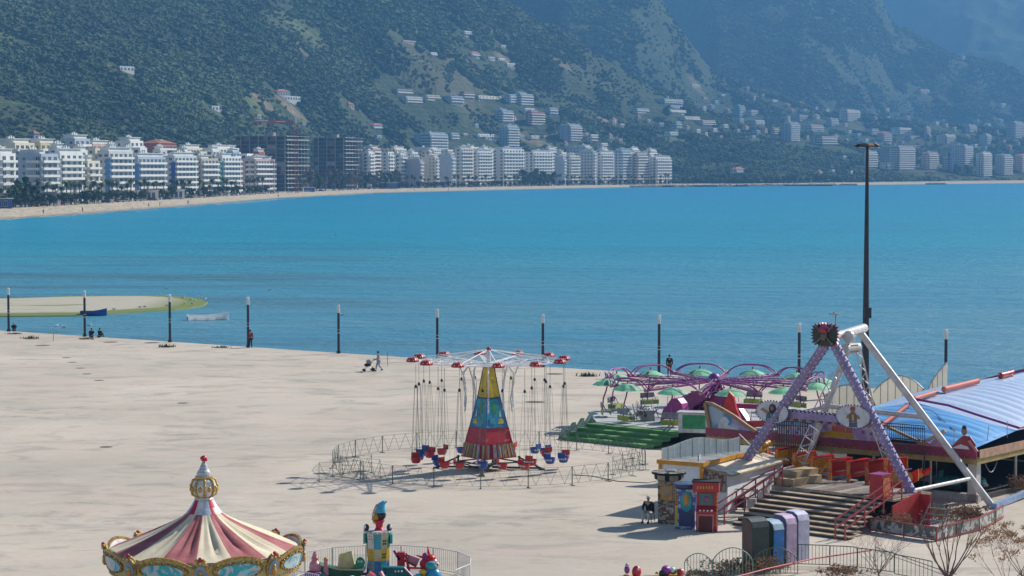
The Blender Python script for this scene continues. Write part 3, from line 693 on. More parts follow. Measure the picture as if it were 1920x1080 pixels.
hillside = [
 # x0, xs, x1, ytop, ybase, wall, label, extra
 (776, 826, 838, 252, 284, 'lightblue', 'wide blue white block behind the middle of the beachfront', dict(side_bal=True)),
 (838, 852, 860, 250, 268, 'bluegrey', 'small blue grey block right of the wide blue white one', {}),
 (936, 962, 973, 238, 284, 'lightblue', 'tall light blue tower above the white grid block', dict(bal='front')),
 (884, 905, 930, 252, 266, 'white', 'low white villa with flat roof left of the light blue tower', {}),
 (985, 1002, 1012, 255, 268, 'cream', 'cream villa in the field right of the light blue tower', {}),
 (1047, 1082, 1092, 236, 268, 'bluegrey', 'grey blue block beside a dark cypress on the lower slope', {}),
 (1093, 1102, 1112, 250, 262, 'yellow', 'small yellow house right of the grey blue slope block', {}),
 (1102, 1112, 1126, 253, 272, 'white', 'white stepped terraces house on the lower slope', dict(side_bal=True)),
 (1120, 1132, 1140, 269, 282, 'white', 'small white flat roofed house behind the row end', {}),
 (1085, 1092, 1098, 273, 284, 'white', 'narrow white house in front of the stepped terraces', {}),
 (722, 760, 772, 168, 184, 'raw', 'unfinished grey block at the left of the upper settlement', {}),
 (742, 775, 790, 182, 200, 'pale', 'pale weathered block, leftmost of the long upper row', {}),
 (792, 806, 824, 179, 198, 'yellow', 'yellow and grey block in the long upper row', {}),
 (826, 858, 868, 181, 200, 'bluegrey', 'grey block with orange end in the long upper row', dict(acc=WALLS['orange'])),
 (866, 872, 888, 173, 196, 'brown', 'brown red skeleton block above the cream one', dict(side_bal=True)),
 (886, 905, 945, 180, 204, 'cream', 'cream and white block with balconies in the upper settlement', dict(side_bal=True)),
 (945, 962, 968, 178, 200, 'lightblue', 'light blue flat block in the upper settlement', {}),
 (962, 985, 1000, 177, 206, 'bluegrey', 'tall grey blue block at the right of the upper settlement', dict(side_bal=True)),
 (928, 950, 962, 208, 234, 'lightblue', 'blue white block below the upper settlement', dict(side_bal=True)),
 (976, 990, 1003, 204, 222, 'white', 'white block with red terrace above the red one', {}),
 (986, 1002, 1022, 210, 242, 'red', 'red block with white balconies on the slope', dict(side_bal=True)),
 (1022, 1036, 1046, 203, 222, 'bluegrey', 'grey white block right of the red one', {}),
 (880, 888, 900, 101, 114, 'white', 'white villa with red tiled roof high on the hill', dict(roof='tile')),
 (804, 812, 820, 100, 110, 'white', 'small white house with brown terrace high on the hill', {}),
 (910, 920, 928, 108, 116, 'pale', 'small pale house on the high spur, first of its cluster', {}),
 (930, 938, 948, 112, 121, 'white', 'white house with dark openings in the middle of the high cluster', {}),
 (946, 954, 966, 120, 132, 'white', 'white terraces house at the lower end of the high cluster', dict(side_bal=True)),
 (936, 942, 949, 86, 96, 'pale', 'tall narrow pale house above the high cluster', {}),
 (868, 874, 884, 60, 75, 'white', 'white house near the top of the hill road', {}),
 (748, 762, 780, 79, 88, 'pink', 'pinkish long house high above the poplars', {}),
 (692, 706, 720, 236, 250, 'lightblue', 'house with orange tiled roof alone among the trees', dict(roof='tile')),
 (514, 526, 542, 173, 184, 'violet', 'house with reddish tiled roof above the crane', dict(roof='tile')),
 (394, 402, 414, 202, 210, 'pale', 'small pale house in the wood above the beige block', {}),
 (528, 540, 560, 184, 193, 'pale', 'pale low house below the red roofed one above the crane', {}),
 (220, 232, 248, 130, 138, 'pale', 'lone pale farmhouse in the left of the woods', {}),
 (1184, 1200, 1219, 204, 219, 'lightblue', 'blue white hotel block at the left of the right settlement', dict(side_bal=True)),
 (1227, 1256, 1284, 186, 200, 'bluegrey', 'dark blue and white hotel with a pale turret on the spur', dict(tower=4)),
 (1234, 1270, 1298, 207, 217, 'white', 'long white terraced hotel wing under the dark blue hotel', dict(side_bal=True)),
 (1262, 1296, 1316, 219, 231, 'cream', 'long pinkish white wing with a row of windows', {}),
 (1300, 1326, 1344, 226, 240, 'pink', 'beige wing at the lower right of the terraced hotel', dict(side_bal=True)),
 (1245, 1262, 1273, 248, 260, 'white', 'white flat roofed house alone on the green slope', {}),
 (1262, 1270, 1278, 229, 244, 'lightblue', 'small blue white house under the terraced hotel', {}),
 (1353, 1358, 1366, 234, 246, 'white', 'small white house with dark red balconies', dict(side_bal=True)),
 (1290, 1300, 1314, 160, 172, 'cream', 'cream house beside the bare cutting on the hill', {}),
 (1344, 1356, 1372, 178, 186, 'pale', 'pale villa above the right settlement', {}),
 (1376, 1390, 1398, 200, 222, 'green', 'greenish block left of the pink red one', {}),
 (1398, 1412, 1430, 207, 222, 'pink', 'pink red block in the right settlement', dict(side_bal=True)),
 (1404, 1422, 1436, 226, 238, 'pale', 'long pale block below the pink red one', {}),
 (1443, 1450, 1462, 188, 197, 'white', 'small white villa above the pink red block', {}),
 (1466, 1490, 1502, 232, 268, 'bluegrey', 'tall teal grey slab with white lit balconies at its right edge', dict()),
 (1445, 1452, 1462, 240, 256, 'pink', 'pink small block left of the tall teal grey slab', dict(side_bal=True)),
 (1503, 1530, 1550, 236, 252, 'pink', 'pink block with red roofs right of the tall slab', dict(side_bal=True)),
 (1520, 1552, 1577, 256, 276, 'violet', 'stepped violet pink block above the shore wood', dict(side_bal=True)),
 (1490, 1502, 1520, 216, 228, 'violet', 'violet small block behind the tall teal slab', {}),
 (1548, 1562, 1575, 224, 240, 'violet', 'violet block under the cream twin tower', {}),
 (1573, 1596, 1622, 208, 236, 'cream', 'large cream twin tower block standing out of the right settlement', dict(side_bal=True, tower=3)),
 (1622, 1640, 1650, 242, 256, 'bluegrey', 'blue grey block right of the twin tower', {}),
 (1644, 1662, 1676, 250, 268, 'pink', 'pink orange houses block under the blue grey one', dict(roof='tile')),
 (1670, 1694, 1726, 240, 254, 'white', 'bright white block with blank lit wall', {}),
 (1695, 1712, 1730, 255, 264, 'violet', 'low violet block under the bright white one', {}),
 (1732, 1738, 1746, 240, 258, 'pink', 'narrow pink block beside a cypress', {}),
 (1756, 1783, 1798, 254, 270, 'cream', 'long cream yellow block with red end', dict(acc=WALLS['red'])),
 (1808, 1820, 1836, 236, 252, 'bluegrey', 'stepped grey blue block with red roofs on the right', {}),
 (1836, 1856, 1862, 254, 273, 'pale', 'pale green white block near the right edge', {}),
 (1886, 1910, 1926, 230, 262, 'bluegrey', 'tall blue grey block cut by the right edge', dict(side_bal=True)),
 (1868, 1880, 1896, 194, 206, 'pale', 'pale villa on the slope near the right edge', {}),
 (1716, 1728, 1748, 168, 180, 'orange', 'brown orange shed row high on the right slope', {}),
 (1798, 1804, 1812, 106, 116, 'white', 'white round chapel like house on the far spur', {}),
 (1620, 1630, 1650, 286, 318, 'pale', 'striped white and teal glass block near the right shore', dict(side_bal=True)),
 (1650, 1672, 1692, 306, 322, 'cream', 'low cream block with white balconies near the right shore', dict(side_bal=True)),
 (1652, 1704, 1728, 276, 322, 'violet', 'large violet shaded block stepping down to the shore', dict(side_bal=True)),
 (1728, 1748, 1766, 288, 322, 'pink', 'pink block with lit red balconies on the right shore', dict(side_bal=True)),
 (1766, 1780, 1796, 298, 322, 'violet', 'violet block with lit balconies between two trees', dict(side_bal=True)),
 (1783, 1822, 1830, 274, 328, 'lightblue', 'tall light blue block with curved white roof on the right shore', dict(side_bal=True)),
 (1830, 1850, 1866, 288, 334, 'white', 'white balconied block right of the light blue curved one', dict(side_bal=True)),
 (1866, 1890, 1906, 292, 332, 'violet', 'violet shaded block near the right end of the shore', {}),
 (1902, 1922, 1960, 292, 332, 'pink', 'block with red tiled roof cut by the right edge of the shore', dict(roof='tile')),
 (1370, 1386, 1401, 318, 328, 'white', 'white seaside restaurant with red roof in the shore wood', dict(roof='tile')),
]
for (a, s_, b_, yt, yb, wl, lb, kw) in hillside:
    d = hit((a + b_) / 2, yb)
    far_ = d > 2600
    if b_ - s_ > 4: s_ = a + (s_ - a) * .62
    block(a, s_, b_, yt, wl, lb, d=d, th=58 if a > 1200 else 62, group=HG, name='house' if (b_ - a) < 22 else 'apartment_building', cat='house' if (b_ - a) < 22 else 'building', **kw)
# small houses sprinkled over the right settlement, each one told apart by what it stands next to
small = [(1196, 226), (1214, 232), (1236, 238), (1288, 246), (1306, 250), (1322, 256), (1398, 246), (1418, 252), (1452, 262), (1484, 214), (1512, 262), (1506, 212), (1566, 262), (1586, 268), (1622, 268), (1640, 276), (1690, 272), (1712, 280), (1742, 262), (1766, 232), (1788, 246), (1812, 262), (1826, 278), (1846, 282), (1892, 282), (1908, 274), (1830, 232), (1874, 232), (1798, 288), (1660, 210), (1584, 240), (1340, 196), (1318, 190), (1400, 172), (975, 262), (892, 240), (1150, 232), (1163, 240), (1318, 208), (1333, 206), (1412, 188), (1428, 184), (1476, 204), (1382, 250), (1337, 248), (1434, 250), (1590, 252), (1607, 258), (1640, 228), (1662, 226), (1682, 222), (1700, 226), (1753, 236), (1772, 240), (1851, 240), (1868, 252), (1880, 270), (1500, 200), (1528, 208), (1548, 212), (958, 252), (870, 258), (812, 268), (1143, 262), (1160, 268), (1020, 262), (66, 262), (1580, 300), (1560, 326), (1536, 330), (1595, 328), (708, 262), (655, 206), (484, 224), (910, 264), (1060, 276), (1038, 284), (1000, 236), (962, 228), (1410, 262), (1350, 262), (1364, 214), (1386, 230), (1476, 226), (1530, 224)]
cols = ['white', 'pale', 'pink', 'cream', 'bluegrey', 'lightblue', 'white', 'beige']
place = lambda x: 'in the left part of the town' if x < 500 else ('on the slope behind the beachfront' if x < 1180 else ('in the middle of the right settlement' if x < 1560 else 'in the settlement right of the mast'))
words = ['low', 'flat roofed', 'boxy', 'narrow', 'two storey', 'tiny', 'square', 'long']
for i, (x, y) in enumerate(small):
    wl = cols[(i * 5 + 2) % 8]; hw = 5 + (i * 7) % 5; hh = 7 + (i * 5) % 5
    near = min(hillside, key=lambda q: abs((q[0] + q[2]) / 2 - x) + abs(q[4] - y))
    dx = x - (near[0] + near[2]) / 2; dy = y - near[4]
    rel = ('left of' if dx < 0 else 'right of') if abs(dx) > abs(dy) else ('above' if dy < 0 else 'below')
    lab = '%s %s house just %s the %s' % (words[(i * 3) % 8], {'bluegrey': 'blue grey', 'lightblue': 'light blue'}.get(wl, wl), rel, ' '.join(near[6].split()[:7]))
    block(x - hw, x, x + hw, y - hh, wl, lab, d=hit(x, y), th=60, group='small houses on the slope', name='house', cat='house', roof='tile' if i % 3 == 0 else None, bal='none')

scrub()
# ---------------------------------------------------------------- unfinished concrete frames and the crane
def frame_block(x0, xs, x1, yt, d, label, th=72):
    t = R(th); X = (xs - 960) * d / F; zb = tz(X, d) - .2; hh = H - (yt - YH) * d / F - zb
    Dp = (xs - x0) * d / F / math.sin(t); L = (x1 - xs) * d / F / math.cos(t)
    nf = round(hh / 3.3); fh = hh / nf
    root = empty('unfinished_building', (X, d, zb), t, label, 'building', 'unfinished concrete frames')
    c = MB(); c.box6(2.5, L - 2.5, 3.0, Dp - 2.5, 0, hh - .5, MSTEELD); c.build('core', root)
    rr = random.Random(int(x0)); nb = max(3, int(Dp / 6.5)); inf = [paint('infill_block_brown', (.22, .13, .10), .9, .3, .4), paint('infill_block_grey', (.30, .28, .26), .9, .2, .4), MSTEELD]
    for f in range(nf):
        for j in range(nb):
            if rr.random() < .42: q = MB(); y0_ = j * Dp / nb + .35; q.box6(.05, .25, y0_, y0_ + (Dp / nb - .7) * rr.choice([1, .6, .45]), f * fh + .01, (f + 1) * fh - .36 - rr.choice([0, 0, 1.2]), rr.choice(inf)); q.build('infill_wall', root)
    for f in range(1, nf + 1):
        s = MB(); s.box6(-.5, L + 1, -1.6, Dp + .5, f * fh - .26, f * fh, MSTEEL); s.box6(-.4, L * (.5 if f % 2 else 1), -1.75, -1.6, f * fh - .28, f * fh + (.0 if f % 3 else .9), MSLABW if f % 3 else MSTEEL); s.build('floor_slab', root)
    nx, ny = max(2, int(L / 6)), max(3, int(Dp / 6.5))
    for i in range(nx + 1):
        for j in range(ny + 1):
            if 0 < i < nx and 0 < j < ny: continue
            p = MB(); p.box6(i * L / nx - .3, i * L / nx + .3, j * Dp / ny - .3, j * Dp / ny + .3, -2, hh - .34, MSTEEL); p.build('column', root)
    p = MB(); p.box6(L * .3, L * .3 + 5, Dp * .35, Dp * .35 + 5, hh + .01, hh + 2.8, MSTEEL)
    for k in range(9): p.box6(L * .1 + k * .1, L * .1 + k * .1 + .15, Dp * .1 + k * Dp * .09, Dp * .1 + k * Dp * .09 + .15, hh + .01, hh + 1.5, MSTEEL)
    p.build('roof_stub', root)
    return root
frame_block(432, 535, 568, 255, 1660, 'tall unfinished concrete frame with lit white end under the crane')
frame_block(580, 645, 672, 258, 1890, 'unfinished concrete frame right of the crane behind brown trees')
MRED = paint('crane_red', (.62, .06, .05), .6)
cr = empty('tower_crane', ((556 - 960) * 1540 / F, 1540, 1.0), R(8), 'red lattice tower crane rising behind the unfinished frame', 'crane')
b = MB(); hj = H - (232 - YH) * 1540 / F - 1.0
for sx in (-.9, .9):
    for sy in (-.9, .9): b.bar((sx, sy, 0), (sx, sy, hj), .3, MRED)
for k in range(int(hj / 2)):
    z = k * 2.0; s_ = 1 if k % 2 else -1
    b.bar((-.9 * s_, -.9, z), (.9 * s_, -.9, z + 2), .18, MRED); b.bar((-.9, -.9 * s_, z), (-.9, .9 * s_, z + 2), .18, MRED)
b.build('mast', cr)
b = MB()
Lj = 80 * 1540 / F
for o_ in ((-.6, 0), (.6, 0), (0, 1.3)): b.bar((o_[0] * 0, o_[0], hj + o_[1]), (-Lj, o_[0], hj + 1.5 + o_[1]), .5, MRED)
for k in range(22):
    x = -k * Lj / 22; x2 = -(k + 1) * Lj / 22; xm = (x + x2) / 2
    b.bar((x, -.6, hj), (xm, 0, hj + 1.5), .15, MRED); b.bar((xm, 0, hj + 1.5), (x2, .6, hj + .2), .15, MRED)
b.box((-Lj * .35, 0, hj + 1.4), (6, 1.0, .6), MSLABW); b.box((-Lj * .8, 0, hj + 2.0), (9, 1.0, .6), MSLABW)
b.build('jib', cr)
b = MB(); b.bar((0, 0, hj), (6.5, 0, hj), .8, MRED); b.box((5.6, 0, hj - .3), (2.2, 1.5, 2.6), MSLABW); b.build('counterweight', cr)
b = MB(); b.tube((0, 0, hj), (0, 0, hj + 8.5), 1.1, MSLABW, .1, n=4); b.build('tower_top', cr)

# ---------------------------------------------------------------- trees of the shore
MBARK = paint('tree_bark', (.10, .075, .055), .95); MPALMT = paint('palm_trunk_bark', (.16, .125, .09), .95)
def leaf_mat(name, a, b_):
    m, t, b = nodes(name); oi = N(t, 'ShaderNodeObjectInfo')
    n = noise(t, 1.2, 3, .7, gpos(t, obj=True)); r = ramp(t, n, [(.35, 0), (.65, 1)])
    c = mixc(t, r, a, b_); hs = N(t, 'ShaderNodeHueSaturation'); t.links.new(c, hs.inputs['Color'])
    mr = N(t, 'ShaderNodeMapRange'); mr.inputs[3].default_value = .75; mr.inputs[4].default_value = 1.35; t.links.new(oi.outputs['Random'], mr.inputs[0]); t.links.new(mr.outputs[0], hs.inputs['Value'])
    t.links.new(hs.outputs[0], b.inputs['Base Color']); b.inputs['Roughness'].default_value = .8; b.inputs['Specular IOR Level'].default_value = .2
    return m
MLEAF = leaf_mat('shore_tree_leaves', (.018, .042, .018), (.055, .085, .030)); MLEAF2 = leaf_mat('pine_needles', (.012, .034, .018), (.035, .062, .028))
MFROND = leaf_mat('palm_fronds', (.040, .072, .032), (.11, .14, .06)); MTWIG = leaf_mat('brown_twigs', (.085, .060, .040), (.17, .13, .085)); MPOP = leaf_mat('poplar_twigs', (.20, .17, .13), (.34, .29, .22))
def leaf_cloud(b, mat, n, shape, size, seed, clumps=14, cr_=.34):
    """many small leaf faces in uneven clumps; shape(u) -> point in the crown"""
    r = random.Random(seed)
    cs = [shape(r) for _ in range(clumps)]
    for _ in range(n):
        c, rad = r.choice(cs)
        v = Vector((r.gauss(0, 1), r.gauss(0, 1), r.gauss(0, 1))).normalized() * rad * (r.random() ** .35)
        p = c + v; nn = (v.normalized() + Vector((r.uniform(-.6, .6), r.uniform(-.6, .6), r.uniform(-.2, .8)))).normalized()
        q = nn.to_track_quat('Z', 'Y'); s = size * r.uniform(.6, 1.3); a = r.uniform(0, 6.28)
        pts = [p + q @ Vector((math.cos(a + k * 2.09) * s, math.sin(a + k * 2.09) * s * .8, 0)) for k in range(3)]
        b.add(pts, [(0, 1, 2)], mat)
def mesh_of(b, name):
    o = b.build(name); me = o.data; bpy.data.objects.remove(o); return me
def round_tree_meshes(seed, h=6, r=2.6, mat=None, n=420, size=.5, flat=.75, base=.35):
    def shp(rr):
        a = rr.uniform(0, 6.28); q = rr.random() ** .5 * r * .75; z = h * (base + (1 - base) * rr.random() * .85)
        k = math.sqrt(max(.1, 1 - ((z / h - .65) / .5) ** 2)); return Vector((math.cos(a) * q * k, math.sin(a) * q * k, z)), r * rr.uniform(.28, .5) * flat ** .3
    b = MB(); leaf_cloud(b, mat or MLEAF, n, shp, size, seed); cm = mesh_of(b, 'crown')
    b = MB(); b.tube((0, 0, -.5), (.1, 0, h * .5), .2, MBARK, .12, 6)
    for k in range(5):
        a = k * 1.3 + seed; b.tube((.05, 0, h * .38), (math.cos(a) * r * .5, math.sin(a) * r * .5, h * .72), .09, MBARK, .03, 5)
    return cm, mesh_of(b, 'trunk')
def palm_meshes(seed, h=8.5):
    b = MB(); b.tube((0, 0, -.3), (.15, .1, h), .27, MPALMT, .19, 7); tr = mesh_of(b, 'trunk')
    b = MB(); r = random.Random(seed)
    for k in range(30):
        a = k * 2.4; el = r.uniform(-.55, 1.15); L = r.uniform(1.7, 2.3); p = Vector((.15, .1, h)); dirv = Vector((math.cos(a), math.sin(a), 0)); s_ = Vector((-math.sin(a), math.cos(a), 0))
        pts = [p]; e = el
        for j in range(4): e -= .33; pts.append(pts[-1] + (dirv * math.cos(e) + Vector((0, 0, 1)) * math.sin(e)) * L / 4)
        for j in range(4):
            w0, w1 = [.16, .42, .44, .30, .04][j:j + 2]; dz = Vector((0, 0, -.12))
            b.add([pts[j], pts[j + 1], pts[j + 1] + s_ * w1 + dz, pts[j] + s_ * w0 + dz], [(0, 1, 2, 3)], MFROND)
            b.add([pts[j], pts[j + 1], pts[j + 1] - s_ * w1 + dz, pts[j] - s_ * w0 + dz], [(0, 1, 2, 3)], MFROND)
    return mesh_of(b, 'crown'), tr
RT = [round_tree_meshes(s) for s in (1, 2, 3)]; PT = [palm_meshes(s) for s in (5, 6, 7)]
PINE = round_tree_meshes(9, 13, 4.6, MLEAF2, 900, .75, base=.25); BROWN = round_tree_meshes(12, 15, 5.6, MTWIG, 1000, .55, base=.3)
BIG = round_tree_meshes(14, 12, 5.2, MLEAF, 900, .7, base=.22)
POP = round_tree_meshes(17, 20, 1.8, MPOP, 700, .5, base=.08); CYP = round_tree_meshes(19, 12, 1.6, MLEAF2, 500, .5, base=.06)
def plant_tree(kind, px, d, s, name, label, cat, group):
    X = (px - 960) * d / F; z = tz(X, d)
    o = empty(name, (X, d, z), rnd.uniform(0, 6.28), label, cat, group); o.scale = (s, s, s * rnd.uniform(.92, 1.1))
    link_mesh('crown', kind[0], o); link_mesh('trunk', kind[1], o)
    return o
near_word = NW
GP = 'palms along the promenade'; GT = 'round trees along the promenade'
def row(kind, xs, back, smin, smax, name, tmpl, cat, grp):
    for i, x in enumerate(xs):
        px = x + rnd.uniform(-3, 3)
        d = float(d_prom(np.array([px]))[0]) + back + rnd.uniform(-6, 6)
        plant_tree(rnd.choice(kind) if isinstance(kind, list) else kind, px, d, rnd.uniform(smin, smax), name, tmpl % near_word(px), cat, grp)
row(PT, np.linspace(-12, 512, 62), 14, .85, 1.3, 'palm_tree', 'promenade palm in front of the %s', 'palm tree', GP)
row(PT, np.linspace(560, 1290, 84), 12, .9, 1.3, 'palm_tree', 'promenade palm in front of the %s', 'palm tree', GP)
row(RT, np.linspace(-5, 520, 50), 5, .75, 1.15, 'round_tree', 'low round promenade tree in front of the %s', 'tree', GT)
row(RT, np.linspace(700, 1270, 70), 5, .7, 1.05, 'round_tree', 'low round promenade tree in front of the %s', 'tree', GT)
row(RT, np.linspace(1280, 1620, 30), 30, .9, 1.7, 'shore_tree', 'bushy tree on the rocky shore near the %s', 'tree', 'trees on the rocky shore')
for x, s in ((30, .8), (42, 1.05), (56, .95), (66, .7)):
    plant_tree(PINE, x, float(d_prom(np.array([x]))[0]) + 18, s, 'pine_tree', 'big dark pine before the wide blue grey block', 'pine tree', 'dark pines at the left of the promenade')
for i, x in enumerate(np.linspace(580, 742, 12)):
    k = BROWN if i % 3 != 1 else BIG
    plant_tree(k, x, float(d_prom(np.array([x]))[0]) + 45 + (i % 2) * 16, rnd.uniform(.95, 1.35), 'broad_tree', ('tall brown nearly leafless tree before the right hand concrete frame' if x < 680 else 'tall brown nearly leafless tree before the pink and red block') if k is BROWN else 'broad green tree among the brown leafless ones', 'tree', 'broad trees between frame and town')
for i, x in enumerate(np.linspace(986, 1034, 5)):
    plant_tree(BIG, x, float(d_prom(np.array([x]))[0]) + 16, rnd.uniform(1.2, 1.6), 'broad_tree', 'tall dark tree before the tree hidden white block', 'tree', 'tall dark trees before the white block')
for i, (x, y, h) in enumerate([(694, 132, .8), (735, 138, .95), (742, 142, 1.0), (750, 146, 1.0), (758, 152, 1.1), (766, 158, 1.1), (772, 162, 1.0), (779, 165, .9), (799, 178, 1.1), (817, 184, .8), (804, 182, .7), (595, 196, .8), (378, 238, .9), (12, 262, .9)]):
    plant_tree(POP, x, hit(x, y + 2), h, 'poplar_tree', 'tall pale leafless poplar, ' + ['alone left of the poplar line', 'first of the line above the town', 'second of the line above the town', 'third of the line above the town', 'fourth of the line above the town', 'fifth of the line above the town', 'sixth of the line above the town', 'last of the line above the town', 'tallest right of the poplar line', 'small one behind the yellow block', 'beside the tallest right of the line', 'alone in the wood above the crane', 'alone above the beige block', 'alone at the left edge of the wood'][i], 'poplar', 'bare poplars on the slope')
for i, (x, y) in enumerate([(1047, 268), (1738, 262), (1290, 224), (1250, 224), (1700, 300), (1780, 310), (1792, 330), (1815, 330)]):
    plant_tree(CYP if i < 2 else BIG, x, hit(x, y), 1.1 if i < 2 else 1.5, 'cypress_tree' if i < 2 else 'broad_tree', ['dark cypress beside the grey blue slope block', 'dark cypress beside the narrow pink block', 'dark tree right under the dark blue hotel', 'dark tree left under the dark blue hotel', 'dark tree before the large violet block', 'dark tree before the pink lit block', 'dark tree left of the tall light blue block', 'dark tree before the tall light blue block'][i], 'tree', None)

# ---------------------------------------------------------------- promenade life: cars, kiosks, people, breakwaters
MCARW = paint('car_white', (.75, .75, .74), .25); MCARD = paint('car_dark', (.03, .035, .05), .25); MCARR = paint('car_red', (.35, .03, .03), .25); MTYRE = paint('tyre_rubber', (.02, .02, .02), .9)
def car_parts(m):
    b = MB(); pr = [(-2.1, .35), (2.1, .35), (2.15, .8), (1.3, .95), (-2.1, .95)]; b.prism(pr, (1, 0, 0), (0, 0, 1), (0, -.85, 0), (0, 1.7, 0), m); body = mesh_of(b, 'body')
    b = MB(); b.prism([(-1.9, .95), (1.1, .95), (.5, 1.45), (-1.6, 1.45)], (1, 0, 0), (0, 0, 1), (0, -.75, 0), (0, 1.5, 0), MGLASS); b.box((-.5, 0, 1.47), (1.9, 1.4, .05), m); cab = mesh_of(b, 'cabin')
    b = MB(); b.tube((0, -.1, 0), (0, .1, 0), .33, MTYRE, n=12); wh = mesh_of(b, 'wheel')
    return body, cab, wh
CARS = [car_parts(m) for m in (MCARW, MCARD, MCARR)]
i = 0
for x in list(np.linspace(60, 520, 34)) + list(np.linspace(540, 1180, 40)):
    px = x + rnd.uniform(-5, 5); d = float(d_prom(np.array([px]))[0]) + 2.5; k = rnd.choice([0, 0, 0, 1, 1, 2]); X = (px - 960) * d / F
    o = empty('parked_car', (X, d, tz(X, d)), R(rnd.choice([12, 100])), ['white', 'dark', 'red'][k] + ' car parked on the promenade in front of the ' + near_word(px), 'car', 'cars parked along the promenade')
    link_mesh('body', CARS[k][0], o); link_mesh('cabin', CARS[k][1], o)
    for sx in (-1.3, 1.3):
        for sy in (-.8, .8): link_mesh('wheel', CARS[k][2], o, (sx, sy, .33))
MKIOB = paint('kiosk_blue_panel', (.04, .10, .36), .5)
for i, (px, wd, ht, m, lb) in enumerate([(2, 9, 4, MKIOB, 'blue kiosk at the left edge of the promenade'), (205, 4, 2.6, MSLABW, 'small white kiosk under the promenade palms'), (730, 14, 5, MKIOB, 'blue beach bar with a white roof before the brown trees'), (268, 16, 5, MSLABW, 'white glass pavilion behind the palms left'), (315, 18, 5, MSLABW, 'white glass pavilion with pale blue front behind the palms'), (580, 7, 3, MKIOB, 'small blue kiosk before the concrete frames')]):
    d = float(d_prom(np.array([px]))[0]) + (8 if i not in (3, 4) else 24); X = (px - 960) * d / F
    o = empty('kiosk', (X, d, tz(X, d)), R(20), lb, 'kiosk')
    b = MB(); b.box((0, 0, ht / 2), (wd, 4, ht), m); b.build('wall', o)
    b = MB(); b.box((0, 0, ht + .15), (wd + 1.2, 5.2, .3), MSLABW); b.build('roof', o)
    for k in range(int(wd / 2.4)): place_window(o, -wd / 2 + 1.4 + k * 2.4, -2.03, .8, 1.6, ht - 1.6, 0)

# ---------------------------------------------------------------- beach life, foam, rocks, piers
b = MB(); MFOAM = paint('wave_foam', (.8, .82, .82), .7)
def foam(x0, x1, off, w_):
    pr = None
    for x in np.arange(x0, x1, 3.0):
        d = float(d_shore(np.array([x]))[0]) - off - 6 * math.sin(x * .08); ww = w_ * (.35 + .65 * abs(math.sin(x * .19 + off)) ) ; a = Vector(((x - 960) * d / F, d, WZ + .03)); c = Vector(((x - 960) * (d + ww) / F, d + ww, WZ + .03))
        if pr: b.add([pr[0], a, c, pr[1]], [(0, 1, 2, 3)], MFOAM)
        pr = (a, c)
for x0, x1, off, w_ in ((0, 420, 2, 3), (120, 220, 22, 3), (255, 300, 40, 4), (330, 390, 38, 5), (405, 520, 40, 7), (440, 560, 70, 6), (560, 760, 8, 5), (620, 700, 45, 7), (700, 900, 10, 6), (900, 1160, 8, 6), (1000, 1040, 30, 6)): foam(x0, x1, off, w_)
o = b.build('surf_foam'); o['kind'] = 'stuff'
bp_ = [(82, 396, MBLACKC, 'dark clothed person alone on the left of the far beach'), (155, 393, MREDC, 'person in dark red walking the far beach left'), (279, 384, MBLACKC, 'dark person on the far beach before the blue stripped blocks'), (300, 385, MGREYC, 'grey clothed person on the far beach before the awning block'), (353, 385, MBLACKC, 'black clothed person on the far beach before the beige block'), (522, 368, MBLACKC, 'dark person at the water before the concrete frame'), (777, 362, MBLACKC, 'dark person on the far beach before the violet block'), (799, 361, MREDC, 'person in red on the far beach before the cream block'), (841, 360, MBLACKC, 'dark person on the far beach before the blue grey block'), (892, 359, MGREYC, 'grey person on the far beach before the three column block')]
for i, (px, y, m, lb) in enumerate(bp_):
    d = float(d_shore(np.array([px]))[0]) + 25; X = (px - 960) * d / F; person((X, d, tz(X, d)), rnd.uniform(0, 6.28), 'stand' if i % 2 else 'walk', lb, m, MBLACKC, scale=1.15)
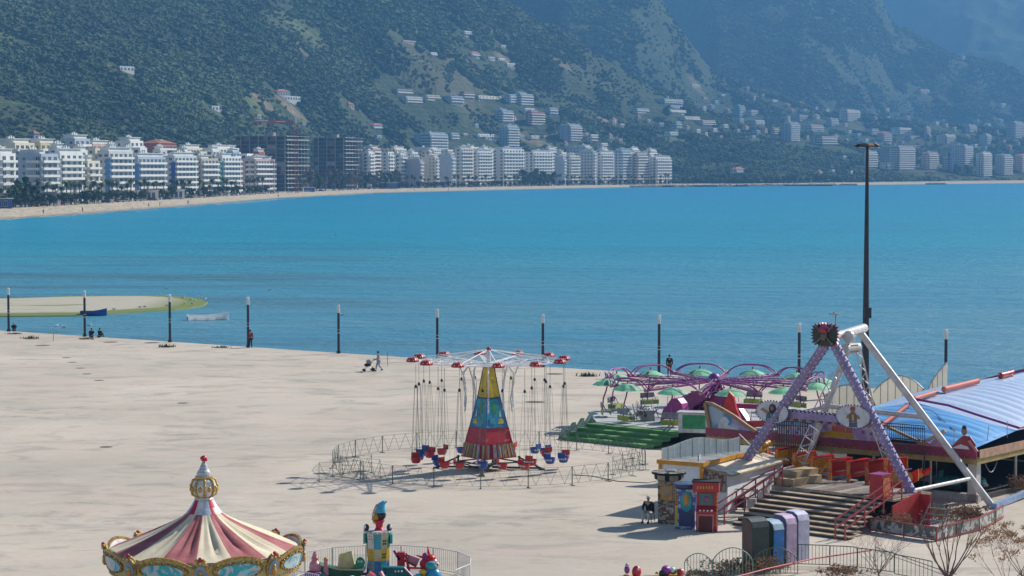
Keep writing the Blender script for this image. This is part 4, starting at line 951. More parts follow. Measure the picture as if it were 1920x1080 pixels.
# rocks of the shore right of the beach
b = MB(); MROCK = paint('shore_rock', (.24, .21, .18), .95, .35, .3); rr = random.Random(21)
for _ in range(900):
    px = rr.uniform(1180, 1570); d = float(d_shore(np.array([px]))[0]) + rr.uniform(-6, 26); X = (px - 960) * d / F; s_ = rr.uniform(.5, 1.7)
    b.sphere((X, d, max(WZ, tz(X, d)) + s_ * .15), (s_ * rr.uniform(.8, 1.6), s_, s_ * rr.uniform(.5, .9)), MROCK, 6, 4, Matrix.Rotation(rr.uniform(0, 3), 4, 'Z') @ Matrix.Rotation(rr.uniform(-.5, .5), 4, 'X'))
o = b.build('shore_rocks'); o['kind'] = 'stuff'
MPIER = paint('dark_pier_timber', (.07, .06, .06), .9)
for x0, x1, off, lb in ((1240, 1262, 12, 'short dark groyne right of the beachfront row'), (1290, 1345, 10, 'long low dark pier before the green spur'), (1375, 1402, 14, 'dark deck in front of the red roofed seaside restaurant'), (1416, 1560, 20, 'long white topped pier reaching right of the restaurant'), (1572, 1606, 26, 'low dark breakwater left of the mast'), (1735, 1772, 30, 'dark breakwater far right of the mast')):
    d = float(d_shore(np.array([(x0 + x1) / 2]))[0]) - off; wd = (x1 - x0) * d / F; o = empty('pier', (((x0 + x1) / 2 - 960) * d / F, d, WZ), 0, lb, 'pier', 'low piers and breakwaters of the far shore')
    b = MB(); b.box((0, 0, .7), (wd, 7, 1.2), MPIER); n_ = int(wd / 6)
    for k in range(n_): b.box((-wd / 2 + 3 + k * 6, -3.6, .3), (.8, .5, 2.2), MPIER)
    b.build('base', o); b = MB(); b.box((wd * .05, 0, 1.9), (wd * .8, 5, .3), MSLABW if x1 - x0 > 40 else MPIER)
    for k in range(max(2, n_ // 2)): b.box((-wd * .33 + k * wd * .74 / max(1, n_ // 2), -2, 1.5), (.3, .3, 1.0), MPIER)
    b.build('deck', o)
# ================================================================ water side: sandbar, boats, gulls, quay lamps, mast
def bar_mat():
    m, t, b = nodes('sandbar'); p = gpos(t)
    n = noise(t, 1, 5, .6, gpos(t, .06, .25, 1), .6); f = noise(t, 1.5, 4, .7, p)
    sep = N(t, 'ShaderNodeSeparateXYZ'); t.links.new(p, sep.inputs[0])
    sand = mixc(t, f, (.50, .45, .35), (.36, .33, .25)); alg = mixc(t, f, (.10, .145, .025), (.17, .215, .05))
    g = N(t, 'ShaderNodeMapRange'); g.inputs[1].default_value = -50; g.inputs[2].default_value = -44; t.links.new(sep.outputs[0], g.inputs[0])
    z = N(t, 'ShaderNodeMapRange'); z.inputs[1].default_value = -.67; z.inputs[2].default_value = -.74; t.links.new(sep.outputs[2], z.inputs[0])
    mx = N(t, 'ShaderNodeMath', operation='MAXIMUM'); t.links.new(g.outputs[0], mx.inputs[0]); t.links.new(z.outputs[0], mx.inputs[1])
    ad = N(t, 'ShaderNodeMath', operation='MAXIMUM'); t.links.new(mx.outputs[0], ad.inputs[0]); t.links.new(ramp(t, n, [(.58, 0), (.64, .9)]), ad.inputs[1])
    t.links.new(mixc(t, ad.outputs[0], sand, alg), b.inputs['Base Color']); b.inputs['Roughness'].default_value = .9
    bump(t, b, f, .5, .1); return m
outl = [(-420, 566), (-200, 560), (0, 560), (120, 556), (220, 554.5), (300, 554.5), (350, 557), (378, 561), (391, 567), (385, 573), (362, 577.5), (330, 581), (290, 583.5), (240, 586.5), (200, 589.5), (150, 592.5), (60, 593.5), (-60, 594.5), (-250, 597), (-420, 602)]
b = MB(); ring = [G(x, y, -.93) for x, y in outl]; cx = sum(p.x for p in ring) / len(ring); cy = sum(p.y for p in ring) / len(ring)
MBAR = bar_mat(); n = len(ring); vs = [(cx * .0 + cx, cy, -.5)]
rings = []
for s_, z in ((1.0, -1.12), (.985, -.86), (.90, -.78), (.75, -.66)):
    rings.append([(cx + (p.x - cx) * s_, cy + (p.y - cy) * s_, z) for p in ring])
for k in range(3):
    for i in range(n):
        j = (i + 1) % n; b.add([rings[k][i], rings[k][j], rings[k + 1][j], rings[k + 1][i]], [(0, 3, 2, 1)], MBAR, True)
b.add([*rings[3], (cx, cy, -.6)], [(i, n, (i + 1) % n) for i in range(n)], MBAR, True)
o = b.build('sandbar'); o['kind'] = 'structure'

MBOATW = thin('boat_white_fibreglass', (.90, .90, .90), .5); MBOATB = paint('boat_blue_paint', (.02, .09, .36), .35); MWOOD = paint('weathered_wood', (.28, .21, .14), .85, .2, 6)
def rowboat(loc, rz, L, W, hull, inner, label, motor=True):
    root = empty('rowing_boat', loc, rz, label, 'boat')
    b = MB(); n = 13; secs = []
    for i in range(n):
        t = i / (n - 1); x = (t - .5) * L
        w_ = W / 2 * (1 - max(0, (t - .45) / .55) ** 2.2) * (.82 + .18 * min(1, t / .25)); sh = .46 + .85 * max(0, t - .35) ** 1.6 + .10 * (1 - t)
        w_ = max(w_, .03)
        secs.append([(x, -w_, sh), (x - .0, -w_ * .86, .12), (x, -w_ * .3, -.12), (x, w_ * .3, -.12), (x, w_ * .86, .12), (x, w_, sh)])
    for a, c in zip(secs[:-1], secs[1:]):
        for k in range(5): b.add([a[k], c[k], c[k + 1], a[k + 1]], [(0, 1, 2, 3)], hull, True)
        for k in range(5):
            i1 = [(p[0], p[1] * .92, p[2] + (.06 if 0 < j < 5 else 0)) for j, p in enumerate(a)]; i2 = [(p[0], p[1] * .92, p[2] + (.06 if 0 < j < 5 else 0)) for j, p in enumerate(c)]
            b.add([i1[k], i1[k + 1], i2[k + 1], i2[k]], [(0, 1, 2, 3)], inner, True)
        for k in (0, 5): b.bar(Vector(a[k]), Vector(c[k]), .07, hull)
    b.add(secs[0], [(0, 1, 2, 3, 4, 5)], hull); b.build('hull', root)
    for tx in (-.28, .02, .25):
        s_ = MB(); s_.box((tx * L, 0, .33), (.24, W * .78, .04), MWOOD if inner is not hull else hull); s_.build('bench', root)
    if motor:
        m = MB(); m.box((-L / 2 - .12, 0, .55), (.26, .26, .36), inner); m.box((-L / 2 - .14, 0, .1), (.09, .09, .7), MBLACKC); m.build('outboard_motor', root)
    return root
p = G(390, 600, WZ); rowboat((p.x, p.y, WZ + .02), R(8), 4.9, 1.6, MBOATW, MBOATW, 'white open rowing boat floating off the green sandbar')
p = G(174, 592, WZ); rowboat((p.x, p.y, WZ + .02), R(4), 3.3, 1.3, MBOATB, MBOATB, 'blue rowing boat moored at the edge of the sandbar', False)

MGULL = paint('gull_feathers', (.9, .9, .9), .8); MGULLW = paint('gull_wings', (.6, .61, .63), .8)
def gull(loc, rz, label):
    root = empty('seagull', loc, rz, label, 'seagull', 'gulls on the sandbar and water'); root.scale = (1.25,) * 3
    b = MB(); b.sphere((0, 0, .16), (.20, .085, .085), MGULL, 8, 6); b.sphere((.17, 0, .27), (.055, .05, .05), MGULL, 8, 6); b.tube((.13, 0, .18), (.16, 0, .27), .05, MGULL, .04, 6); b.tube((.2, 0, .265), (.28, 0, .255), .014, paint('gull_beak', (.5, .3, .03)), .005, 5); b.build('body', root)
    b = MB(); b.sphere((-.04, .065, .18), (.2, .03, .06), MGULLW, 8, 6); b.sphere((-.04, -.065, .18), (.2, .03, .06), MGULLW, 8, 6); b.tube((-.15, 0, .17), (-.30, 0, .16), .04, MGULLW, .01, 5); b.build('wings', root)
    return root
gspots = [(300, 555), (314, 558), (342, 560), (345, 571), (357, 564), (364, 567), (376, 560), (262, 578), (270, 577), (313, 575), (360, 572), (385, 563), (212, 582), (320, 561), (312, 541.5), (641, 592), (629, 441), (505, 545), (118, 615), (166, 612), (104, 613)]
for i, (x, y) in enumerate(gspots):
    on = i < 14; p = G(x, y, -.72 if on else WZ)
    gull((p.x, p.y, -.74 if on else WZ - .06), rnd.uniform(0, 6.28), ('white gull standing on the green algae tip of the sandbar' if on else ['lone white gull floating beyond the sandbar tip', 'white gull floating right of the fifth lamp post', 'white gull far out on the bay', 'white gull floating above the white boat', 'white gull floating behind the two seated figures', 'gull floating near the quay between two posts', 'white gull floating near the left seated figure'][i - 14]))

# lamps on the quay edge
MPOST = paint('dark_lamp_post', (.012, .016, .028), .45); MLAMPW = paint('lamp_glass_white', (.72, .74, .76), .3)
posts = [(14, 540), (157, 545), (317, 552), (464, 557), (634, 572), (819.5, 580), (1018, 590), (1236.5, 591), (1500, 606), (1776, 618)]
names = ['leftmost quay lamp post', 'quay lamp post beside the two people seated on the ground', 'quay lamp post right of the sandbar tip', 'quay lamp post with a walking person in dark red beside it', 'quay lamp post between the white boat and the stroller', 'quay lamp post behind the left of the swing ride', 'quay lamp post behind the right of the swing ride', 'quay lamp post left of the black clothed man at the umbrella ride', 'quay lamp post just left of the ship ride apex', 'rightmost quay lamp post behind the curved white panels']
for (px, yt), lb in zip(posts, names):
    # foot on the quay line
    dx = .6; x = None
    for it in range(30):
        yy = quay(x if x is not None else 0) - dx if x is not None else 200
        x = (px - 960) * yy / F
    yy = quay(x) - dx
    hh = H - (yt - YH) * yy / F
    root = empty('lamp_post', (x, yy, 0), 0, lb, 'lamp post', 'lamp posts along the quay')
    b = MB(); b.tube((0, 0, 0), (0, 0, hh - .75), .13, MPOST, .12, 10); b.tube((0, 0, 0), (0, 0, .25), .2, MPOST, n=10)
    b.tube((0, 0, hh * .42), (0, 0, hh * .42 + .05), .145, MLAMPW, n=10); b.tube((0, 0, hh * .42 + .3), (0, 0, hh * .42 + .33), .145, MLAMPW, n=10); b.build('pole', root)
    b = MB(); b.tube((0, 0, hh - .75), (0, 0, hh - .05), .145, MLAMPW, n=10); b.tube((0, 0, hh - .05), (0, 0, hh + .02), .17, MLAMPW, .05, n=10); b.build('lamp_head', root)
# high mast
d = 172.0; x = (1625 - 960) * d / F; hh = H - (268 - YH) * d / F
mast = empty('light_mast', (x, d, 0), 0, 'tall dark floodlight mast with a ring of floodlights on top', 'light mast')
b = MB(); b.tube((0, 0, 0), (0, 0, hh - .3), .30, MPOST, .11, 14)
b.tube((0, 0, hh * .2), (0, 0, hh * .2 + .5), .34, MPOST, n=12); b.box((.1, -.3, hh * .33), (.5, .35, .8), MPOST); b.build('pole', mast)
b = MB(); b.path([(math.cos(a) * .75, math.sin(a) * .75, hh - .25) for a in [k * math.pi / 6 for k in range(12)]], .05, MPOST, closed=True)
b.bar((-.75, 0, hh - .25), (.75, 0, hh - .25), .06, MPOST); b.bar((0, -.75, hh - .25), (0, .75, hh - .25), .06, MPOST); b.build('head_ring', mast)
MRUST = paint('rusty_lamp_visor', (.22, .14, .09), .8)
for k in range(8):
    a = k * math.pi / 4 + .2; c = Vector((math.cos(a) * .82, math.sin(a) * .82, hh - .2)); b = MB()
    M = Matrix.Rotation(a, 4, 'Z') @ Matrix.Rotation(R(28), 4, 'Y')
    b.box(c, (.34, .46, .16), MPOST if k % 3 else MRUST, M=M); b.box(c + Vector((math.cos(a) * .03, math.sin(a) * .03, -.09)), (.28, .38, .02), MLAMPW, M=M); b.build('floodlight', mast)

# people on the plaza
def ground(px, py): p = G(px, py); return (p.x, p.y, 0)
gp = ground(709, 697)
person(gp, R(-75), 'walk', 'person in a pale grey hoodie and pale jeans pushing a stroller', MGREYC, MBLUEC, group=None)
# stroller
sp = (gp[0] - .85, gp[1] + .1, 0)
st = empty('stroller', sp, R(180 + 15), 'dark baby stroller pushed across the plaza by the quay', 'stroller')
MCHROME = paint('grey_metal_tube', (.35, .35, .36), .35, metal=.7)
b = MB()
for s_ in (-.22, .22): b.tube((.38, s_, .2), (-.1, s_, .62), .018, MCHROME); b.tube((-.1, s_, .62), (-.48, s_, 1.02), .018, MCHROME); b.tube((-.3, s_, .14), (.12, s_, .5), .018, MCHROME)
b.tube((-.48, -.22, 1.02), (-.48, .22, 1.02), .022, MBLACKC); b.build('frame', st)
b = MB(); b.sphere((.1, 0, .55), (.32, .2, .16), MBLACKC, 12, 8); b.build('seat', st)
b = MB(); b.sphere((-.02, 0, .82), (.26, .22, .22), MGREYC, 12, 8); b.build('canopy', st)
for sx, rr in ((.42, .11), (-.34, .16)):
    for sy in (-.24, .24): b = MB(); b.tube((sx, sy - .03, rr), (sx, sy + .03, rr), rr, MTYRE, n=14); b.build('wheel', st)
gp = ground(469, 652); person((gp[0], gp[1] - .3, 0), R(170), 'stand', 'person in dark red jacket walking beside the fourth lamp post', MREDC, MBLACKC)
gp = ground(170, 633); person(gp, R(200), 'ground', 'left one of two black clothed people seated on the quay', MBLACKC, MBLACKC)
gp = ground(184, 633); person(gp, R(150), 'ground', 'right one of two black clothed people seated on the quay', MBLACKC, MBLACKC)
gp = ground(24, 621.5); person(gp, R(190), 'ground', 'black clothed person with pale hair sitting at the leftmost lamp post', MBLACKC, MBLACKC, MGREYC)
x = 13.3; person((x, quay(x) - 1.0, .0), R(185), 'stand', 'man in black jacket and dark red trousers at the quay edge', MBLACKC, MREDC, scale=1.02)
# thin marker posts
for (px, yb, h_) , lb in (((98, 640, 1.1), 'thin grey stake on the plaza near the left'), ((726, 687, 1.05), 'thin grey stake right of the stroller')):
    p = ground(px, yb); b = MB(); b.tube(p, (p[0], p[1], h_), .035, MCHROME); b.tube((p[0], p[1], h_), (p[0], p[1], h_ + .12), .07, MCHROME); tag(b.build('marker_stake'), lb, 'stake', 'marker stakes')
# weeds growing from the planting holes and the covers of drains
MWEED = leaf_mat('low_weeds', (.05, .075, .02), (.14, .16, .06)); MSOIL = paint('dark_soil', (.13, .10, .075), .95)
holes = [(24, 626, 1), (55, 635, 2), (78, 648, 0), (160, 636, 1), (205, 642, 0), (283, 643, 0), (310, 651, 2), (413, 652, 1), (1040, 702, 0), (1102, 706, 2), (122, 671, 3), (133, 680, 3), (148, 691, 3), (160, 702, 3), (183, 714, 3), (340, 757, 3), (195, 840, 3), (1003, 755, 0)]
for i, (x, y, k) in enumerate(holes):
    p = ground(x, y); b = MB(); r_ = .75 if k != 3 else .42
    b.add([(p[0] + math.cos(a) * r_, p[1] + math.sin(a) * r_, .006) for a in [j * math.pi / 8 for j in range(16)]], [tuple(range(16))], MSOIL)
    o = b.build('planting_hole' if k != 3 else 'drain_cover'); tag(o, ('round planting hole of dark soil in the plaza, %s' if k != 3 else 'small dark drain cover in the plaza, %s') % ['at the leftmost lamp post', 'with weeds near the leftmost lamp', 'near the thin left stake', 'at the second lamp post', 'right of the two seated people', 'left of the third lamp post', 'with grass under the third lamp post', 'before the fourth lamp post', 'right of the swing ride top', 'with weeds left of the umbrella ride', 'first of the short row', 'second of the short row', 'third of the short row', 'fourth of the short row', 'last of the short row', 'alone mid plaza', 'alone at the lower left', 'behind the swing ride'][i], 'planting hole' if k != 3 else 'drain cover', 'holes and covers in the plaza')
    if k in (1, 2):
        b = MB(); rr = random.Random(i)
        for j in range(70):
            q = Vector((p[0] + rr.gauss(0, .4), p[1] + rr.gauss(0, .35), 0)); a = rr.uniform(0, 6.28); hh_ = rr.uniform(.06, .2) * k; dv = Vector((math.cos(a), math.sin(a), 0))
            b.add([q - dv * .06, q + dv * .06, q + Vector((rr.gauss(0, .06), rr.gauss(0, .06), hh_))], [(0, 1, 2)], MWEED)
        o = b.build('weeds'); o['kind'] = 'stuff'
# ================================================================ swing carousel
MYEL = paint('ride_yellow', (.62, .46, .03), .5); MRBLUE = paint('ride_blue', (.02, .17, .36), .5); MRED2 = paint('ride_red', (.48, .02, .03), .4); MGREEN = paint('ride_green', (.03, .30, .12), .5)
MWHT = paint('ride_white', (.68, .67, .66), .5); MDARKF = paint('dark_steel', (.03, .035, .04), .6); MCHAIN = paint('galvanised_chain', (.16, .16, .17), .5, metal=.5); MGOLD = paint('gold_trim', (.55, .36, .09), .4, metal=.3); MPINK = paint('ride_pink', (.62, .25, .32), .4); MWIRE = paint('fence_wire_green', (.10, .15, .12), .6); MTURQ = paint('ride_turquoise', (.04, .35, .42), .4)
SX, SY = -1.35, 129.6
sw = empty('swing_carousel', (SX, SY, 0), 0, 'swing carousel with yellow, blue and red tapering tower', 'swing ride')
rot0 = R(38)
def sq(b, z0, h0, z1, h1, mat):
    vs = [(sx * h, sy * h, z) for z, h in ((z0, h0), (z1, h1)) for sx, sy in ((-1, -1), (1, -1), (1, 1), (-1, 1))]
    b.add(vs, [(i, (i + 1) % 4, 4 + (i + 1) % 4, 4 + i) for i in range(4)] + [(7, 6, 5, 4), (0, 1, 2, 3)], mat)
tw = empty('tower', (0, 0, 0)); bpy.data.objects.remove(tw)
def part(b, name, par, rz=0, loc=(0, 0, 0)):
    o = b.build(name, par); o.rotation_euler = (0, 0, rz); o.location = loc; return o
def lens_mat(name, c1, c2, sc=6):
    """painted fairground panel: two colours in loose flowing shapes"""
    m, t, b = nodes(name); p = gpos(t, obj=True)
    n = noise(t, sc, 2, .5, p, 1.5); c = mixc(t, ramp(t, n, [(.45, 0), (.5, 1)]), c1, c2)
    n2 = noise(t, sc * 2.3, 2, .5, p, .5); c = mixc(t, ramp(t, n2, [(.62, 0), (.66, .8)]), c, tuple(min(1, v * 1.5 + .12) for v in c1))
    t.links.new(c, b.inputs['Base Color']); b.inputs['Roughness'].default_value = .4; return m
MSW_B = lens_mat('painted_blue_panel', (.02, .17, .36), (.03, .30, .42), 1.6); MSW_Y = lens_mat('painted_yellow_panel', (.60, .45, .03), (.50, .33, .02), 1.5); MSW_R = lens_mat('painted_red_panel', (.48, .02, .04), (.40, .02, .03), 1.3)
def tower_part(name, z0, h0, z1, h1, mat, extra=None):
    b = MB(); sq(b, z0, h0, z1, h1, mat)
    if extra: extra(b)
    return part(b, name, sw, rot0)
def rim(z0, h0, z1, h1, mat, r):
    def f(b):
        for sx, sy in ((-1, -1), (1, -1), (1, 1), (-1, 1)): b.bar((sx * h0, sy * h0, z0), (sx * h1, sy * h1, z1), r, mat)
        for z, h in ((z0, h0), (z1, h1)):
            c = [(-h, -h, z), (h, -h, z), (h, h, z), (-h, h, z)]
            for i in range(4): b.bar(c[i], c[(i + 1) % 4], r, mat)
    return f
tower_part('yellow_section', 4.20, .46, 5.95, .22, MSW_Y, rim(4.2, .465, 5.95, .225, MDARKF, .045))
def blue_extra(b):
    rim(2.5, .79, 4.15, .485, MRBLUE, .05)(b)
    for sx in (-1, 1):
        pass
    # painted green and yellow motifs on the two visible faces
    for (ax, s_) in (((1, 0, 0), -1), ((0, 1, 0), -1)):
        nrm = Vector((0, -1, 0)) if ax[0] else Vector((-1, 0, 0)); A = Vector(ax)
        def at(a, z): k = (z - 2.5) / 1.65; return nrm * ((.79 + (.485 - .79) * k) + .012) + A * a * .78 + Vector((0, 0, z))
        b.add([at(-.28, 3.3), at(.18, 3.3), at(.14, 3.95), at(-.22, 3.95)], [(0, 1, 2, 3)], MGREEN); b.add([at(-.6, 2.7), at(-.1, 2.72), at(-.12, 3.1), at(-.55, 3.05)], [(0, 1, 2, 3)], MTURQ)
        b.add([at(.1, 2.7), at(.7, 2.7), at(.62, 2.95), at(.3, 3.0)], [(0, 1, 2, 3)], MYEL); b.add([at(.3, 3.1), at(.5, 3.1), at(.42, 3.6)], [(0, 1, 2)], MWHT)
tower_part('blue_section', 2.5, .78, 4.15, .48, MSW_B, blue_extra)
tower_part('red_section', 1.62, .96, 2.45, .80, MSW_R, rim(1.62, .965, 2.45, .81, MRED2, .05))
def slats(b):
    rim(.75, 1.13, 1.58, .98, MRED2, .06)(b)
    rr = random.Random(4)
    for k in range(26):
        u = -1 + 2 * (k + .5) / 26; m = [MWHT, MRED2, MYEL, MRED2, MGREYC, MGREYC][rr.randint(0, 5)]
        b.bar((u * 1.13, -1.135, .78), (u * .98, -.985, 1.56), .035, m); b.bar((-1.135, u * 1.13, .78), (-.985, u * .98, 1.56), .035, m); b.bar((1.135, u * 1.13, .78), (.985, u * .98, 1.56), .035, m)
tower_part('slatted_base', .75, 1.08, 1.58, .93, paint('dim_red_board', (.22, .02, .03)), slats)
b = MB()
for k in range(4):
    a = rot0 + math.pi / 4 + k * math.pi / 2; d1 = Vector((math.cos(a), math.sin(a), 0))
    b.bar(d1 * 1.7 + Vector((0, 0, .75)), d1 * 3.1 + Vector((0, 0, .08)), .09, MDARKF); b.bar(d1 * 1.8 + Vector((0, 0, .1)), d1 * 1.8 + Vector((0, 0, .8)), .12, MDARKF); b.bar(d1 * .2 + Vector((0, 0, .12)), d1 * 3.1 + Vector((0, 0, .10)), .1, MDARKF); b.box(d1 * 3.1 + Vector((0, 0, .04)), (.35, .35, .07), MDARKF)
c4 = [Vector((math.cos(rot0 + math.pi / 4 + k * math.pi / 2), math.sin(rot0 + math.pi / 4 + k * math.pi / 2), 0)) * 1.8 + Vector((0, 0, .45)) for k in range(4)]
for k in range(4): b.bar(c4[k], c4[(k + 1) % 4], .07, MDARKF); b.bar(c4[k], c4[(k + 1) % 4] - Vector((0, 0, .35)), .04, MDARKF)
part(b, 'foot_frame', sw)
b = MB(); b.tube((0, 0, 5.95), (0, 0, 6.95), .14, MWHT, .1, 12); b.tube((0, 0, 6.05), (0, 0, 6.22), .5, MWHT, .46, 16); b.sphere((0, 0, 7.0), .14, MRED2, 8, 6); part(b, 'hub', sw)
NA = 12; RA = 4.35; ZA = 6.32
MLATT = paint('white_lattice', (.85, .84, .83), .5, grime=.1)
for k in range(NA):
    a = 2 * math.pi * k / NA + .13; u = Vector((math.cos(a), math.sin(a), 0)); s_ = Vector((-math.sin(a), math.cos(a), 0))
    b = MB(); z = Vector((0, 0, 1))
    for q in (-1, 1): b.bar(u * .45 + s_ * .12 * q + z * 6.15, u * RA + s_ * .05 * q + z * ZA, .045, MLATT)
    b.bar(u * .3 + z * 6.95, u * RA + z * (ZA + .08), .04, MLATT)
    for j in range(9):
        t0, t1 = j / 9, (j + 1) / 9; q = 1 if j % 2 else -1
        b.bar(u * (.45 + (RA - .45) * t0) + s_ * (.12 - .07 * t0) * q + z * (6.15 + .17 * t0), u * (.45 + (RA - .45) * t1) - s_ * (.12 - .07 * t1) * q + z * (6.15 + .17 * t1), .022, MLATT)
    a2 = a + 2 * math.pi / NA; u2 = Vector((math.cos(a2), math.sin(a2), 0))
    for rr_ in (1.1, 2.0, 2.9, 3.6, 4.2): b.bar(u * rr_ + z * (6.15 + .04 * rr_), u2 * rr_ + z * (6.15 + .04 * rr_), .026, MLATT)
    for r0_, r1_ in ((1.1, 2.0), (2.0, 2.9), (2.9, 3.6), (3.6, 4.2)): b.bar(u * r0_ + z * (6.15 + .04 * r0_), u2 * r1_ + z * (6.15 + .04 * r1_), .02, MLATT)
    o = part(b, 'arm', sw)
    # red flower light at the tip: half dome with petals
    fb = MB(); c = u * (RA + .08) + z * (ZA - .02)
    def rb(t, r, zz): return r * (1 + .10 * math.cos(6 * t))
    fb.lathe([(.34, 0), (.33, .11), (.25, .23), (.11, .29), (0.001, .31)], MRED2, c, 24, rib=rb)
    for j in range(9): t = j * 2 * math.pi / 9; fb.sphere(c + Vector((math.cos(t) * .36, math.sin(t) * .36, .13)), .035, MWHT, 6, 4); fb.sphere(c + Vector((math.cos(t + .3) * .22, math.sin(t + .3) * .22, .27)), .03, MWHT, 6, 4)
    part(fb, 'flower_lamp', o)
# drooping light arms under the canopy
for k in range(10):
    a = 2 * math.pi * k / 10 + .3; u = Vector((math.cos(a), math.sin(a), 0)); z = Vector((0, 0, 1)); b = MB()
    pts = [u * 1.15 + z * 6.15, u * 1.5 + z * 5.7, u * 1.55 + z * 5.2, u * 1.35 + z * 4.2, u * 1.45 + z * 3.4] if k % 2 else [u * 1.9 + z * 6.2, u * 1.5 + z * 5.3, u * 1.42 + z * 4.6, u * 1.5 + z * 3.6]
    b.path(pts, .045, MWHT, 6)
    for j in range(1, len(pts)):
        for q in range(5): b.sphere(pts[j - 1].lerp(pts[j], q / 5) , .06, MWHT, 6, 4)
    part(b, 'light_strip', sw)
# hanging seats
def seat_meshes(mat):
    b = MB()
    b.lathe([(.12, 0), (.21, .03), (.25, .15), (.27, .30)], mat, (0, 0, 0), 14)
    b.lathe([(.24, .30), (.22, .16), (.18, .06), (.0, .05)], mat, (0, 0, 0), 14)
    for k in range(5):
        a = math.pi * .75 + k * .39; b.sphere((math.cos(a) * .255, math.sin(a) * .255, .20), (.05, .05, .055), MWHT, 8, 6)
    b.box((-.26, 0, .38), (.04, .42, .24), mat)
    return mesh_of(b, 'seat_shell')
SRED, SBLU = seat_meshes(paint('swing_seat_red', (.50, .025, .03), .35)), seat_meshes(paint('swing_seat_blue', (.02, .09, .38), .35))
order = 'RRBBRBRBRBRBRBRRBR'
def hang_meshes():
    b = MB()
    top = Vector((0, 0, 4.75)); kn = Vector((0, 0, 3.7))
    b.tube(top, kn, .011, MCHAIN, n=4)
    b.sphere(kn, (.07, .07, .09), MDARKF, 8, 6)
    for sx, sy in ((-.22, -.2), (-.22, .2), (.2, -.2), (.2, .2)): b.tube(kn + Vector((sx * .3, sy * .3, -.03)), (sx, sy, .30), .0075, MCHAIN, n=4)
    return mesh_of(b, 'chains')
HANG = hang_meshes(); rs_ = random.Random(5); ns = 22
for k in range(ns):
    a = 2 * math.pi * (k + .2) / ns; r_ = 4.05 + (.38, -.5, 0)[k % 3]
    red = order[k % len(order)] == 'R'
    o = link_mesh('seat', SRED if red else SBLU, sw, (math.cos(a) * r_, math.sin(a) * r_, .52 + rs_.uniform(-.06, .06)), a + R(90) + rs_.uniform(-.25, .25))
    o.scale = (1.12, 1.12, 1.2); o['label'] = 'red bucket seat with round holes' if red else 'blue bucket seat with round holes'
    link_mesh('chains', HANG, o)
# barrier round the swing ride: zigzag wire panels
def wire_panel(w_, h_=1.05, zig=3, mat=None, lean=0, rails=5):
    mat = mat or MWIRE; b = MB()
    for k in range(rails): b.tube((0, 0, .12 + (h_ - .12) * k / (rails - 1)), (w_, 0, .12 + (h_ - .12) * k / (rails - 1)), .005 if 0 < k < rails - 1 else .011, mat, n=4)
    for x in (0, w_): b.tube((x, 0, 0), (x, 0, h_), .015, mat, n=5); b.bar((x, -.22, .02), (x, .22, .02), .03, mat)
    for k in range(zig):
        x0 = w_ * k / zig; x1 = w_ * (k + 1) / zig; b.tube((x0, 0, h_), ((x0 + x1) / 2, 0, .12), .010, mat, n=4); b.tube(((x0 + x1) / 2, 0, .12), (x1, 0, h_), .010, mat, n=4)
    return mesh_of(b, 'barrier')
NP = 22; RF = 9.2; WP = 2 * RF * math.sin(math.pi / NP) * .985; PAN = wire_panel(WP)
CX, CY = SX + .05, SY + 1.2
which = ['behind', 'right of', 'in front of', 'left of']
for k in range(NP):
    a = 2 * math.pi * k / NP + .1
    deg = math.degrees(a) % 360
    if 318 < deg < 336: continue
    x = CX + math.cos(a) * RF; y = CY + math.sin(a) * RF
    side = 'right' if deg < 40 or deg > 320 else ('back' if deg < 140 else ('left' if deg < 220 else 'front'))
    o = link_mesh('barrier_panel', PAN, None, (x, y, 0), a + math.pi / 2 + math.pi / NP)
    tag(o, 'zigzag wire barrier panel at the %s of the ring round the swing ride' % side, 'barrier', 'barrier panels round the swing ride')
for k, (px, py, an) in enumerate([(596, 905, 20), (622, 896, 35), (640, 893, -30), (1150, 893, 50), (1168, 884, 60)]):
    p = G(px, py); o = link_mesh('barrier_panel', PAN, None, (p.x, p.y, 0), R(an)); tag(o, ['leaning loose wire panel farthest left of the swing ring', 'second loose wire panel left of the swing ring', 'third loose wire panel left of the swing ring', 'loose wire panel outside the right of the ring', 'loose greenish wire panel farthest right of the ring'][k], 'barrier', 'barrier panels round the swing ride')
b = MB(); b.path([G(x, y, .02) for x, y in ((1075, 893), (1110, 895), (1160, 905), (1215, 908), (1240, 903))], .02, MDARKF); tag(b.build('power_cable'), 'dark cable lying on the plaza right of the swing ride', 'cable')
# ================================================================ umbrella ride
MPUR = paint('ride_magenta', (.32, .04, .20), .45); MPUR2 = paint('ride_purple', (.25, .05, .30), .45); MMINT = thin('umbrella_mint_cloth', (.50, .88, .64), .5); MDGRN = paint('dark_green_trim', (.02, .14, .12), .5)
MLIME = paint('bench_lime', (.36, .42, .06), .6); MBENCHG = paint('bench_grey_back', (.24, .25, .28), .6); MDECK = paint('deck_grey_boards', (.46, .46, .47), .8, .15, 1.5); MSTEPG = paint('step_green', (.10, .27, .07), .6, .25, 1.2); MSTEPS = paint('step_side_grey_green', (.20, .29, .28), .7)
UX, UY, UZ = 13.6, 150.0, .85; RZ = R(-42)
um = empty('umbrella_ride', (UX, UY, 0), RZ, 'umbrella ride with mint green canopies on purple arms', 'fairground ride')
b = MB(); rd = 8.9; oc = [(math.cos(k * math.pi / 4 + math.pi / 8) * rd, math.sin(k * math.pi / 4 + math.pi / 8) * rd) for k in range(8)]
b.prism([(x, y) for x, y in oc], (1, 0, 0), (0, 1, 0), (0, 0, UZ - .12), (0, 0, .12), MDECK, MSTEPS)
b.prism([(x * .97, y * .97) for x, y in oc], (1, 0, 0), (0, 1, 0), (0, 0, .02), (0, 0, UZ - .15), MDARKF); b.build('deck', um)
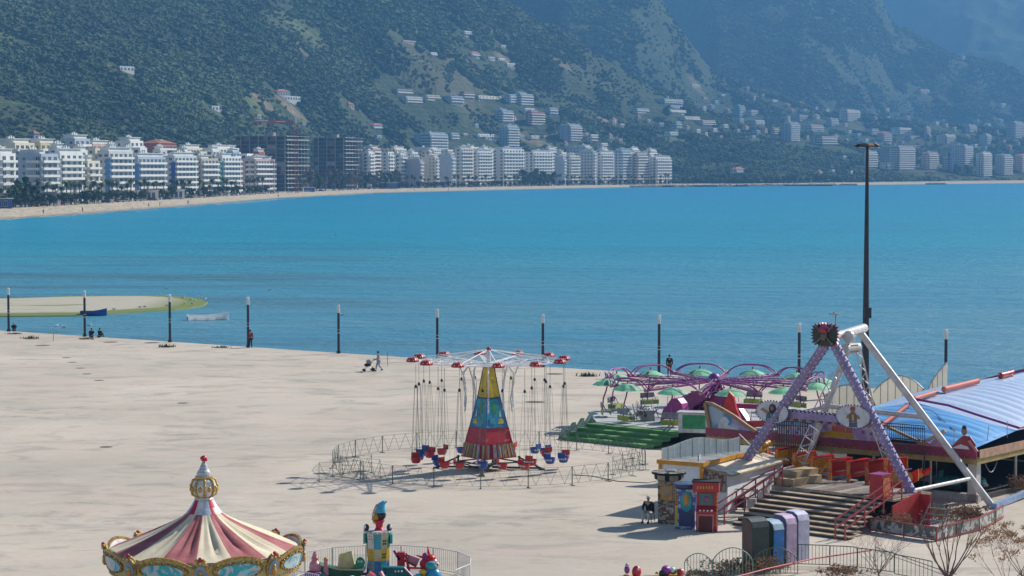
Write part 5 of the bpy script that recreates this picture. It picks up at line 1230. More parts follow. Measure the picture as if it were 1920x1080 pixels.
b = MB(); ya = -rd * math.cos(math.pi / 8)
for k in range(4):
    z = UZ - .02 - k * .2; y0 = ya - .02 - k * .85
    b.box6(-3.6, 4.0, y0 - .85, y0, z - .06, z, MSTEPG); b.box6(-3.6, 4.0, y0 - .85, y0 - .81, max(0, z - .2), z - .062, MSTEPG)
b.build('steps', um)
for k in range(4):
    b = MB(); y0 = ya - .1 - k * .85; z = UZ - k * .2; b.prism([(y0, 0), (y0, z + .55), (y0 - .3, z + .55), (y0 - .8, z + .05), (y0 - .8, 0)], (0, 1, 0), (0, 0, 1), (-3.75, 0, 0), (.08, 0, 0), MSTEPS); b.build('step_side_panel', um)
def scroll_mat():
    m, t, b = nodes('magenta_scrollwork'); p = gpos(t, obj=True); v = N(t, 'ShaderNodeTexVoronoi', feature='DISTANCE_TO_EDGE'); v.inputs['Scale'].default_value = 2.6; t.links.new(p, v.inputs['Vector'])
    c = mixc(t, ramp(t, v.outputs['Distance'], [(.05, 0), (.09, 1)]), (.60, .30, .48), (.20, .015, .12)); t.links.new(c, b.inputs['Base Color']); b.inputs['Roughness'].default_value = .4; return m
MSCR = scroll_mat()
b = MB(); b.lathe([(1.9, UZ), (1.7, 1.3), (1.1, 1.5), (.8, 2.2), (1.0, 2.6), (.55, 3.0), (.0, 3.1)], MSCR, (0, 0, 0), 24); b.prism([(-2.8, .9), (-1.2, 2.4), (.3, 2.7), (.6, 2.2), (-.4, 1.6), (-1.2, .9)], (1, 0, 0), (0, 0, 1), (0, -1.7, 0), (0, .8, 0), MPUR, MSCR)
b.prism([(0, .9), (.3, 2.2), (1.6, 2.6), (2.7, 1.9), (3.6, .9)], (1, 0, 0), (0, 0, 1), (0, -1.2, 0), (0, .5, 0), MPUR, MSCR); b.build('centre_machine', um)
b = MB(); b.sphere((0, 0, 3.35), .42, MPUR2, 16, 10)
for k in range(8): a = k * math.pi / 4; b.sphere((math.cos(a) * .5, math.sin(a) * .5, 3.3), .10, MWHT, 8, 6)
b.build('hub', um)
NU = 12; RU = 7.35
def bulbs(b, p, q, n, r=.035, mat=None, up=.1):
    p, q = Vector(p), Vector(q)
    for k in range(n): b.sphere(p.lerp(q, (k + .5) / n) + Vector((0, 0, up)), r, mat or MWHT, 5, 4)
for k in range(NU):
    a = 2 * math.pi * k / NU; u = Vector((math.cos(a), math.sin(a), 0)); a2 = a + 2 * math.pi / NU; u2 = Vector((math.cos(a2), math.sin(a2), 0)); z = Vector((0, 0, 1))
    b = MB(); s_ = Vector((-u.y, u.x, 0))
    for q in (-.12, .12): b.bar(u * .3 + s_ * q + z * 3.2, u * RU + s_ * q + z * 3.08, .085, MPUR)
    b.bar(u * .3 + z * 3.36, u * RU * .96 + z * 3.2, .05, MPUR2)
    for j in range(12): t0 = .3 + (RU - .3) * j / 12; t1 = .3 + (RU - .3) * (j + 1) / 12; q = .09 if j % 2 else -.09; b.bar(u * t0 + s_ * q + z * 3.2, u * t1 - s_ * q + z * 3.3, .035, MWHT if j % 3 else MPINK)
    bulbs(b, u * .5 + z * 3.3, u * RU * .95 + z * 3.2, 22, .03)
    arm = b.build('arm', um)
    b = MB(); b.sphere(u * (RU + .05) + z * 3.12, .14, MPINK, 8, 6)
    for e in (0, .32): 
        pa = u * (RU - e) + z * 3.08; pb = u2 * (RU - e) + z * 3.08; pts = []
        for j in range(13):
            t = j / 12; h = .68 * (1 - abs(2 * t - 1) ** 3.2); q = pa.lerp(pb, t); rad = q.copy(); rad.z = 0; rad.normalize(); pts.append(q + rad * .25 * math.sin(t * math.pi) + z * h)
        b.path(pts, .045, MPUR if e else MPUR2, 6)
        if not e:
            for p in pts: b.sphere(p + z * .05, .035, MPINK, 5, 4)
    b.build('hoop', arm)
    # canopy, pole and bench hanging under the hoop
    am = (a + a2) / 2; um_ = Vector((math.cos(am), math.sin(am), 0)); c = um_ * (RU - .15)
    b = MB(); n8 = 16
    b.lathe([(1.02, 3.02), (.75, 3.20), (.4, 3.34), (.06, 3.42), (0, 3.46)], MMINT, c, n8, a0=am, mats=lambda i, kk, k=k: (MDGRN if i in (3, 5) and kk < 2 else MMINT), rib=lambda t, r, zz: r * (1 - .035 * abs(math.sin(t * 4))))
    b.lathe([(0, 3.36), (.4, 3.26), (.75, 3.13), (1.0, 2.98), (1.02, 3.02)], MMINT, c, n8, a0=am)
    b.build('canopy', um)
    b = MB(); s_ = Vector((-um_.y, um_.x, 0)); b.path([c + z * 3.6, c + z * 3.0, c + um_ * .1 + z * 2.6, c + um_ * .28 + z * 2.1, c + um_ * .35 + z * 1.25], .05, MPUR, 6)
    pole = b.build('hanger', um)
    M = Matrix.Rotation(am, 4, 'Z'); b = MB(); o_ = c + um_ * .1 + z * 1.28
    b.box(o_, (.5, 1.15, .07), MBENCHG, M=M); b.box(o_ + um_ * .26 + z * (-.12), (.05, 1.2, .34), MLIME, M=M); b.box(o_ - um_ * .27 + z * (-.10), (.05, 1.2, .30), MLIME, M=M); b.box(o_ + um_ * .30 + z * .34, (.06, 1.15, .36), MBENCHG, M=M)
    for q in (-.55, .55): b.bar(o_ + s_ * q, o_ + s_ * q + um_ * .3 + z * .5, .04, MDARKF)
    bl = b.build('bench', um); bl['label'] = 'two seat bench with lime rails and grey back'
# rail and machinery clutter on deck
b = MB()
for k in range(30):
    a = math.pi * (.55 + 1.35 * k / 29); b.bar((math.cos(a) * 5.2, math.sin(a) * 5.2, UZ), (math.cos(a) * 5.2 + .12 * (-1) ** k, math.sin(a) * 5.2, 1.75), .03, MCHROME)
b.build('inner_rail', um)
# separate things standing on the deck
rr = random.Random(8); b = MB()
for k in range(46):
    p = Vector((rr.gauss(0, .42), rr.gauss(0, .3), .1 + rr.random() * .5)); q = p + Vector((rr.uniform(-.5, .5), rr.uniform(-.4, .4), rr.uniform(.0, .7))); b.bar(p, q, .045, rr.choice([MCHROME, MWHT, MDARKF, MPUR]))
b.box((.35, 0, .35), (.9, .6, .7), MGREYC); o = b.build('machine_scrap'); p = G(1205, 790, UZ); o.location = (p.x, p.y, UZ); tag(o, 'pile of grey metal machine parts on the umbrella ride deck', 'machine parts')
p = G(1268, 794, UZ); o = empty('ride_entrance_arch', (p.x, p.y, UZ), R(-30), 'glossy magenta curved panel standing on the umbrella ride deck', 'panel')
b = MB(); b.prism([(-.75, 0), (-.45, 1.2), (-.15, 1.6), (.3, 1.62), (.6, 1.3), (.85, .4), (.95, 0)], (1, 0, 0), (0, 0, 1), (0, -.35, 0), (0, .9, 0), paint('glossy_magenta', (.30, .01, .22), .3), paint('glossy_pink_edge', (.42, .06, .30), .3)); b.build('panel', o)
b = MB(); b.prism([(-1.0, 0), (-.85, .7), (-.7, 1.0), (-.5, 1.1), (-.75, 0)], (1, 0, 0), (0, 0, 1), (0, -.25, 0), (0, .7, 0), MPUR); b.build('fin', o)
p = G(1303, 812, UZ); o = empty('control_cabin', (p.x, p.y, UZ), R(-14), 'white control box with a green board front', 'control box')
b = MB(); b.box6(-.95, .95, -.4, .7, 0, 1.22, MWHT); b.box6(-1.05, 1.05, -.5, .8, 1.22, 1.3, MDECK); b.build('box', o)
b = MB(); b.box6(-.68, .78, -.43, -.402, .25, 1.12, MGREEN); b.build('green_board', o)
# red fin and red crescent counter behind
p = G(1408, 822, .85); o = empty('red_ride_counter', (p.x, p.y, .5), R(-25), 'red counter with curved crescent top and a tall pointed red fin', 'ride counter')
b = MB(); pts = []
for k in range(17): a = math.pi * (.12 + .76 * k / 16); pts.append((-math.cos(a) * 2.0, 1.9 - math.sin(a) * .9))
b.prism(pts + [(x, z + .38) for x, z in pts[::-1]], (1, 0, 0), (0, 0, 1), (0, -.2, 0), (0, .25, 0), MRED2); b.tube((0, 0, 0), (0, 0, 1.2), .35, MRED2, n=12); b.build('counter', o)
b = MB(); b.prism([(-1.4, 1.0), (-1.55, 2.3), (-1.2, 3.2), (-.9, 2.9), (-.75, 2.2), (-.4, 1.4), (-.6, .9)], (1, 0, 0), (0, 0, 1), (0, -.5, 0), (0, .25, 0), paint('bright_red_fin', (.60, .01, .01), .35)); b.build('fin', o)
b = MB(); b.box6(-1.9, 1.9, 1.1, 1.2, 2.0, 2.3, MPUR); b.build('backboard', o)
# more red boxes and shelves
p = G(1345, 812, 0); o = empty('gift_stand', (p.x, p.y, 0), R(-35), 'small stand with red and yellow boxes left of the painted wave board', 'stand')
b = MB()
for k in range(3): b.box6(-.7, .5, -.4, .3, .15 + k * .55, .2 + k * .55, MWHT); b.box6(-.6 , .4, -.35, .1, .2 + k * .55, .42 + k * .55, [MRED2, MYEL, MRED2][k])
for x in (-.7, .5): b.bar((x, -.4, 0), (x, -.3, 1.9), .05, MYEL)
b.build('shelf', o)
# curved white panels behind (backs of boards on the quay side)
MPANELW = thin('weathered_white_panel', (.85, .82, .74), .5)
def back_board(px0, px1, d0, d1, top, n, label):
    x0 = (px0 - 960) * d0 / F; x1 = (px1 - 960) * d1 / F; A = Vector((x0, d0, 0)); B = Vector((x1, d1, 0)); U = (B - A); L = U.length; U.normalize(); root = empty('white_board', A, 0, label, 'board', 'backs of white boards behind the rides')
    pts = [(0, .0)] + [(L * j / 24, top(j / 24)) for j in range(25)] + [(L, 0)]
    Nn = Vector((-U.y, U.x, 0)); b = MB(); b.prism(pts[::-1], U, (0, 0, 1), (0, 0, 0), Nn * .06, MPANELW); b.build('board', root)
    b = MB()
    for j in range(1, n): q = U * (L * j / n) - Nn * .03; b.bar(q, q + Vector((0, 0, top(j / n) - .02)), .035, MCHROME)
    pr = None
    for j in range(25):
        q = U * (L * j / 24) - Nn * .03 + Vector((0, 0, top(j / 24)))
        if pr is not None: b.bar(pr, q, .06, MCHROME)
        pr = q
    for q in (.35, .7): b.bar(U * L * q - Nn * .03 + Vector((0, 0, .2)), U * L * (q - .04) - Nn * .9, .05, MCHROME)
    b.build('stiffeners', root)
zz = lambda y, d: H - (y - YH) * d / F
back_board(1463, 1548, 140, 139.5, lambda t: zz(790, 140) + .95 * t ** .6, 6, 'low curved white board left of the rear ship ride legs')
back_board(1549, 1645, 139, 138.5, lambda t: zz(762, 139) + (zz(722, 139) - zz(762, 139)) * math.sin(math.pi * min(1, .1 + t * .9)) ** .7, 7, 'arched white board seen between the ship ride legs')
back_board(1640, 1752, 139.5, 137.5, lambda t: zz(755, 139) + (zz(704, 139) - zz(755, 139)) * math.sin(math.pi * (.08 + t * .9)) ** .8, 8, 'large arched white board behind the blue roof')
back_board(1742, 1779, 139.2, 139.0, lambda t: zz(738, 139) + (zz(679, 139) - zz(738, 139)) * t ** .65, 4, 'tall pointed white board at the last lamp post')
# ================================================================ swinging ship ride
MPLEG = paint('leg_lilac_paint', (.30, .23, .44), .4, .2, 3); MPDK = paint('leg_purple_paint', (.09, .05, .22), .4); MWLEG = paint('leg_white_paint', (.66, .64, .64), .35, .1, 2)
MWORN = paint('worn_step_boards', (.46, .34, .23), .85, .35, 1.6, grime=.4); MTAN = paint('tan_plywood', (.42, .30, .17), .8, .2, 2); MBRED = thin('bright_ship_red', (.72, .03, .015), .4, .35); MORNG = paint('ship_orange_gold', (.58, .26, .03), .45); MSYEL = thin('ship_yellow', (.85, .52, .03), .5, .45); MORB = lens_mat('red_gold_ornament', (.60, .04, .02), (.62, .26, .04), 4)
OX, OY = 15.75, 114.0; RS = math.atan2(-.68, .733)
ship = empty('swinging_ship_ride', (OX, OY, 0), RS, 'swinging ship ride with purple bulb covered front legs and white rear legs', 'fairground ride')
Mi = (Matrix.Translation((OX, OY, 0)) @ Matrix.Rotation(RS, 4, 'Z')).inverted()
def L(p): return Mi @ Vector(p)          # world -> local of the ride
def LG(x, y, z=0): return L(G(x, y, z))
def LP(x, y, d): return L(P(x, y, d))
apF = LP(1572, 634, 114.1); fl, fr_ = LG(1352, 938), LG(1745, 985)
apR = LP(1608, 618, 118.5); rr_, rl = LG(1868, 955), Vector((-5.9, 6.3, 0))
def leg(p, q, r, mat, name, bulb=True):
    b = MB(); b.tube(p, q, r, mat, n=14)
    if bulb:
        p, q = Vector(p), Vector(q); ax = (q - p).normalized(); sd_ = ax.cross(Vector((0, 1, 0))).normalized(); fw = sd_.cross(ax).normalized(); n = int((q - p).length / .30)
        for side in (-1, 0, 1):
            for k in range(n):
                c = p + ax * (.15 + k * .30 + (.15 if side == 0 else 0)); dirv = (sd_ * side + fw * (-1 if fw.y > 0 else 1) * (1.0 if side == 0 else .75)).normalized()
                b.sphere(c + dirv * (r + .02), .048, MWHT, 6, 4)
        for k in range(int(n * .9)):
            c = p + ax * (.1 + k * .33)
            for side in (-1, 1): b.sphere(c + sd_ * side * (r + .01), .045, MPDK, 5, 4)
    return b.build(name, ship)
tf = Vector((apF.x, 0.0, apF.z))
leg(tf + Vector((-.25, 0, -.3)), fl, .25, MPLEG, 'front_leg'); leg(tf + Vector((.3, 0, -.3)), fr_, .25, MPLEG, 'front_leg')
leg(apR + Vector((0, .1, 0)), rr_, .19, MWLEG, 'rear_leg', False); leg(apR + Vector((-.3, .1, -.3)), rl, .19, MWLEG, 'rear_leg', False)
b = MB(); b.tube(tf + Vector((-.1, .1, 0)), apR + Vector((.12, .5, .05)), .24, MWLEG, n=16); b.tube(tf + Vector((0, 1.6, 0)), tf + Vector((0, 1.75, 0)), .32, MWLEG, n=16); b.build('axle', ship)
b = MB(); c = tf + Vector((.0, 1.9, -.6)); b.box(c, (.45, .7, .4), MTAN); b.tube(c + Vector((0, -.6, 0)), c + Vector((0, .6, 0)), .26, MWLEG, n=12); b.build('motor', ship)
# white side braces
b = MB(); m1 = rr_.lerp(apR, .16); m2 = fr_.lerp(tf, .17); b.tube(m2, m1, .10, MWLEG, n=10); b.tube(rl.lerp(apR, .52), rr_.lerp(apR, .50), .13, MWLEG, n=10); b.tube(rl.lerp(apR, .52), tf.lerp(fl, .52) , .05, MWLEG, n=8); b.build('cross_tube', ship)
for (pa, pb, w0, nseg) in ((LP(1532, 800, 117.5), LP(1500, 872, 117.5), .75, 7), (LP(1643, 800, 115.2), LP(1672, 878, 115.2), .45, 7), (LP(1612, 660, 116), LP(1636, 760, 116), .35, 8), (LP(1570, 700, 119), LP(1535, 770, 119.5), .5, 6)):
    b = MB(); ax = (pb - pa); sx = Vector((1, 0, 0)) * w0 / 2; sy = Vector((0, 1, 0)) * w0 / 2
    for q in (sx, -sx, sy): b.bar(pa + q, pb + q, .05, MWLEG)
    for k in range(nseg): q0 = pa + ax * k / nseg; q1 = pa + ax * (k + 1) / nseg; s_ = sx if k % 2 else -sx; b.bar(q0 + s_, q1 - s_, .035, MWLEG); b.bar(q0 + s_, q1 + sy, .03, MWLEG)
    b.build('lattice_strut', ship)
# purple beam with scalloped edges and two oval picture boards
b = MB(); xl = tf.lerp(fl, .44).x; xr = tf.lerp(fr_, .47).x; zc = 4.75
b.box6(xl, xr, -.12, .12, zc - .17, zc + .17, MPLEG)
n = 22
for k in range(n):
    x = xl + (xr - xl) * (k + .5) / n; b.sphere((x, -.05, zc + .22), (.12, .1, .09), MPDK, 8, 5); b.sphere((x, -.05, zc - .22), (.12, .1, .09), MPDK if k % 2 else MORNG, 8, 5); b.sphere((x, -.14, zc + .22), .04, MWHT, 5, 4)
b.build('cross_beam', ship)
MOVAL = paint('oval_board_grey', (.66, .66, .72), .6)
for (px, py, kind) in ((1479, 770, 0), (1622, 780, 1)):
    dd = 114 + (.0); c = LP(px, py, 116.6 if kind == 0 else 112.9); c.y = -.36
    root = empty('oval_board', (0, 0, 0)); root.parent = ship; bpy.data.objects.remove(root)
    b = MB(); el = [(math.cos(a) * 1.02, math.sin(a) * .58) for a in [k * math.pi / 16 for k in range(32)]]
    b.prism(el, (1, 0, 0), (0, 0, 1), c, (0, .08, 0), MOVAL)
    for k in range(34): a = k * 2 * math.pi / 34; b.sphere(c + Vector((math.cos(a) * 1.04, -.0, math.sin(a) * .60)), .045, MPDK, 6, 4)
    o = b.build('oval_board', ship); o['label'] = 'oval board with a painted bearded sailor figure' if kind == 0 else 'oval board with a painted sailor figure in red headscarf'
    b = MB(); f0 = c + Vector((0, -.012, 0)); T = (0, .008, 0); ex = (1, 0, 0); ez = (0, 0, 1)
    if kind == 0:
        b.prism([(-.42, -.48), (-.36, -.1), (-.12, .05), (.2, .02), (.42, -.2), (.42, -.46), (.0, -.56)], ex, ez, f0, T, paint('painted_teal_coat', (.07, .14, .16), .6)); b.prism([(math.cos(a) * .24 + .03, math.sin(a) * .24 + .16) for a in [k * .52 for k in range(12)]], ex, ez, f0 + Vector((0, -.01, 0)), T, MHAIR)
        b.prism([(math.cos(a) * .12 + .0, math.sin(a) * .12 + .2) for a in [k * .52 for k in range(12)]], ex, ez, f0 + Vector((0, -.02, 0)), T, paint('painted_face', (.32, .16, .10), .6)); b.prism([(-.75, .08), (-.6, .2), (-.2, .0), (-.25, -.14)], ex, ez, f0 + Vector((0, -.02, 0)), T, paint('painted_arm', (.34, .2, .14), .6)); b.prism([(-.2, .33), (.02, .44), (.28, .34), (.1, .3)], ex, ez, f0 + Vector((0, -.03, 0)), T, paint('painted_dark_hat', (.10, .03, .03), .6)); b.prism([(-.1, -.42), (.5, -.1), (.48, -.14), (-.08, -.46)], ex, ez, f0 + Vector((0, -.03, 0)), T, MGREYC)
    else:
        b.prism([(-.24, -.55), (-.2, -.25), (-.05, -.3), (.08, -.28), (.24, -.25), (.28, -.52)], ex, ez, f0, T, paint('painted_blue_trousers', (.08, .12, .2), .6)); b.prism([(-.22, -.28), (-.26, .1), (-.1, .22), (.12, .22), (.25, .08), (.24, -.25)], ex, ez, f0 + Vector((0, -.01, 0)), T, paint('painted_brown_vest', (.20, .13, .06), .6))
        b.prism([(-.42, -.12), (-.3, .12), (-.2, .1), (-.26, -.1)], ex, ez, f0 + Vector((0, -.02, 0)), T, paint('painted_arm', (.34, .2, .14), .6)); b.prism([(.24, .08), (.36, .1), (.46, -.1), (.28, -.08)], ex, ez, f0 + Vector((0, -.02, 0)), T, paint('painted_arm', (.34, .2, .14), .6)); b.prism([(-.06, .12), (-.03, -.2), (.08, -.2), (.1, .12)], ex, ez, f0 + Vector((0, -.02, 0)), T, paint('painted_cream_shirt', (.5, .42, .26), .6))
        b.prism([(math.cos(a) * .12, math.sin(a) * .13 + .3) for a in [k * .52 for k in range(12)]], ex, ez, f0 + Vector((0, -.02, 0)), T, paint('painted_face', (.32, .16, .10), .6)); b.prism([(-.17, .34), (-.1, .5), (.1, .52), (.16, .36)], ex, ez, f0 + Vector((0, -.03, 0)), T, MRED2)
    b.build('painted_figure', o)
# dark spiky emblem with crossed bones at the apex
b = MB(); pts = []; n = 26
for k in range(n * 2):
    a = k * math.pi / n; r_ = (.78 if k % 2 else .64) / max(abs(math.cos(a)) * .85, abs(math.sin(a))) ** .62; pts.append((math.cos(a) * r_, math.sin(a) * r_ * .8))
MEMB = paint('emblem_black_green', (.022, .028, .022), .5); em = tf + Vector((-.02, -.45, .22))
b.prism(pts, (1, 0, 0), (0, 0, 1), em, (0, .12, 0), MEMB, MPUR); b.prism([(-.4, .25), (0, .62), (.42, .3), (.3, .15), (-.3, .15)], (1, 0, 0), (0, 0, 1), em + Vector((0, -.05, 0)), (0, .05, 0), MPUR); eo = b.build('emblem', ship)
b = MB(); MBONE = paint('bone_grey', (.17, .15, .11), .7)
for s_ in (-1, 1):
    b.tube(em + Vector((-.48 * s_, -.06, -.42)), em + Vector((.48 * s_, -.06, .42)), .05, MBONE, n=6)
    for e in (-1, 1): b.sphere(em + Vector((.48 * s_ * e, -.06, .42 * e)), .09, MBONE, 8, 6)
b.sphere(em + Vector((0, -.08, .03)), (.2, .1, .24), MBONE, 12, 8); b.box(em + Vector((0, -.1, -.2)), (.2, .1, .14), MBONE)
for s_ in (-1, 1): b.sphere(em + Vector((.08 * s_, -.17, .05)), (.05, .03, .055), MEMB, 8, 6)
b.prism([(-.24, .12), (-.15, .32), (.15, .32), (.24, .12)], (1, 0, 0), (0, 0, 1), em + Vector((0, -.2, 0)), (0, .1, 0), MRED2); b.build('skull_and_bones', eo)
b = MB(); t0 = tf + Vector((0, .5, .2)); b.bar(t0, t0 + Vector((0, 0, 1.0)), .05, MTAN); b.box(t0 + Vector((-.12, 0, 1.02)), (.55, .16, .05), MCHROME); b.tube(t0 + Vector((-.12, 0, 1.02)), t0 + Vector((-.12, 0, 1.12)), .06, MCHROME, n=8); b.build('wind_meter', ship)
# the boat
bt = MB(); vc = 3.0; Lb = 5.2; uc = -.75
def keel(t): return .62 + 1.25 * abs(t) ** 2.6
def gun(t): return .98 + 1.25 * abs(t) ** 2.4
for side in (-1, 1):
    prev = None
    for k in range(25):
        t = -1 + 2 * k / 24; hw = 1.0 * (1 - .55 * abs(t) ** 3); x = uc + t * Lb
        cur = [Vector((x, vc + side * hw, gun(t))), Vector((x, vc + side * hw * .95, (gun(t) + keel(t)) / 2)), Vector((x, vc + side * hw * .5, keel(t)))]
        if prev:
            for a in range(2): bt.add([prev[a], cur[a], cur[a + 1], prev[a + 1]], [(0, 1, 2, 3)], MORB, True)
            bt.bar(prev[0], cur[0], .09, MBRED)
            bt.add([prev[2], cur[2], Vector((x, vc - side * hw * .5, keel(t))), Vector((prev[2].x, 2 * vc - prev[2].y, prev[2].z))], [(0, 1, 2, 3)], MDARKF)
        prev = cur
bt.build('ship_hull', ship)
for e in (-1, 1):
    b = MB(); x0 = uc + e * 3.5; x1 = uc + e * (Lb + .15)
    b.prism([(x0, gun(.67) - .1), (x1, gun(1) + .1), (x1, gun(1) - .5), (x0 + e * .2, .9)] if e > 0 else [(x0, gun(.67) - .1), (x0 - .2, .9), (x1, gun(1) - .5), (x1, gun(1) + .1)], (1, 0, 0), (0, 0, 1), (0, vc - 1.0, 0), (0, .08, 0), MBRED, MORNG)
    for k in range(2): b.sphere((x0 + e * (.55 + k * .75), vc - 1.04, 1.72 + k * .1), (.16, .03, .16), MWHT, 10, 6); b.sphere((x0 + e * (.55 + k * .75), vc - 1.05, 1.72 + k * .1), (.3, .02, .3), MORNG, 10, 6)
    b.build('prow_panel', ship)
MSEATG = paint('seat_grey_floor', (.40, .39, .37), .7)
for k in range(7):
    x = uc - 3.4 + k * 1.14; e = 1 if k >= 3 else -1; z0 = 1.5 + .7 * abs((x - uc) / Lb) ** 2
    b = MB()
    for sy in (vc - .98, vc + .90): b.box6(x - .06 - .10, x - .06 + .10, sy, sy + .08, z0 - .75, z0 + .76, MORB)
    b.add([(x - .2, vc - .92, z0 + .78), (x - .2, vc + .92, z0 + .78), (x + .16, vc + .92, z0 + .80), (x + .16, vc - .92, z0 + .80)], [(0, 3, 2, 1)], MBRED)
    b.box6(x - .24, x - .18, vc - .92, vc + .92, z0 + .66, z0 + .80, MBRED)
    b.box6(x - .12, x - .04, vc - .88, vc + .88, z0 - .1, z0 + .66, MSYEL if k < 3 else MBRED); b.box6(x - .12, x + .46, vc - .88, vc + .88, z0 - .5, z0 - .38, MSEATG)
    b.bar((x + .3, vc - .9, z0 + .2), (x + .3, vc + .9, z0 + .2), .05, MCHROME)
    b.build('seat_row', ship)
# platform, steps and side walls
PZ = 1.4; v0 = -2.5
b = MB(); b.box6(-1.2, 6.1, v0, .9, PZ - .1, PZ, MWORN)
rr = random.Random(3)
for k in range(12): b.box6(-1.15 + k * .6, -1.15 + k * .6 + .54, v0 + .05, .85, PZ + .002, PZ + .03, paint('plank_%s' % ['light', 'mid', 'dark'][k % 3], [(.30, .25, .2), (.22, .175, .135), (.16, .12, .10)][k % 3], .85, .3, 2))
b.box6(-1.2, 6.1, .85, .95, 0, PZ - .1, MDARKF); b.build('platform', ship)
for k in range(8):
    z = PZ - (k + 1) * PZ / 9; y = v0 - k * .56; b = MB(); w = 0 if k < 3 else .15 * k
    b.box6(-.9 + w * .6, 5.6 + w * .9, y - .56, y, z - .05, z, MWORN); b.box6(-.9 + w * .6, 5.6 + w * .9, y - .555, y - .53, z - .16, z - .052, paint('step_riser_dark', (.10, .08, .062), .9)); b.build('step', ship)
b = MB(); b.box6(-1.15, .0, v0 + .2, .2, PZ + .035, PZ + .38, MTAN); b.box6(-1.15, -.3, v0 + .9, .3, PZ + .38, PZ + .7, MTAN); b.build('plywood_box', ship)
def slope_rail(x, name):
    b = MB(); a = Vector((x, v0 + .1, PZ)); c = Vector((x, v0 - 4.7, 0))
    for h_ in (.95, .55): b.bar(a + Vector((0, 0, h_)), c + Vector((0, 0, h_)), .055, MREDR)
    for t in (0, .33, .66, 1): q = a.lerp(c, t); b.bar(q, q + Vector((0, 0, .97)), .055, MREDR)
    return b.build(name, ship)
MREDR = paint('red_handrail', (.34, .05, .06), .5)
slope_rail(-1.1, 'handrail'); slope_rail(-.6, 'handrail'); slope_rail(5.95, 'handrail'); slope_rail(6.5, 'handrail')
b = MB(); b.box6(4.9, 5.6, v0 - .3, v0 + .5, PZ, PZ + 1.15, MRED2); b.box6(4.85, 5.65, v0 - .35, v0 + .55, PZ + 1.15, PZ + 1.2, MPUR); b.box6(5.601, 5.63, v0 - .2, v0 + .4, PZ + .1, PZ + 1.0, MORB); b.build('operator_desk', ship)
b = MB(); MREDW = paint('red_side_wall', (.44, .03, .03), .5)
b.prism([(v0 - .4, 0), (v0 - .4, 1.15), (-.4, 1.65), (-.4, 0)], (0, 1, 0), (0, 0, 1), (6.25, 0, 0), (.06, 0, 0), MREDW); b.box6(6.1, 6.9, -.5, -.44, 0, 1.5, MREDW); b.build('side_wall', ship)
b = MB()
for k in range(4): b.box6(6.9 , 8.1, v0 + 1.0 + k * .25, v0 + 1.06 + k * .25, .1 + k * .26, .16 + k * .26, MSTEPS)
b.bar((6.9, v0 + 1, 0), (6.9, v0 + 2, 1.1), .05, MCHROME); b.bar((8.1, v0 + 1, 0), (8.1, v0 + 2, 1.1), .05, MCHROME); b.build('side_ladder', ship)
# tall dark bar gates
def bar_gate(name, A, B, z0, z1, arc, label, par=None):
    b = MB(); n = int((Vector(B) - Vector(A)).length / .13)
    for k in range(n + 1):
        t = k / n; p = Vector(A).lerp(Vector(B), t); zt = z1 + arc * math.sin(t * math.pi); b.bar((p.x, p.y, z0), (p.x, p.y, zt), .028, MDARKF)
    for zz_ in (z0 + .08, (z0 + z1) / 2, z1 - .15): b.bar((A[0], A[1], zz_), (B[0], B[1], zz_), .05, MDARKF)
    pr = None
    for k in range(17): t = k / 16; p = Vector(A).lerp(Vector(B), t); q = Vector((p.x, p.y, z1 + arc * math.sin(t * math.pi))); (b.bar(pr, q, .045, MDARKF) if pr else None); pr = q
    o = b.build(name, par)
    if label and not par: tag(o, label, 'gate')
    elif label: o['label'] = label
    return o
g0, g1 = LP(1452, 860, 119.6), LP(1516, 868, 118.6)
bar_gate('bar_gate', (g0.x, g0.y), (g1.x, g1.y), 1.4, 3.9, .25, 'tall black bar gate at the left end of the boat', ship)
bar_gate('bar_gate', (g0.x - .2, g0.y + .6), (g1.x - .3, g1.y + .9), 1.3, 3.8, .1, 'tall black bar gate at the left end of the boat', ship)
# decorated low fence round the foot
MDECO = lens_mat('fence_art_board', (.46, .45, .42), (.09, .12, .11), 1.5)
fp = [G(1636, 1000), G(1700, 1011), G(1762, 1020), G(1800, 1010), G(1842, 1000), G(1872, 985), G(1888, 975)]
for a, c in zip(fp[:-1], fp[1:]):
    a, c = L(a), L(c); b = MB(); U = (c - a); ln = U.length; U.normalize(); Nn = Vector((-U.y, U.x, 0))
    b.prism([(.02, .12), (ln - .02, .12), (ln - .02, .62), (.02, .62)], U, (0, 0, 1), a, Nn * .03, MDECO); b.bar(a + Vector((0, 0, .66)), c + Vector((0, 0, .66)), .06, MREDR); b.bar(a + Vector((0, 0, .08)), c + Vector((0, 0, .08)), .06, MREDR); b.bar(a, a + Vector((0, 0, .68)), .06, MREDR); b.build('low_fence_panel', ship)
# support beams of the base, running to the foot plates
b = MB(); b.bar(L(G(1870, 958)) + Vector((0, 0, .15)), L(G(1960, 925)) + Vector((0, 0, .3)), .28, paint('pale_blue_beam', (.25, .36, .55), .5)); b.build('base_beam', ship)
b = MB()
for f in (fl, fr_, rr_, rl): b.box(f + Vector((0, 0, .04)), (.8, .8, .08), MPDK if f in (fl, fr_) else MWLEG)
b.build('foot_plates', ship)
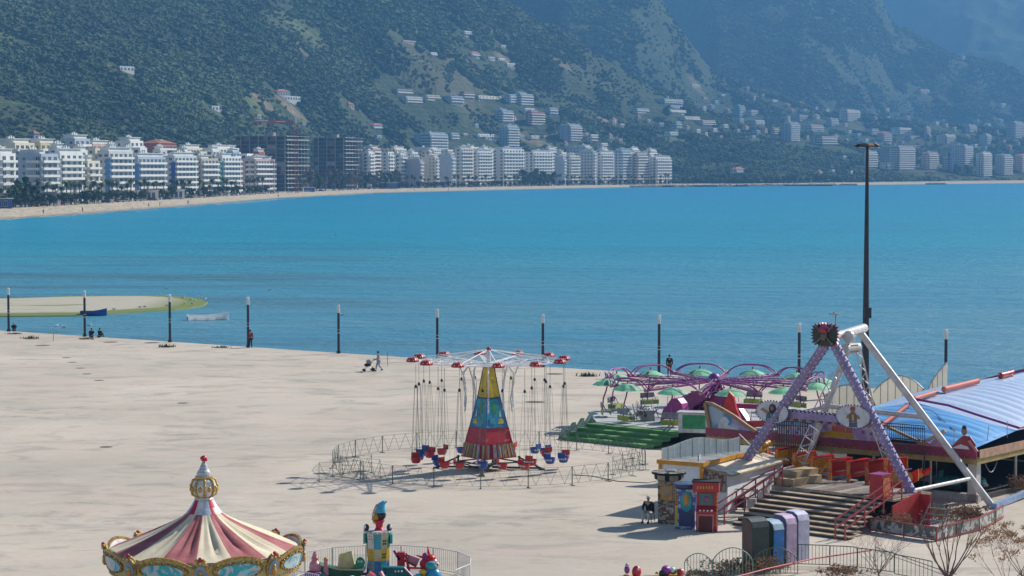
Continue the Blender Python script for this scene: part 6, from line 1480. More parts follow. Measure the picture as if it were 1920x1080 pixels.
# ================================================================ bumper car pavilion with blue membrane roof
PFL = Vector((11.6, 126.3, 0)); PU = Vector((.79, -.612, 0)).normalized(); RP = math.atan2(PU.y, PU.x); WP_ = 15.9; DP_ = 17
pav = empty('bumper_car_pavilion', PFL, RP, 'open pavilion with blue ribbed membrane roof and painted front boards', 'pavilion')
def mem(ca, cb, nm):
    m, t, b = nodes(nm); p = gpos(t, obj=True)
    n = noise(t, .9, 4, .6, p, .5); c = mixc(t, n, ca, cb); n2 = noise(t, 7, 4, .7, p); c = mixc(t, ramp(t, n2, [(.5, 0), (.7, .3)]), c, (.42, .55, .72))
    t.links.new(c, b.inputs['Base Color']); b.inputs['Roughness'].default_value = .33; b.inputs['Specular IOR Level'].default_value = .9; b.inputs['Coat Weight'].default_value = .3
    bump(t, b, n, .4, .1); return m
MMEM = mem((.07, .32, .70), (.16, .46, .82), 'blue_membrane'); MMEM2 = mem((.40, .54, .78), (.62, .72, .88), 'blue_membrane_sunlit_tint'); MPTUBE = thin('faded_pink_padding', (.80, .24, .20), .3); MMAG = paint('magenta_fascia', (.26, .03, .08), .5); MYB = paint('yellow_underfascia', (.38, .28, .09), .6)  # rear membrane paler: sunlight on the upper roof put into its colour
EZ = 2.9
def patch(A, B, C_, D, nu, nv, amp, per, name, mat=None, bulge=.42):
    """grid between four corners A-B (bottom) and D-C (top), ribs run from A-D side to B-C side"""
    b = MB(); A, B, C_, D = map(Vector, (A, B, C_, D)); vs = []
    for j in range(nv + 1):
        for i in range(nu + 1):
            s_, t = i / nu, j / nv; p = A.lerp(B, s_).lerp(D.lerp(C_, s_), t)
            edge = min(1, 8 * min(t, 1 - t)) * min(1, 6 * min(s_, 1 - s_) + .1)
            p.z += amp * (abs(math.sin(t * math.pi * per)) - .35) * edge + bulge * math.sin(math.pi * s_) ** .8 * math.sin(math.pi * t) ** .8
            vs.append(p)
    fs = [(j * (nu + 1) + i, j * (nu + 1) + i + 1, (j + 1) * (nu + 1) + i + 1, (j + 1) * (nu + 1) + i) for j in range(nv) for i in range(nu)]
    b.add(vs, fs, mat or MMEM, True); return b.build(name, pav)
RX, RY = 10.0, 4.6; A0 = (-.3, -.2, EZ); B0 = (16.1, -.2, EZ); K = (RX, RY, 4.55); KB = (RX, 19, 5.15)
patch((5, -.2, EZ), (RX, -.2, EZ + .12), K, (5, 4.8, 3.3), 24, 60, .06, 6, 'roof_membrane')
patch((RX, -.2, EZ + .12), (16.1, -.2, EZ), (16.1, 4.6, 3.35), K, 24, 60, .06, 6, 'roof_membrane')
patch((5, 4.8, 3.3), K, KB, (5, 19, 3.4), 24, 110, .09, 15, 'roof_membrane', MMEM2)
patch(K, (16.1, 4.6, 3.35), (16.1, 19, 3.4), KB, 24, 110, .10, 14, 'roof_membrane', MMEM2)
def pad(p, q, r, mat=None):
    b = MB(); b.tube(p, q, r, mat or MPTUBE, n=10); b.sphere(p, r * 1.1, mat or MPTUBE, 8, 6); b.sphere(q, r * 1.1, mat or MPTUBE, 8, 6); return b.build('ridge_padding', pav)
z_ = Vector((0, 0, .14)); K_ = Vector(K) + z_
pad(Vector((RX, .3, EZ + .5)), Vector((RX, 3.7, 4.35)), .14); pad(K_, Vector((RX, 7.2, 4.85)), .15); pad(Vector((RX, 8.2, 4.95)), Vector((RX, 12.4, 5.1)), .16); pad(Vector((RX, 15.5, 5.2)), Vector((RX, 17, 5.25)), .18, MRED2)
b = MB(); b.path([K_, (12, RY + .15, 4.45), (14, RY + .1, 4.0), (16.15, 4.8, 3.5)], .07, MPUR, 8); b.path([(16.15, 4.8, 3.5), (16.2, 9, 3.55), (16.2, 19, 3.6)], .07, MPUR, 8); b.path([K_ - Vector((.3, .5, .2)), (12, 3, 4.25), (14.2, 1.2, 3.5)], .018, MDARKF, 4); b.path([(RX, 4.0, 4.5), (RX + .3, 6.6, 4.9), (RX + .7, 7.0, 4.85)], .04, MDARKF, 5); b.path([(RX, 12.4, 5.2), (RX, 15.5, 5.3)], .03, MCHROME, 4); b.build('roof_ropes', pav)
b = MB(); b.path([(5, 19.1, 3.5), (7, 19.1, 4.5), (RX, 19.1, 5.3), (13, 19.1, 4.9), (16.2, 19.1, 3.6)], .09, MPUR, 8); b.build('rear_hoop', pav)
# fascia
b = MB(); b.box6(-.4, 16.3, -.45, -.25, 2.05, 2.35, MYB); b.box6(16.1, 16.3, -.24, 19, 2.05, 2.35, MYB); b.box6(16.3, 16.36, -.24, 19, 2.36, 2.8, paint('peach_side_fascia', (.50, .30, .20), .6)); b.build('lower_fascia', pav)
b = MB(); b.box6(-.4, 16.3, -.55, -.45, 2.352, 2.85, MMAG)
for k in range(46): b.sphere((-.2 + k * .36, -.58, 2.42), .03, MSYEL, 5, 4)
b.build('magenta_fascia', pav)
MWAVE = lens_mat('painted_sea_wave', (.06, .22, .42), (.34, .40, .52), .55); MCITY = lens_mat('painted_violet_sky', (.34, .22, .42), (.44, .38, .50), .8); MGTR = paint('ornate_brown_gold_edge', (.28, .17, .08), .6, .4, 14)
b = MB(); top = [(-.35, 4.25), (.1, 4.22), (.8, 3.95), (1.6, 3.6), (2.4, 3.15), (3.0, 2.86)]
b.prism([(-.05, 2.86)] + [(3.0, 2.86)][:1] + top[::-1], (1, 0, 0), (0, 0, 1), (0, -.62, 0), (0, .08, 0), MWAVE)
for p, q in zip(top[:-1], top[1:]): b.bar((p[0], -.66, p[1]), (q[0], -.66, q[1]), .17, MGTR)
b.bar((-.35, -.66, 4.25), (-.02, -.66, 2.86), .2, MGTR)
b.prism([(.5, 3.0), (.7, 3.5), (1.0, 3.55), (1.25, 3.3), (1.1, 3.1), (1.7, 2.95), (1.9, 2.87), (.5, 2.87)], (1, 0, 0), (0, 0, 1), (0, -.64, 0), (0, .015, 0), paint('painted_foam_white', (.5, .53, .58), .5))
b.prism([(1.5, 3.62), (2.9, 2.95), (2.3, 2.9), (1.4, 3.3)], (1, 0, 0), (0, 0, 1), (0, -.645, 0), (0, .015, 0), paint('painted_lilac', (.40, .24, .42), .5)); b.build('wave_board', pav)
b = MB(); b.box6(4.4, 10.8, -.66, -.58, 2.86, 3.92, MCITY); b.box6(4.3, 10.9, -.68, -.56, 3.92, 4.0, MGTR)
b.prism([(4.5, 3.3), (6.5, 3.5), (7.6, 3.88), (4.5, 3.88)], (1, 0, 0), (0, 0, 1), (0, -.675, 0), (0, .012, 0), paint('painted_sky_blue', (.14, .34, .50), .5))
b.prism([(6.9, 2.9), (7.3, 3.15), (7.7, 3.25), (8.6, 3.2), (9.1, 3.15), (9.2, 2.92)], (1, 0, 0), (0, 0, 1), (0, -.69, 0), (0, .02, 0), MSYEL)
for k, (x, h_) in enumerate([(7.9, .28), (8.1, .5), (8.3, .34), (8.5, .56), (8.75, .3), (8.95, .46)]): b.prism([(x - .1, 3.2), (x - .08, 3.2 + h_), (x, 3.3 + h_), (x + .08, 3.2 + h_), (x + .1, 3.2)], (1, 0, 0), (0, 0, 1), (0, -.68, 0), (0, .015, 0), paint('painted_orange_red', (.48, .10, .05), .5))
for k, (x, z) in enumerate([(4.8, 3.3), (5.3, 3.5), (5.7, 3.2), (6.1, 3.6), (6.2, 3.15), (9.7, 3.3), (10.2, 3.25), (5.0, 3.0), (5.6, 2.98)]): b.prism([(x + math.cos(a * math.pi / 4) * (.13 if a % 2 else .05), z + math.sin(a * math.pi / 4) * (.13 if a % 2 else .05)) for a in range(8)], (1, 0, 0), (0, 0, 1), (0, -.68, 0), (0, .015, 0), paint('painted_deep_violet', (.14, .05, .22), .5))
b.build('city_board', pav)
b = MB(); b.prism([(12.9, 2.86), (12.9, 3.25), (13.7, 3.0), (14.2, 3.5), (14.9, 2.86)], (1, 0, 0), (0, 0, 1), (0, -.64, 0), (0, .05, 0), paint('painted_pink_board', (.45, .25, .40), .5)); b.bar((13.3, -.72, 3.0), (14.6, -.72, 3.75), .16, MTAN); b.bar((11.2, -.72, 3.7), (13.4, -.72, 2.95), .14, MTAN); b.build('corner_board', pav)
# painted reclining figure cut-out at the corner
b = MB(); o_ = (0, -.72, 0)
b.prism([(14.9, 2.86), (15.3, 3.3), (15.6, 3.55), (16.0, 3.55), (16.3, 3.2), (16.35, 2.86)], (1, 0, 0), (0, 0, 1), o_, (0, .06, 0), paint('painted_dark_red_shirt', (.30, .03, .04), .5)); b.prism([(15.68 + math.cos(a) * .16, 3.78 + math.sin(a) * .22) for a in [k * .52 for k in range(12)]], (1, 0, 0), (0, 0, 1), (0, -.74, 0), (0, .06, 0), paint('painted_brown_face', (.30, .17, .12), .5))
b.prism([(15.9, 3.3), (16.05, 3.35), (16.5, 2.8), (16.35, 2.75)], (1, 0, 0), (0, 0, 1), (0, -.76, 0), (0, .05, 0), MPINK); b.prism([(15.0, 2.86), (15.5, 3.1), (15.9, 3.0), (16.0, 2.86)], (1, 0, 0), (0, 0, 1), (0, -.77, 0), (0, .05, 0), MOVAL); b.prism([(15.55, 3.9), (15.6, 4.08), (15.75, 4.1), (15.83, 3.92)], (1, 0, 0), (0, 0, 1), (0, -.75, 0), (0, .06, 0), MHAIR); b.build('figure_cutout', pav)
# columns, floor, curb, back wall
MCOLW = paint('column_white', (.55, .53, .50), .7)
b = MB(); b.box6(15.6, 16.1, -.1, .4, 0, 2.05, MCOLW); b.build('corner_column', pav)
for x in (1, 4.2, 7.4, 10, 11.8, 13.4): b = MB(); b.tube((x, 0, 0), (x, 0, 2.05), .07, MCHROME, n=8); b.build('column', pav)
for y in (5, 10, 15): b = MB(); b.tube((15.9, y, 0), (15.9, y, 2.05), .09, MCHROME, n=8); b.build('column', pav)
b = MB(); b.box6(0, 16, .3, 18.5, .01, .25, paint('bumper_floor_dark', (.05, .05, .055), .5)); b.build('floor', pav)
b = MB(); b.box6(-.3, 16.2, -.1, .28, 0, .42, paint('white_curb_boards', (.5, .48, .45), .7)); b.build('curb', pav)
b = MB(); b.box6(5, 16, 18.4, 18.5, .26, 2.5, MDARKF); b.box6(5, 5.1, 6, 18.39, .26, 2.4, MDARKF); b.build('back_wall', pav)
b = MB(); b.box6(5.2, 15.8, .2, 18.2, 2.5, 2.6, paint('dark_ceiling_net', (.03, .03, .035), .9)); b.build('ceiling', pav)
b = MB(); pts = [(15.7 + .0, 1.6 + k * .22, 2.05 - .75 * math.sin(math.pi * k / 8)) for k in range(9)]; b.path(pts, .03, MCHROME, 5); b.build('hanging_loop', pav)
for x in (14.9, 15.9): b = MB(); b.bar((x, -.4 if x < 15.5 else 1.5, EZ), (x + .1, -.4 if x < 15.5 else 1.5, EZ + 1.0), .03, MCHROME); b.build('roof_pin', pav)
b = MB(); b.bar((16.2, 3.3, 3.1), (16.2, 3.3, 4.0), .03, MCHROME); b.build('roof_pin', pav)
# bumper cars
def bumper_car(x, y, rz, mat, label):
    w = pav.matrix_basis @ Vector((x, y, .25)); c = empty('bumper_car', w, RP + rz, label, 'bumper car', 'bumper cars under the pavilion')
    b = MB(); b.lathe([(.0, .1), (.75, .1), (.82, .25), (.75, .38)], MTYRE, (0, 0, 0), 20); b.build('rubber_bumper', c)
    b = MB(); b.lathe([(.72, .38), (.66, .6), (.5, .72), (.42, .5), (0, .45)], mat, (0, 0, 0), 20); b.sphere((.35, 0, .62), (.35, .38, .18), mat, 12, 8); b.build('body', c)
    b = MB(); b.box((-.35, 0, .8), (.12, .7, .5), mat); b.box((-.1, 0, .55), (.5, .7, .12), MBLACKC); b.build('seat', c)
    b = MB(); b.tube((-.6, 0, .5), (-.6, 0, 2.1), .02, MCHROME, n=6); b.build('power_pole', c)
bumper_car(13.6, 1.6, .3, paint('bumper_car_teal', (.02, .20, .17), .3), 'teal bumper car at the right end under the pavilion'); bumper_car(12.3, 2.2, 1.2, paint('bumper_car_grey', (.2, .2, .24), .3), 'grey bumper car beside the teal ones'); bumper_car(14.6, 2.6, 2.2, paint('bumper_car_teal', (.02, .20, .17), .3), 'teal bumper car behind the corner column'); bumper_car(11.2, 1.5, -.5, paint('bumper_car_violet', (.15, .1, .25), .3), 'dark violet bumper car behind the ship boat'); bumper_car(9.3, 2.6, .9, MRBLUE, 'blue bumper car deep under the painted city board')
# bar gate stood against the front of the pavilion
wa = pav.matrix_basis @ Vector((11.0, -1.1, 0)); wb = pav.matrix_basis @ Vector((13.6, -1.1, 0))
bg_ = bar_gate('bar_gate', (wa.x, wa.y), (wb.x, wb.y), 2.4, 3.95, .0, 'black bar screen on posts in front of the blue roof')
b = MB()
for q in (wa, wb): b.bar((q.x, q.y, 0), (q.x, q.y, 2.5), .06, MDARKF)
b.box6(-.0, .01, 0, .01, 0, .01, MDARKF); b.build('gate_post', bg_)
# plants growing behind the low fence and beside the pavilion
# ---------------------------------------------------------------- ticket booth with orange trim
BC = G(1240, 958); BC2 = Vector(((1318 - 960) * 113 / F, 113, 0)); bu = (BC2 - BC).normalized(); RB = math.atan2(bu.y, bu.x)
bo = empty('ticket_booth', BC, RB, 'white cabin booth with orange trim and a flat grey roof', 'booth')
MOR = paint('booth_orange_trim', (.66, .29, .01), .5); MCAB = paint('cabin_white_sheet', (.86, .87, .90), .6, .08, 1.5, grime=.12); MCABL = paint('leanto_grey_sheet', (.84, .84, .85), .6, .08, 1.2, grime=.12); MRF = paint('felt_roof_grey', (.25, .26, .27), .9, .3, 1.2)
bw = (BC2 - BC).length; bl = 8.0
b = MB(); b.box6(0, bw, 0, bl, 0, 2.4, MCAB); b.build('wall', bo)
b = MB(); b.box6(-.05, bw + .05, -.05, bl + .05, 2.42, 2.5, MRF); b.build('roof', bo)
b = MB()
for (x, y) in ((0, 0), (bw, 0), (0, bl), (bw, bl)): b.box((x, y, 1.2), (.16, .16, 2.4), MOR)
b.box6(-.15, bw + .15, -.15, -.06, 2.36, 2.56, MOR); b.box6(bw + .06, bw + .15, -.05, bl, 2.36, 2.56, MOR); b.box6(-.15, -.06, -.05, bl, 2.36, 2.56, MOR); b.tube((bw + .1, bl - .6, 2.65), (bw + .1, bl + .1, 2.75), .14, MOR, n=10); b.build('orange_trim', bo)
b = MB(); b.box6(.7, 1.1, -.03, .0, 1.3, 1.9, paint('booth_window_grey', (.34, .36, .40), .4)); b.build('window', bo)
b = MB(); b.box6(bw + .02, bw + 1.3, .3, 7.2, 0, 1.95, MCABL)
b.build('annex_wall', bo)
b = MB(); b.add([(bw + .1, .2, 2.28), (bw + 1.55, .2, 2.0), (bw + 1.55, 7.4, 2.0), (bw + .1, 7.4, 2.28)], [(0, 1, 2, 3)], paint('annex_tan_roof', (.80, .68, .50), .7)); b.add([(bw + .1, .2, 2.2), (bw + 1.55, .2, 1.93), (bw + 1.55, 7.4, 1.93), (bw + .1, 7.4, 2.2)], [(3, 2, 1, 0)], MTAN); b.bar((bw + 1.55, .2, 1.96), (bw + 1.55, 7.4, 1.96), .08, MTAN); b.bar((bw + .1, .2, 2.22), (bw + 1.55, .2, 1.97), .08, MTAN); b.build('annex_roof', bo)
MPOSTER = lens_mat('poster_brown_print', (.36, .33, .30), (.14, .06, .04), 3)
b = MB(); b.box6(bw + .15, bw + 1.2, .2, .28, 1.15, 2.1, MPOSTER); b.box6(bw + .1, bw + 1.25, .22, .26, 1.1, 2.15, MTAN); b.build('poster', bo)
b = MB(); b.bar((bw + 1.5, 2.6, 1.5), (bw + 2.6, 5.6, 1.9), .11, MWHT); b.build('white_bar', bo)
# wavy white railing panel lying along the roof edge
rp = empty('white_railing_panel', (BC.x, BC.y, 2.5), RB, 'wavy topped white railing panel standing on the booth roof', 'railing')
b = MB(); ln = 5.6; tp = [(ln * k / 20, .62 + .32 * math.sin(k / 20 * math.pi * 1.15) ** 2 + .12 * k / 20) for k in range(21)]
b.prism([(0, .05)] + tp + [(ln, .05)], (.35, .937, 0), (0, 0, 1), (-.02, .15, 0), (.03, -.01, 0), thin('rail_panel_white', (.80, .86, .83), .35)); b.build('panel', rp)
b = MB()
U = Vector((.35, .937, 0)).normalized()
for k in range(14): q = U * (ln * k / 13) + Vector((.02, .13, 0)); b.bar(q + Vector((0, 0, .0)), q + Vector((0, 0, float(np.interp(ln * k / 13, [p[0] for p in tp], [p[1] for p in tp])))), .035, MCHROME if k % 2 else MWHT)
b.bar(U * 2.7 + Vector((.05, .1, .08)), Vector((1.7, 1.0, .04)), .04, MWHT); b.bar(U * ln + Vector((0, .1, .95)), U * (ln - .5) + Vector((2.2, -1.0, .05)), .04, MWHT); b.build('rail_bars', rp)
b = MB(); p = G(1375, 832, 1.6)
b.box((0, 0, .25), (3.0, .1, .5), MDARKF, M=Matrix.Rotation(R(-32), 4, 'Z'))
for k in range(14): b.sphere(Matrix.Rotation(R(-32), 4, 'Z') @ Vector((-1.35 + k * .2, -.08, .42)), .035, MWHT, 5, 4)
b.box((0, 0, -.85), (2.2, .9, 1.6), MDARKF, M=Matrix.Rotation(R(-32), 4, 'Z')); o = b.build('dark_counter'); o.location = (p.x, p.y + 2, 1.6); tag(o, 'dark counter with a row of bulbs behind the booth roof', 'counter')
# ---------------------------------------------------------------- amusement machines by the booth
MKB = lens_mat('machine_dark_art', (.05, .045, .04), (.30, .24, .16), 3.5); MKW = lens_mat('machine_blue_art', (.42, .45, .50), (.05, .10, .35), 2.2); MKR = paint('machine_red', (.42, .02, .03), .35, .1, 2); MSIL = paint('silver_top', (.5, .5, .5), .3, metal=.4)
def cab(loc, rz, label, name='punch_machine'): return empty(name, loc, rz, label, 'arcade machine', 'amusement machines at the booth')
p = G(1256, 984); c = cab(p, R(-20), 'black punch machine with a wide dark round top')
b = MB(); b.box6(-.45, .45, -.4, .4, 0, 2.15, MKB); b.box6(-.4, .4, -.41, -.402, .2, .9, MPOSTER); b.box6(-.3, .3, -.43, -.402, 1.2, 1.9, MORNG); b.sphere((0, -.42, 1.6), (.24, .05, .3), MTAN, 12, 8); b.build('cabinet', c)
b = MB(); b.lathe([(.5, 2.1), (.72, 2.2), (.74, 2.42), (.86, 2.45), (.86, 2.55), (0, 2.56)], MKB, (0, 0, 0), 20, mats=lambda i, k: MBLACKC if k in (2, 3) else (paint('top_gold_print', (.30, .26, .18), .5) if i % 3 else MBLACKC)); b.box((.1, 0, 2.6), (.5, .3, .06), MSIL); b.build('top_ring', c)
p = G(1290, 994); c = cab(p, R(-18), 'white and blue punch machine with oval glass front')
b = MB(); b.box6(-.5, .5, -.4, .4, 0, 1.95, MKW); b.box6(-.3, .46, -.42, -.402, .15, .95, paint('machine_navy', (.03, .04, .16), .4)); b.sphere((.08, -.40, 1.35), (.32, .06, .52), MTURQ, 14, 10); b.sphere((.08, -.45, 1.45), (.15, .04, .3), MORNG, 10, 8); b.box6(-.48, -.36, -.42, -.402, .2, 1.8, MYEL)
for k in range(5): b.sphere((-.42, -.43, 1.2 + k * .13), .05, MRED2, 6, 4)
b.build('cabinet', c)
b = MB(); b.lathe([(.52, 1.95), (.66, 2.05), (.66, 2.2), (.55, 2.25), (0, 2.3)], MKW, (0, 0, 0), 20, mats=lambda i, k: paint('machine_navy', (.03, .04, .16), .4) if k < 2 else MSIL); b.build('top_cap', c)
p = G(1328, 1000); c = cab(p, R(-10), 'red punch machine with framed round target and open red base')
b = MB(); b.prism([(-.42, 0), (.2, 0), (.32, .35), (.3, 1.0), (.05, 1.25), (.1, 1.9), (-.42, 1.95)], (0, -1, 0), (0, 0, 1), (-.5, 0, 0), (1.0, 0, 0), MKR)
b.box6(-.38, .3, -.335, -.325, .05, .75, paint('machine_dark_hollow', (.10, .01, .01), .6)); b.build('cabinet', c)
b = MB()
for (x0, x1, z0, z1) in ((-.42, -.38, .02, .82), (.3, .34, .02, .82), (-.42, .34, .82, .86)): b.box6(x0, x1, -.36, -.325, z0, z1, MPINK)
b.build('base_frame', c)
b = MB(); b.box6(-.34, .3, -.14, -.10, 1.28, 1.85, paint('machine_teal_glass', (.06, .16, .17), .2)); b.sphere((0, -.14, 1.55), (.14, .04, .17), paint('target_violet', (.28, .08, .22), .4), 10, 8); b.sphere((.0, -.18, 1.38), (.08, .04, .06), MGREEN, 8, 6); b.build('target', c)
b = MB(); b.box6(-.66, .60, -.45, .40, 1.96, 2.42, MKR); b.box6(-.7, .64, -.5, .42, 2.42, 2.48, MBLACKC)
for k in range(6): b.box6(-.45 + k * .14, -.38 + k * .14, -.462, -.452, 2.1 + .02 * (k % 2), 2.25, MORNG)
b.build('head_box', c)
b = MB()
for k in range(9): b.sphere((.5, -.3 + .0 * k, .3 + k * .2), (.03, .06, .07), MORNG, 6, 5)
for k in range(4): b.sphere((-.3 + k * .18, -.34, 1.05), (.06, .04, .05), MWHT, 6, 5)
b.build('bulbs', c)
# small scooter like rides between the machines
p = G(1306, 990); b = MB(); b.bar((0, 0, .1), (0, 0, 1.35), .08, MCHROME); b.bar((-.15, -.2, .1), (.2, -.2, 1.2), .04, MCHROME)
for k in range(3): b.box((0, -.1, .35 + k * .35), (.5, .3, .05), MWHT)
b.sphere((0, 0, 1.45), .12, MPURP if 'MPURP' in globals() else MPUR2, 8, 6); o = b.build('prize_rack'); o.location = p; o.location.z = 0; tag(o, 'thin wire prize rack between the blue and red punch machines', 'rack')
# seated man on chair
p = G(1218, 982); ch = empty('plastic_chair', (p.x, p.y, 0), R(35), 'black chair carrying the seated man by the machines', 'chair')
b = MB(); b.box((0, 0, .43), (.46, .46, .04), MBLACKC); b.build('seat', ch); b = MB(); b.box((0, .22, .68), (.44, .04, .46), MBLACKC); b.build('backrest', ch)
for sx in (-.2, .2):
    for sy in (-.2, .2): b = MB(); b.tube((sx, sy, .42), (sx * 1.15, sy * 1.15, 0), .018, MBLACKC, n=6); b.build('leg', ch)
man = person((p.x, p.y, 0), R(-25), 'sit', 'seated man in black jacket, pale trousers and white cap by the machines', MBLACKC, MWHITEC, hair=paint('white_cap', (.7, .7, .7), .8)); ch.rotation_euler.z = R(-25)
# control boxes right of the red machine
p = G(1385, 962); b = MB(); b.box((0, 0, .45), (.9, .3, .5), MDARKF); b.box((.75, 0, .45), (.45, .3, .5), MWHT)
for x in (-.6, 1.05): b.bar((x, -.1, 0), (x, -.1, 1.2), .04, MREDR)
for z in (.1, .75, 1.15): b.bar((-.6, -.1, z), (1.05, -.1, z), .04, MREDR if z < 1 else MDARKF)
o = b.build('switch_box_rack'); o.location = (p.x, p.y, 0); o.rotation_euler.z = R(-15); tag(o, 'red railing rack with dark and white switch boxes', 'switch rack')
# row of standing cabinets seen from behind
def cabinet_back(px, py, hh, wd, dp, side, back, top, label, rz=-15):
    p = G(px, py); c = empty('game_cabinet', (p.x, p.y, 0), R(rz), label, 'game cabinet', 'game cabinets seen from behind')
    b = MB(); pf = [(dp / 2, 0), (-dp / 2, 0), (-dp / 2, hh - .35), (-dp / 2 + .1, hh - .12), (-dp / 2 + .35, hh), (dp / 2 - .1, hh + .02), (dp / 2, hh - .05)]
    b.prism(pf, (0, 1, 0), (0, 0, 1), (-wd / 2, 0, 0), (wd, 0, 0), side, back); b.build('case', c)
    b = MB(); b.add([(-wd / 2 * .9, -dp / 2 - .004, .1), (wd / 2 * .9, -dp / 2 - .004, .1), (wd / 2 * .9, -dp / 2 - .004, hh - .36), (-wd / 2 * .9, -dp / 2 - .004, hh - .36)], [(0, 1, 2, 3)], back); b.build('back_panel', c)
    b = MB(); b.prism([(-dp / 2 + .0, hh - .33), (-dp / 2 + .1, hh - .10), (-dp / 2 + .35, hh + .025), (dp / 2, hh + .03), (dp / 2, hh + .05), (-dp / 2 + .33, hh + .045), (-dp / 2 + .08, hh - .08), (-dp / 2 - .02, hh - .33)], (0, 1, 0), (0, 0, 1), (-wd / 2 + .01, 0, 0), (wd - .02, 0, 0), top); b.build('top_sheet', c)
    return c
MCD = paint('cabinet_black_green', (.035, .05, .045), .5, .3); MCBR = paint('cabinet_dark_brown', (.09, .04, .04), .5); MCB = paint('cabinet_blue', (.03, .20, .55), .4); MCL = paint('cabinet_lilac', (.66, .48, .66), .4); MCN = paint('cabinet_navy', (.04, .07, .25), .4); MCG = paint('cabinet_green_dark', (.03, .09, .07), .5); MCW = paint('cabinet_pale_violet', (.66, .64, .80), .4); MCT = paint('cabinet_top_paleblue', (.42, .56, .66), .35)
cabinet_back(1499, 1054, 2.15, .66, .85, MCN, MCW, MCW, 'pale violet game cabinet back, rearmost of the four', 35)
cabinet_back(1476, 1062, 2.15, .6, .85, MCN, MCL, MCL, 'lilac and navy game cabinet back, second from the rear', 35)
cabinet_back(1452, 1069, 2.05, .6, .85, MCG, MCB, MCT, 'bright blue game cabinet back with a pale top', 35)
cabinet_back(1420, 1074, 2.25, .9, .75, MCBR, MCD, MCD, 'tall black green game cabinet back with brown side', 30)
# ================================================================ carousel with striped tent top
KX, KY = (379 - 960) * 82.0 / F, 82.0
ca = empty('carousel', (KX, KY, 0), 0, 'round carousel with faded red and cream tent roof and gold rounding boards', 'carousel')
def cloth(name, c, fade):
    m, t, b = nodes(name); p = gpos(t, obj=True); n = noise(t, 1.6, 5, .6, p); f = noise(t, 14, 3, .6, p)
    c1 = mixc(t, ramp(t, n, [(.3, 0), (.7, 1)]), c, fade); c1 = mixc(t, ramp(t, f, [(.3, .3), (.5, 0)]), c1, tuple(v * .7 for v in c)); t.links.new(c1, b.inputs['Base Color']); b.inputs['Roughness'].default_value = .8; return m
MTR = cloth('faded_red_canvas', (.34, .075, .085), (.46, .17, .17)); MTC = cloth('cream_canvas', (.62, .53, .37), (.78, .68, .50)); MFRED = paint('finial_red', (.55, .01, .04), .35); MFW = paint('finial_white', (.76, .76, .78), .4)
NG = 16; NSEG = 8; prof = []
r0, z0, r1, z1 = .64, 4.80, 3.42, 3.50
for k in range(15):
    t = k / 14; prof.append((r0 + (r1 - r0) * t, z0 + (z1 - z0) * (t ** .80) ))
b = MB(); n = NG * NSEG; vs = []
for k, (r_, zz_) in enumerate(prof):
    t = k / 14
    for i in range(n):
        a = 2 * math.pi * i / n + .05; ph = (i % NSEG) / NSEG; fold = math.sin(i * 2 * math.pi / NSEG * 2 + (i // NSEG) * 1.3) * .018 + math.sin(i * 2 * math.pi / NSEG * 3.0 + (i // NSEG)) * .012
        sag = -.10 * math.sin(math.pi * t) * math.sin(math.pi * ph); f = fold * math.sin(math.pi * min(1, t * 1.05)) * 1.9 * (.5 + t)
        vs.append(((r_ + f) * math.cos(a), (r_ + f) * math.sin(a), zz_ + sag + f * .9))
for k in range(14):
    for i in range(n):
        j = (i + 1) % n; b.add([vs[k * n + i], vs[(k + 1) * n + i], vs[(k + 1) * n + j], vs[k * n + j]], [(0, 1, 2, 3)], MTR if (i // NSEG) % 2 else MTC, False)
o = b.build('tent_roof', ca)
bm = bmesh.new(); bm.from_mesh(o.data); bmesh.ops.remove_doubles(bm, verts=bm.verts, dist=.0005); [setattr(f, 'smooth', True) for f in bm.faces]; bm.to_mesh(o.data); bm.free()
b = MB(); b.lathe([(.66, 4.79), (.50, 5.0), (.35, 5.27)], MFW, n=48, a0=.05, mats=lambda i, k: MFRED if (i // 4) % 3 == 1 else (MFW if (i // 4) % 3 else paint('finial_pale_blue', (.50, .58, .68), .4))); b.build('collar', ca)
b = MB(); b.lathe([(.33, 5.26), (.36, 5.30), (.33, 5.34), (.30, 5.37)], MFW, n=24); b.lathe([(.27, 5.37), (.40, 5.47), (.455, 5.65), (.45, 5.8), (.38, 5.98), (.25, 6.05)], MFW, n=32, rib=lambda t, r, z: r * (.97 + .03 * abs(math.cos(t * 4))))
for k in range(8):
    a = k * math.pi / 4 + .2; pts = [Vector((math.cos(a) * r, math.sin(a) * r, z)) for r, z in ((.29, 5.38), (.42, 5.47), (.48, 5.65), (.475, 5.8), (.40, 5.98), (.27, 6.06))]
    b.path(pts, .045, MGOLD, 6); [b.sphere(p_, .06, MGOLD, 6, 4) for p_ in pts]; a += math.pi / 8; b.sphere((math.cos(a) * .45, math.sin(a) * .45, 5.68), (.07, .07, .11), MGOLD, 8, 6)
b.lathe([(.24, 6.05), (.33, 6.07), (.33, 6.13), (.2, 6.15)], MGOLD, n=24); g_ = b.build('gold_globe', ca)
b = MB(); pr = []
for k in range(23): t = k / 22; pr.append((.235 * (1 - t) ** .9 + .045 + .03 * math.sin(math.pi * min(1, t * 2.2)), 6.13 + .55 * t))
b.lathe(pr, MFW, n=20, mats=lambda i, k: MFW if k % 2 else paint('finial_slate', (.16, .19, .27), .5)); b.build('beehive_spire', ca)
b = MB(); b.sphere((0, 0, 6.78), .12, MFRED, 12, 8); [b.sphere((math.cos(a) * .07, math.sin(a) * .07, 6.74 + .05 * (a > 3)), .07, MFRED, 8, 6) for a in (0, 1.6, 3.1, 4.7)]; b.build('red_bobble', ca)
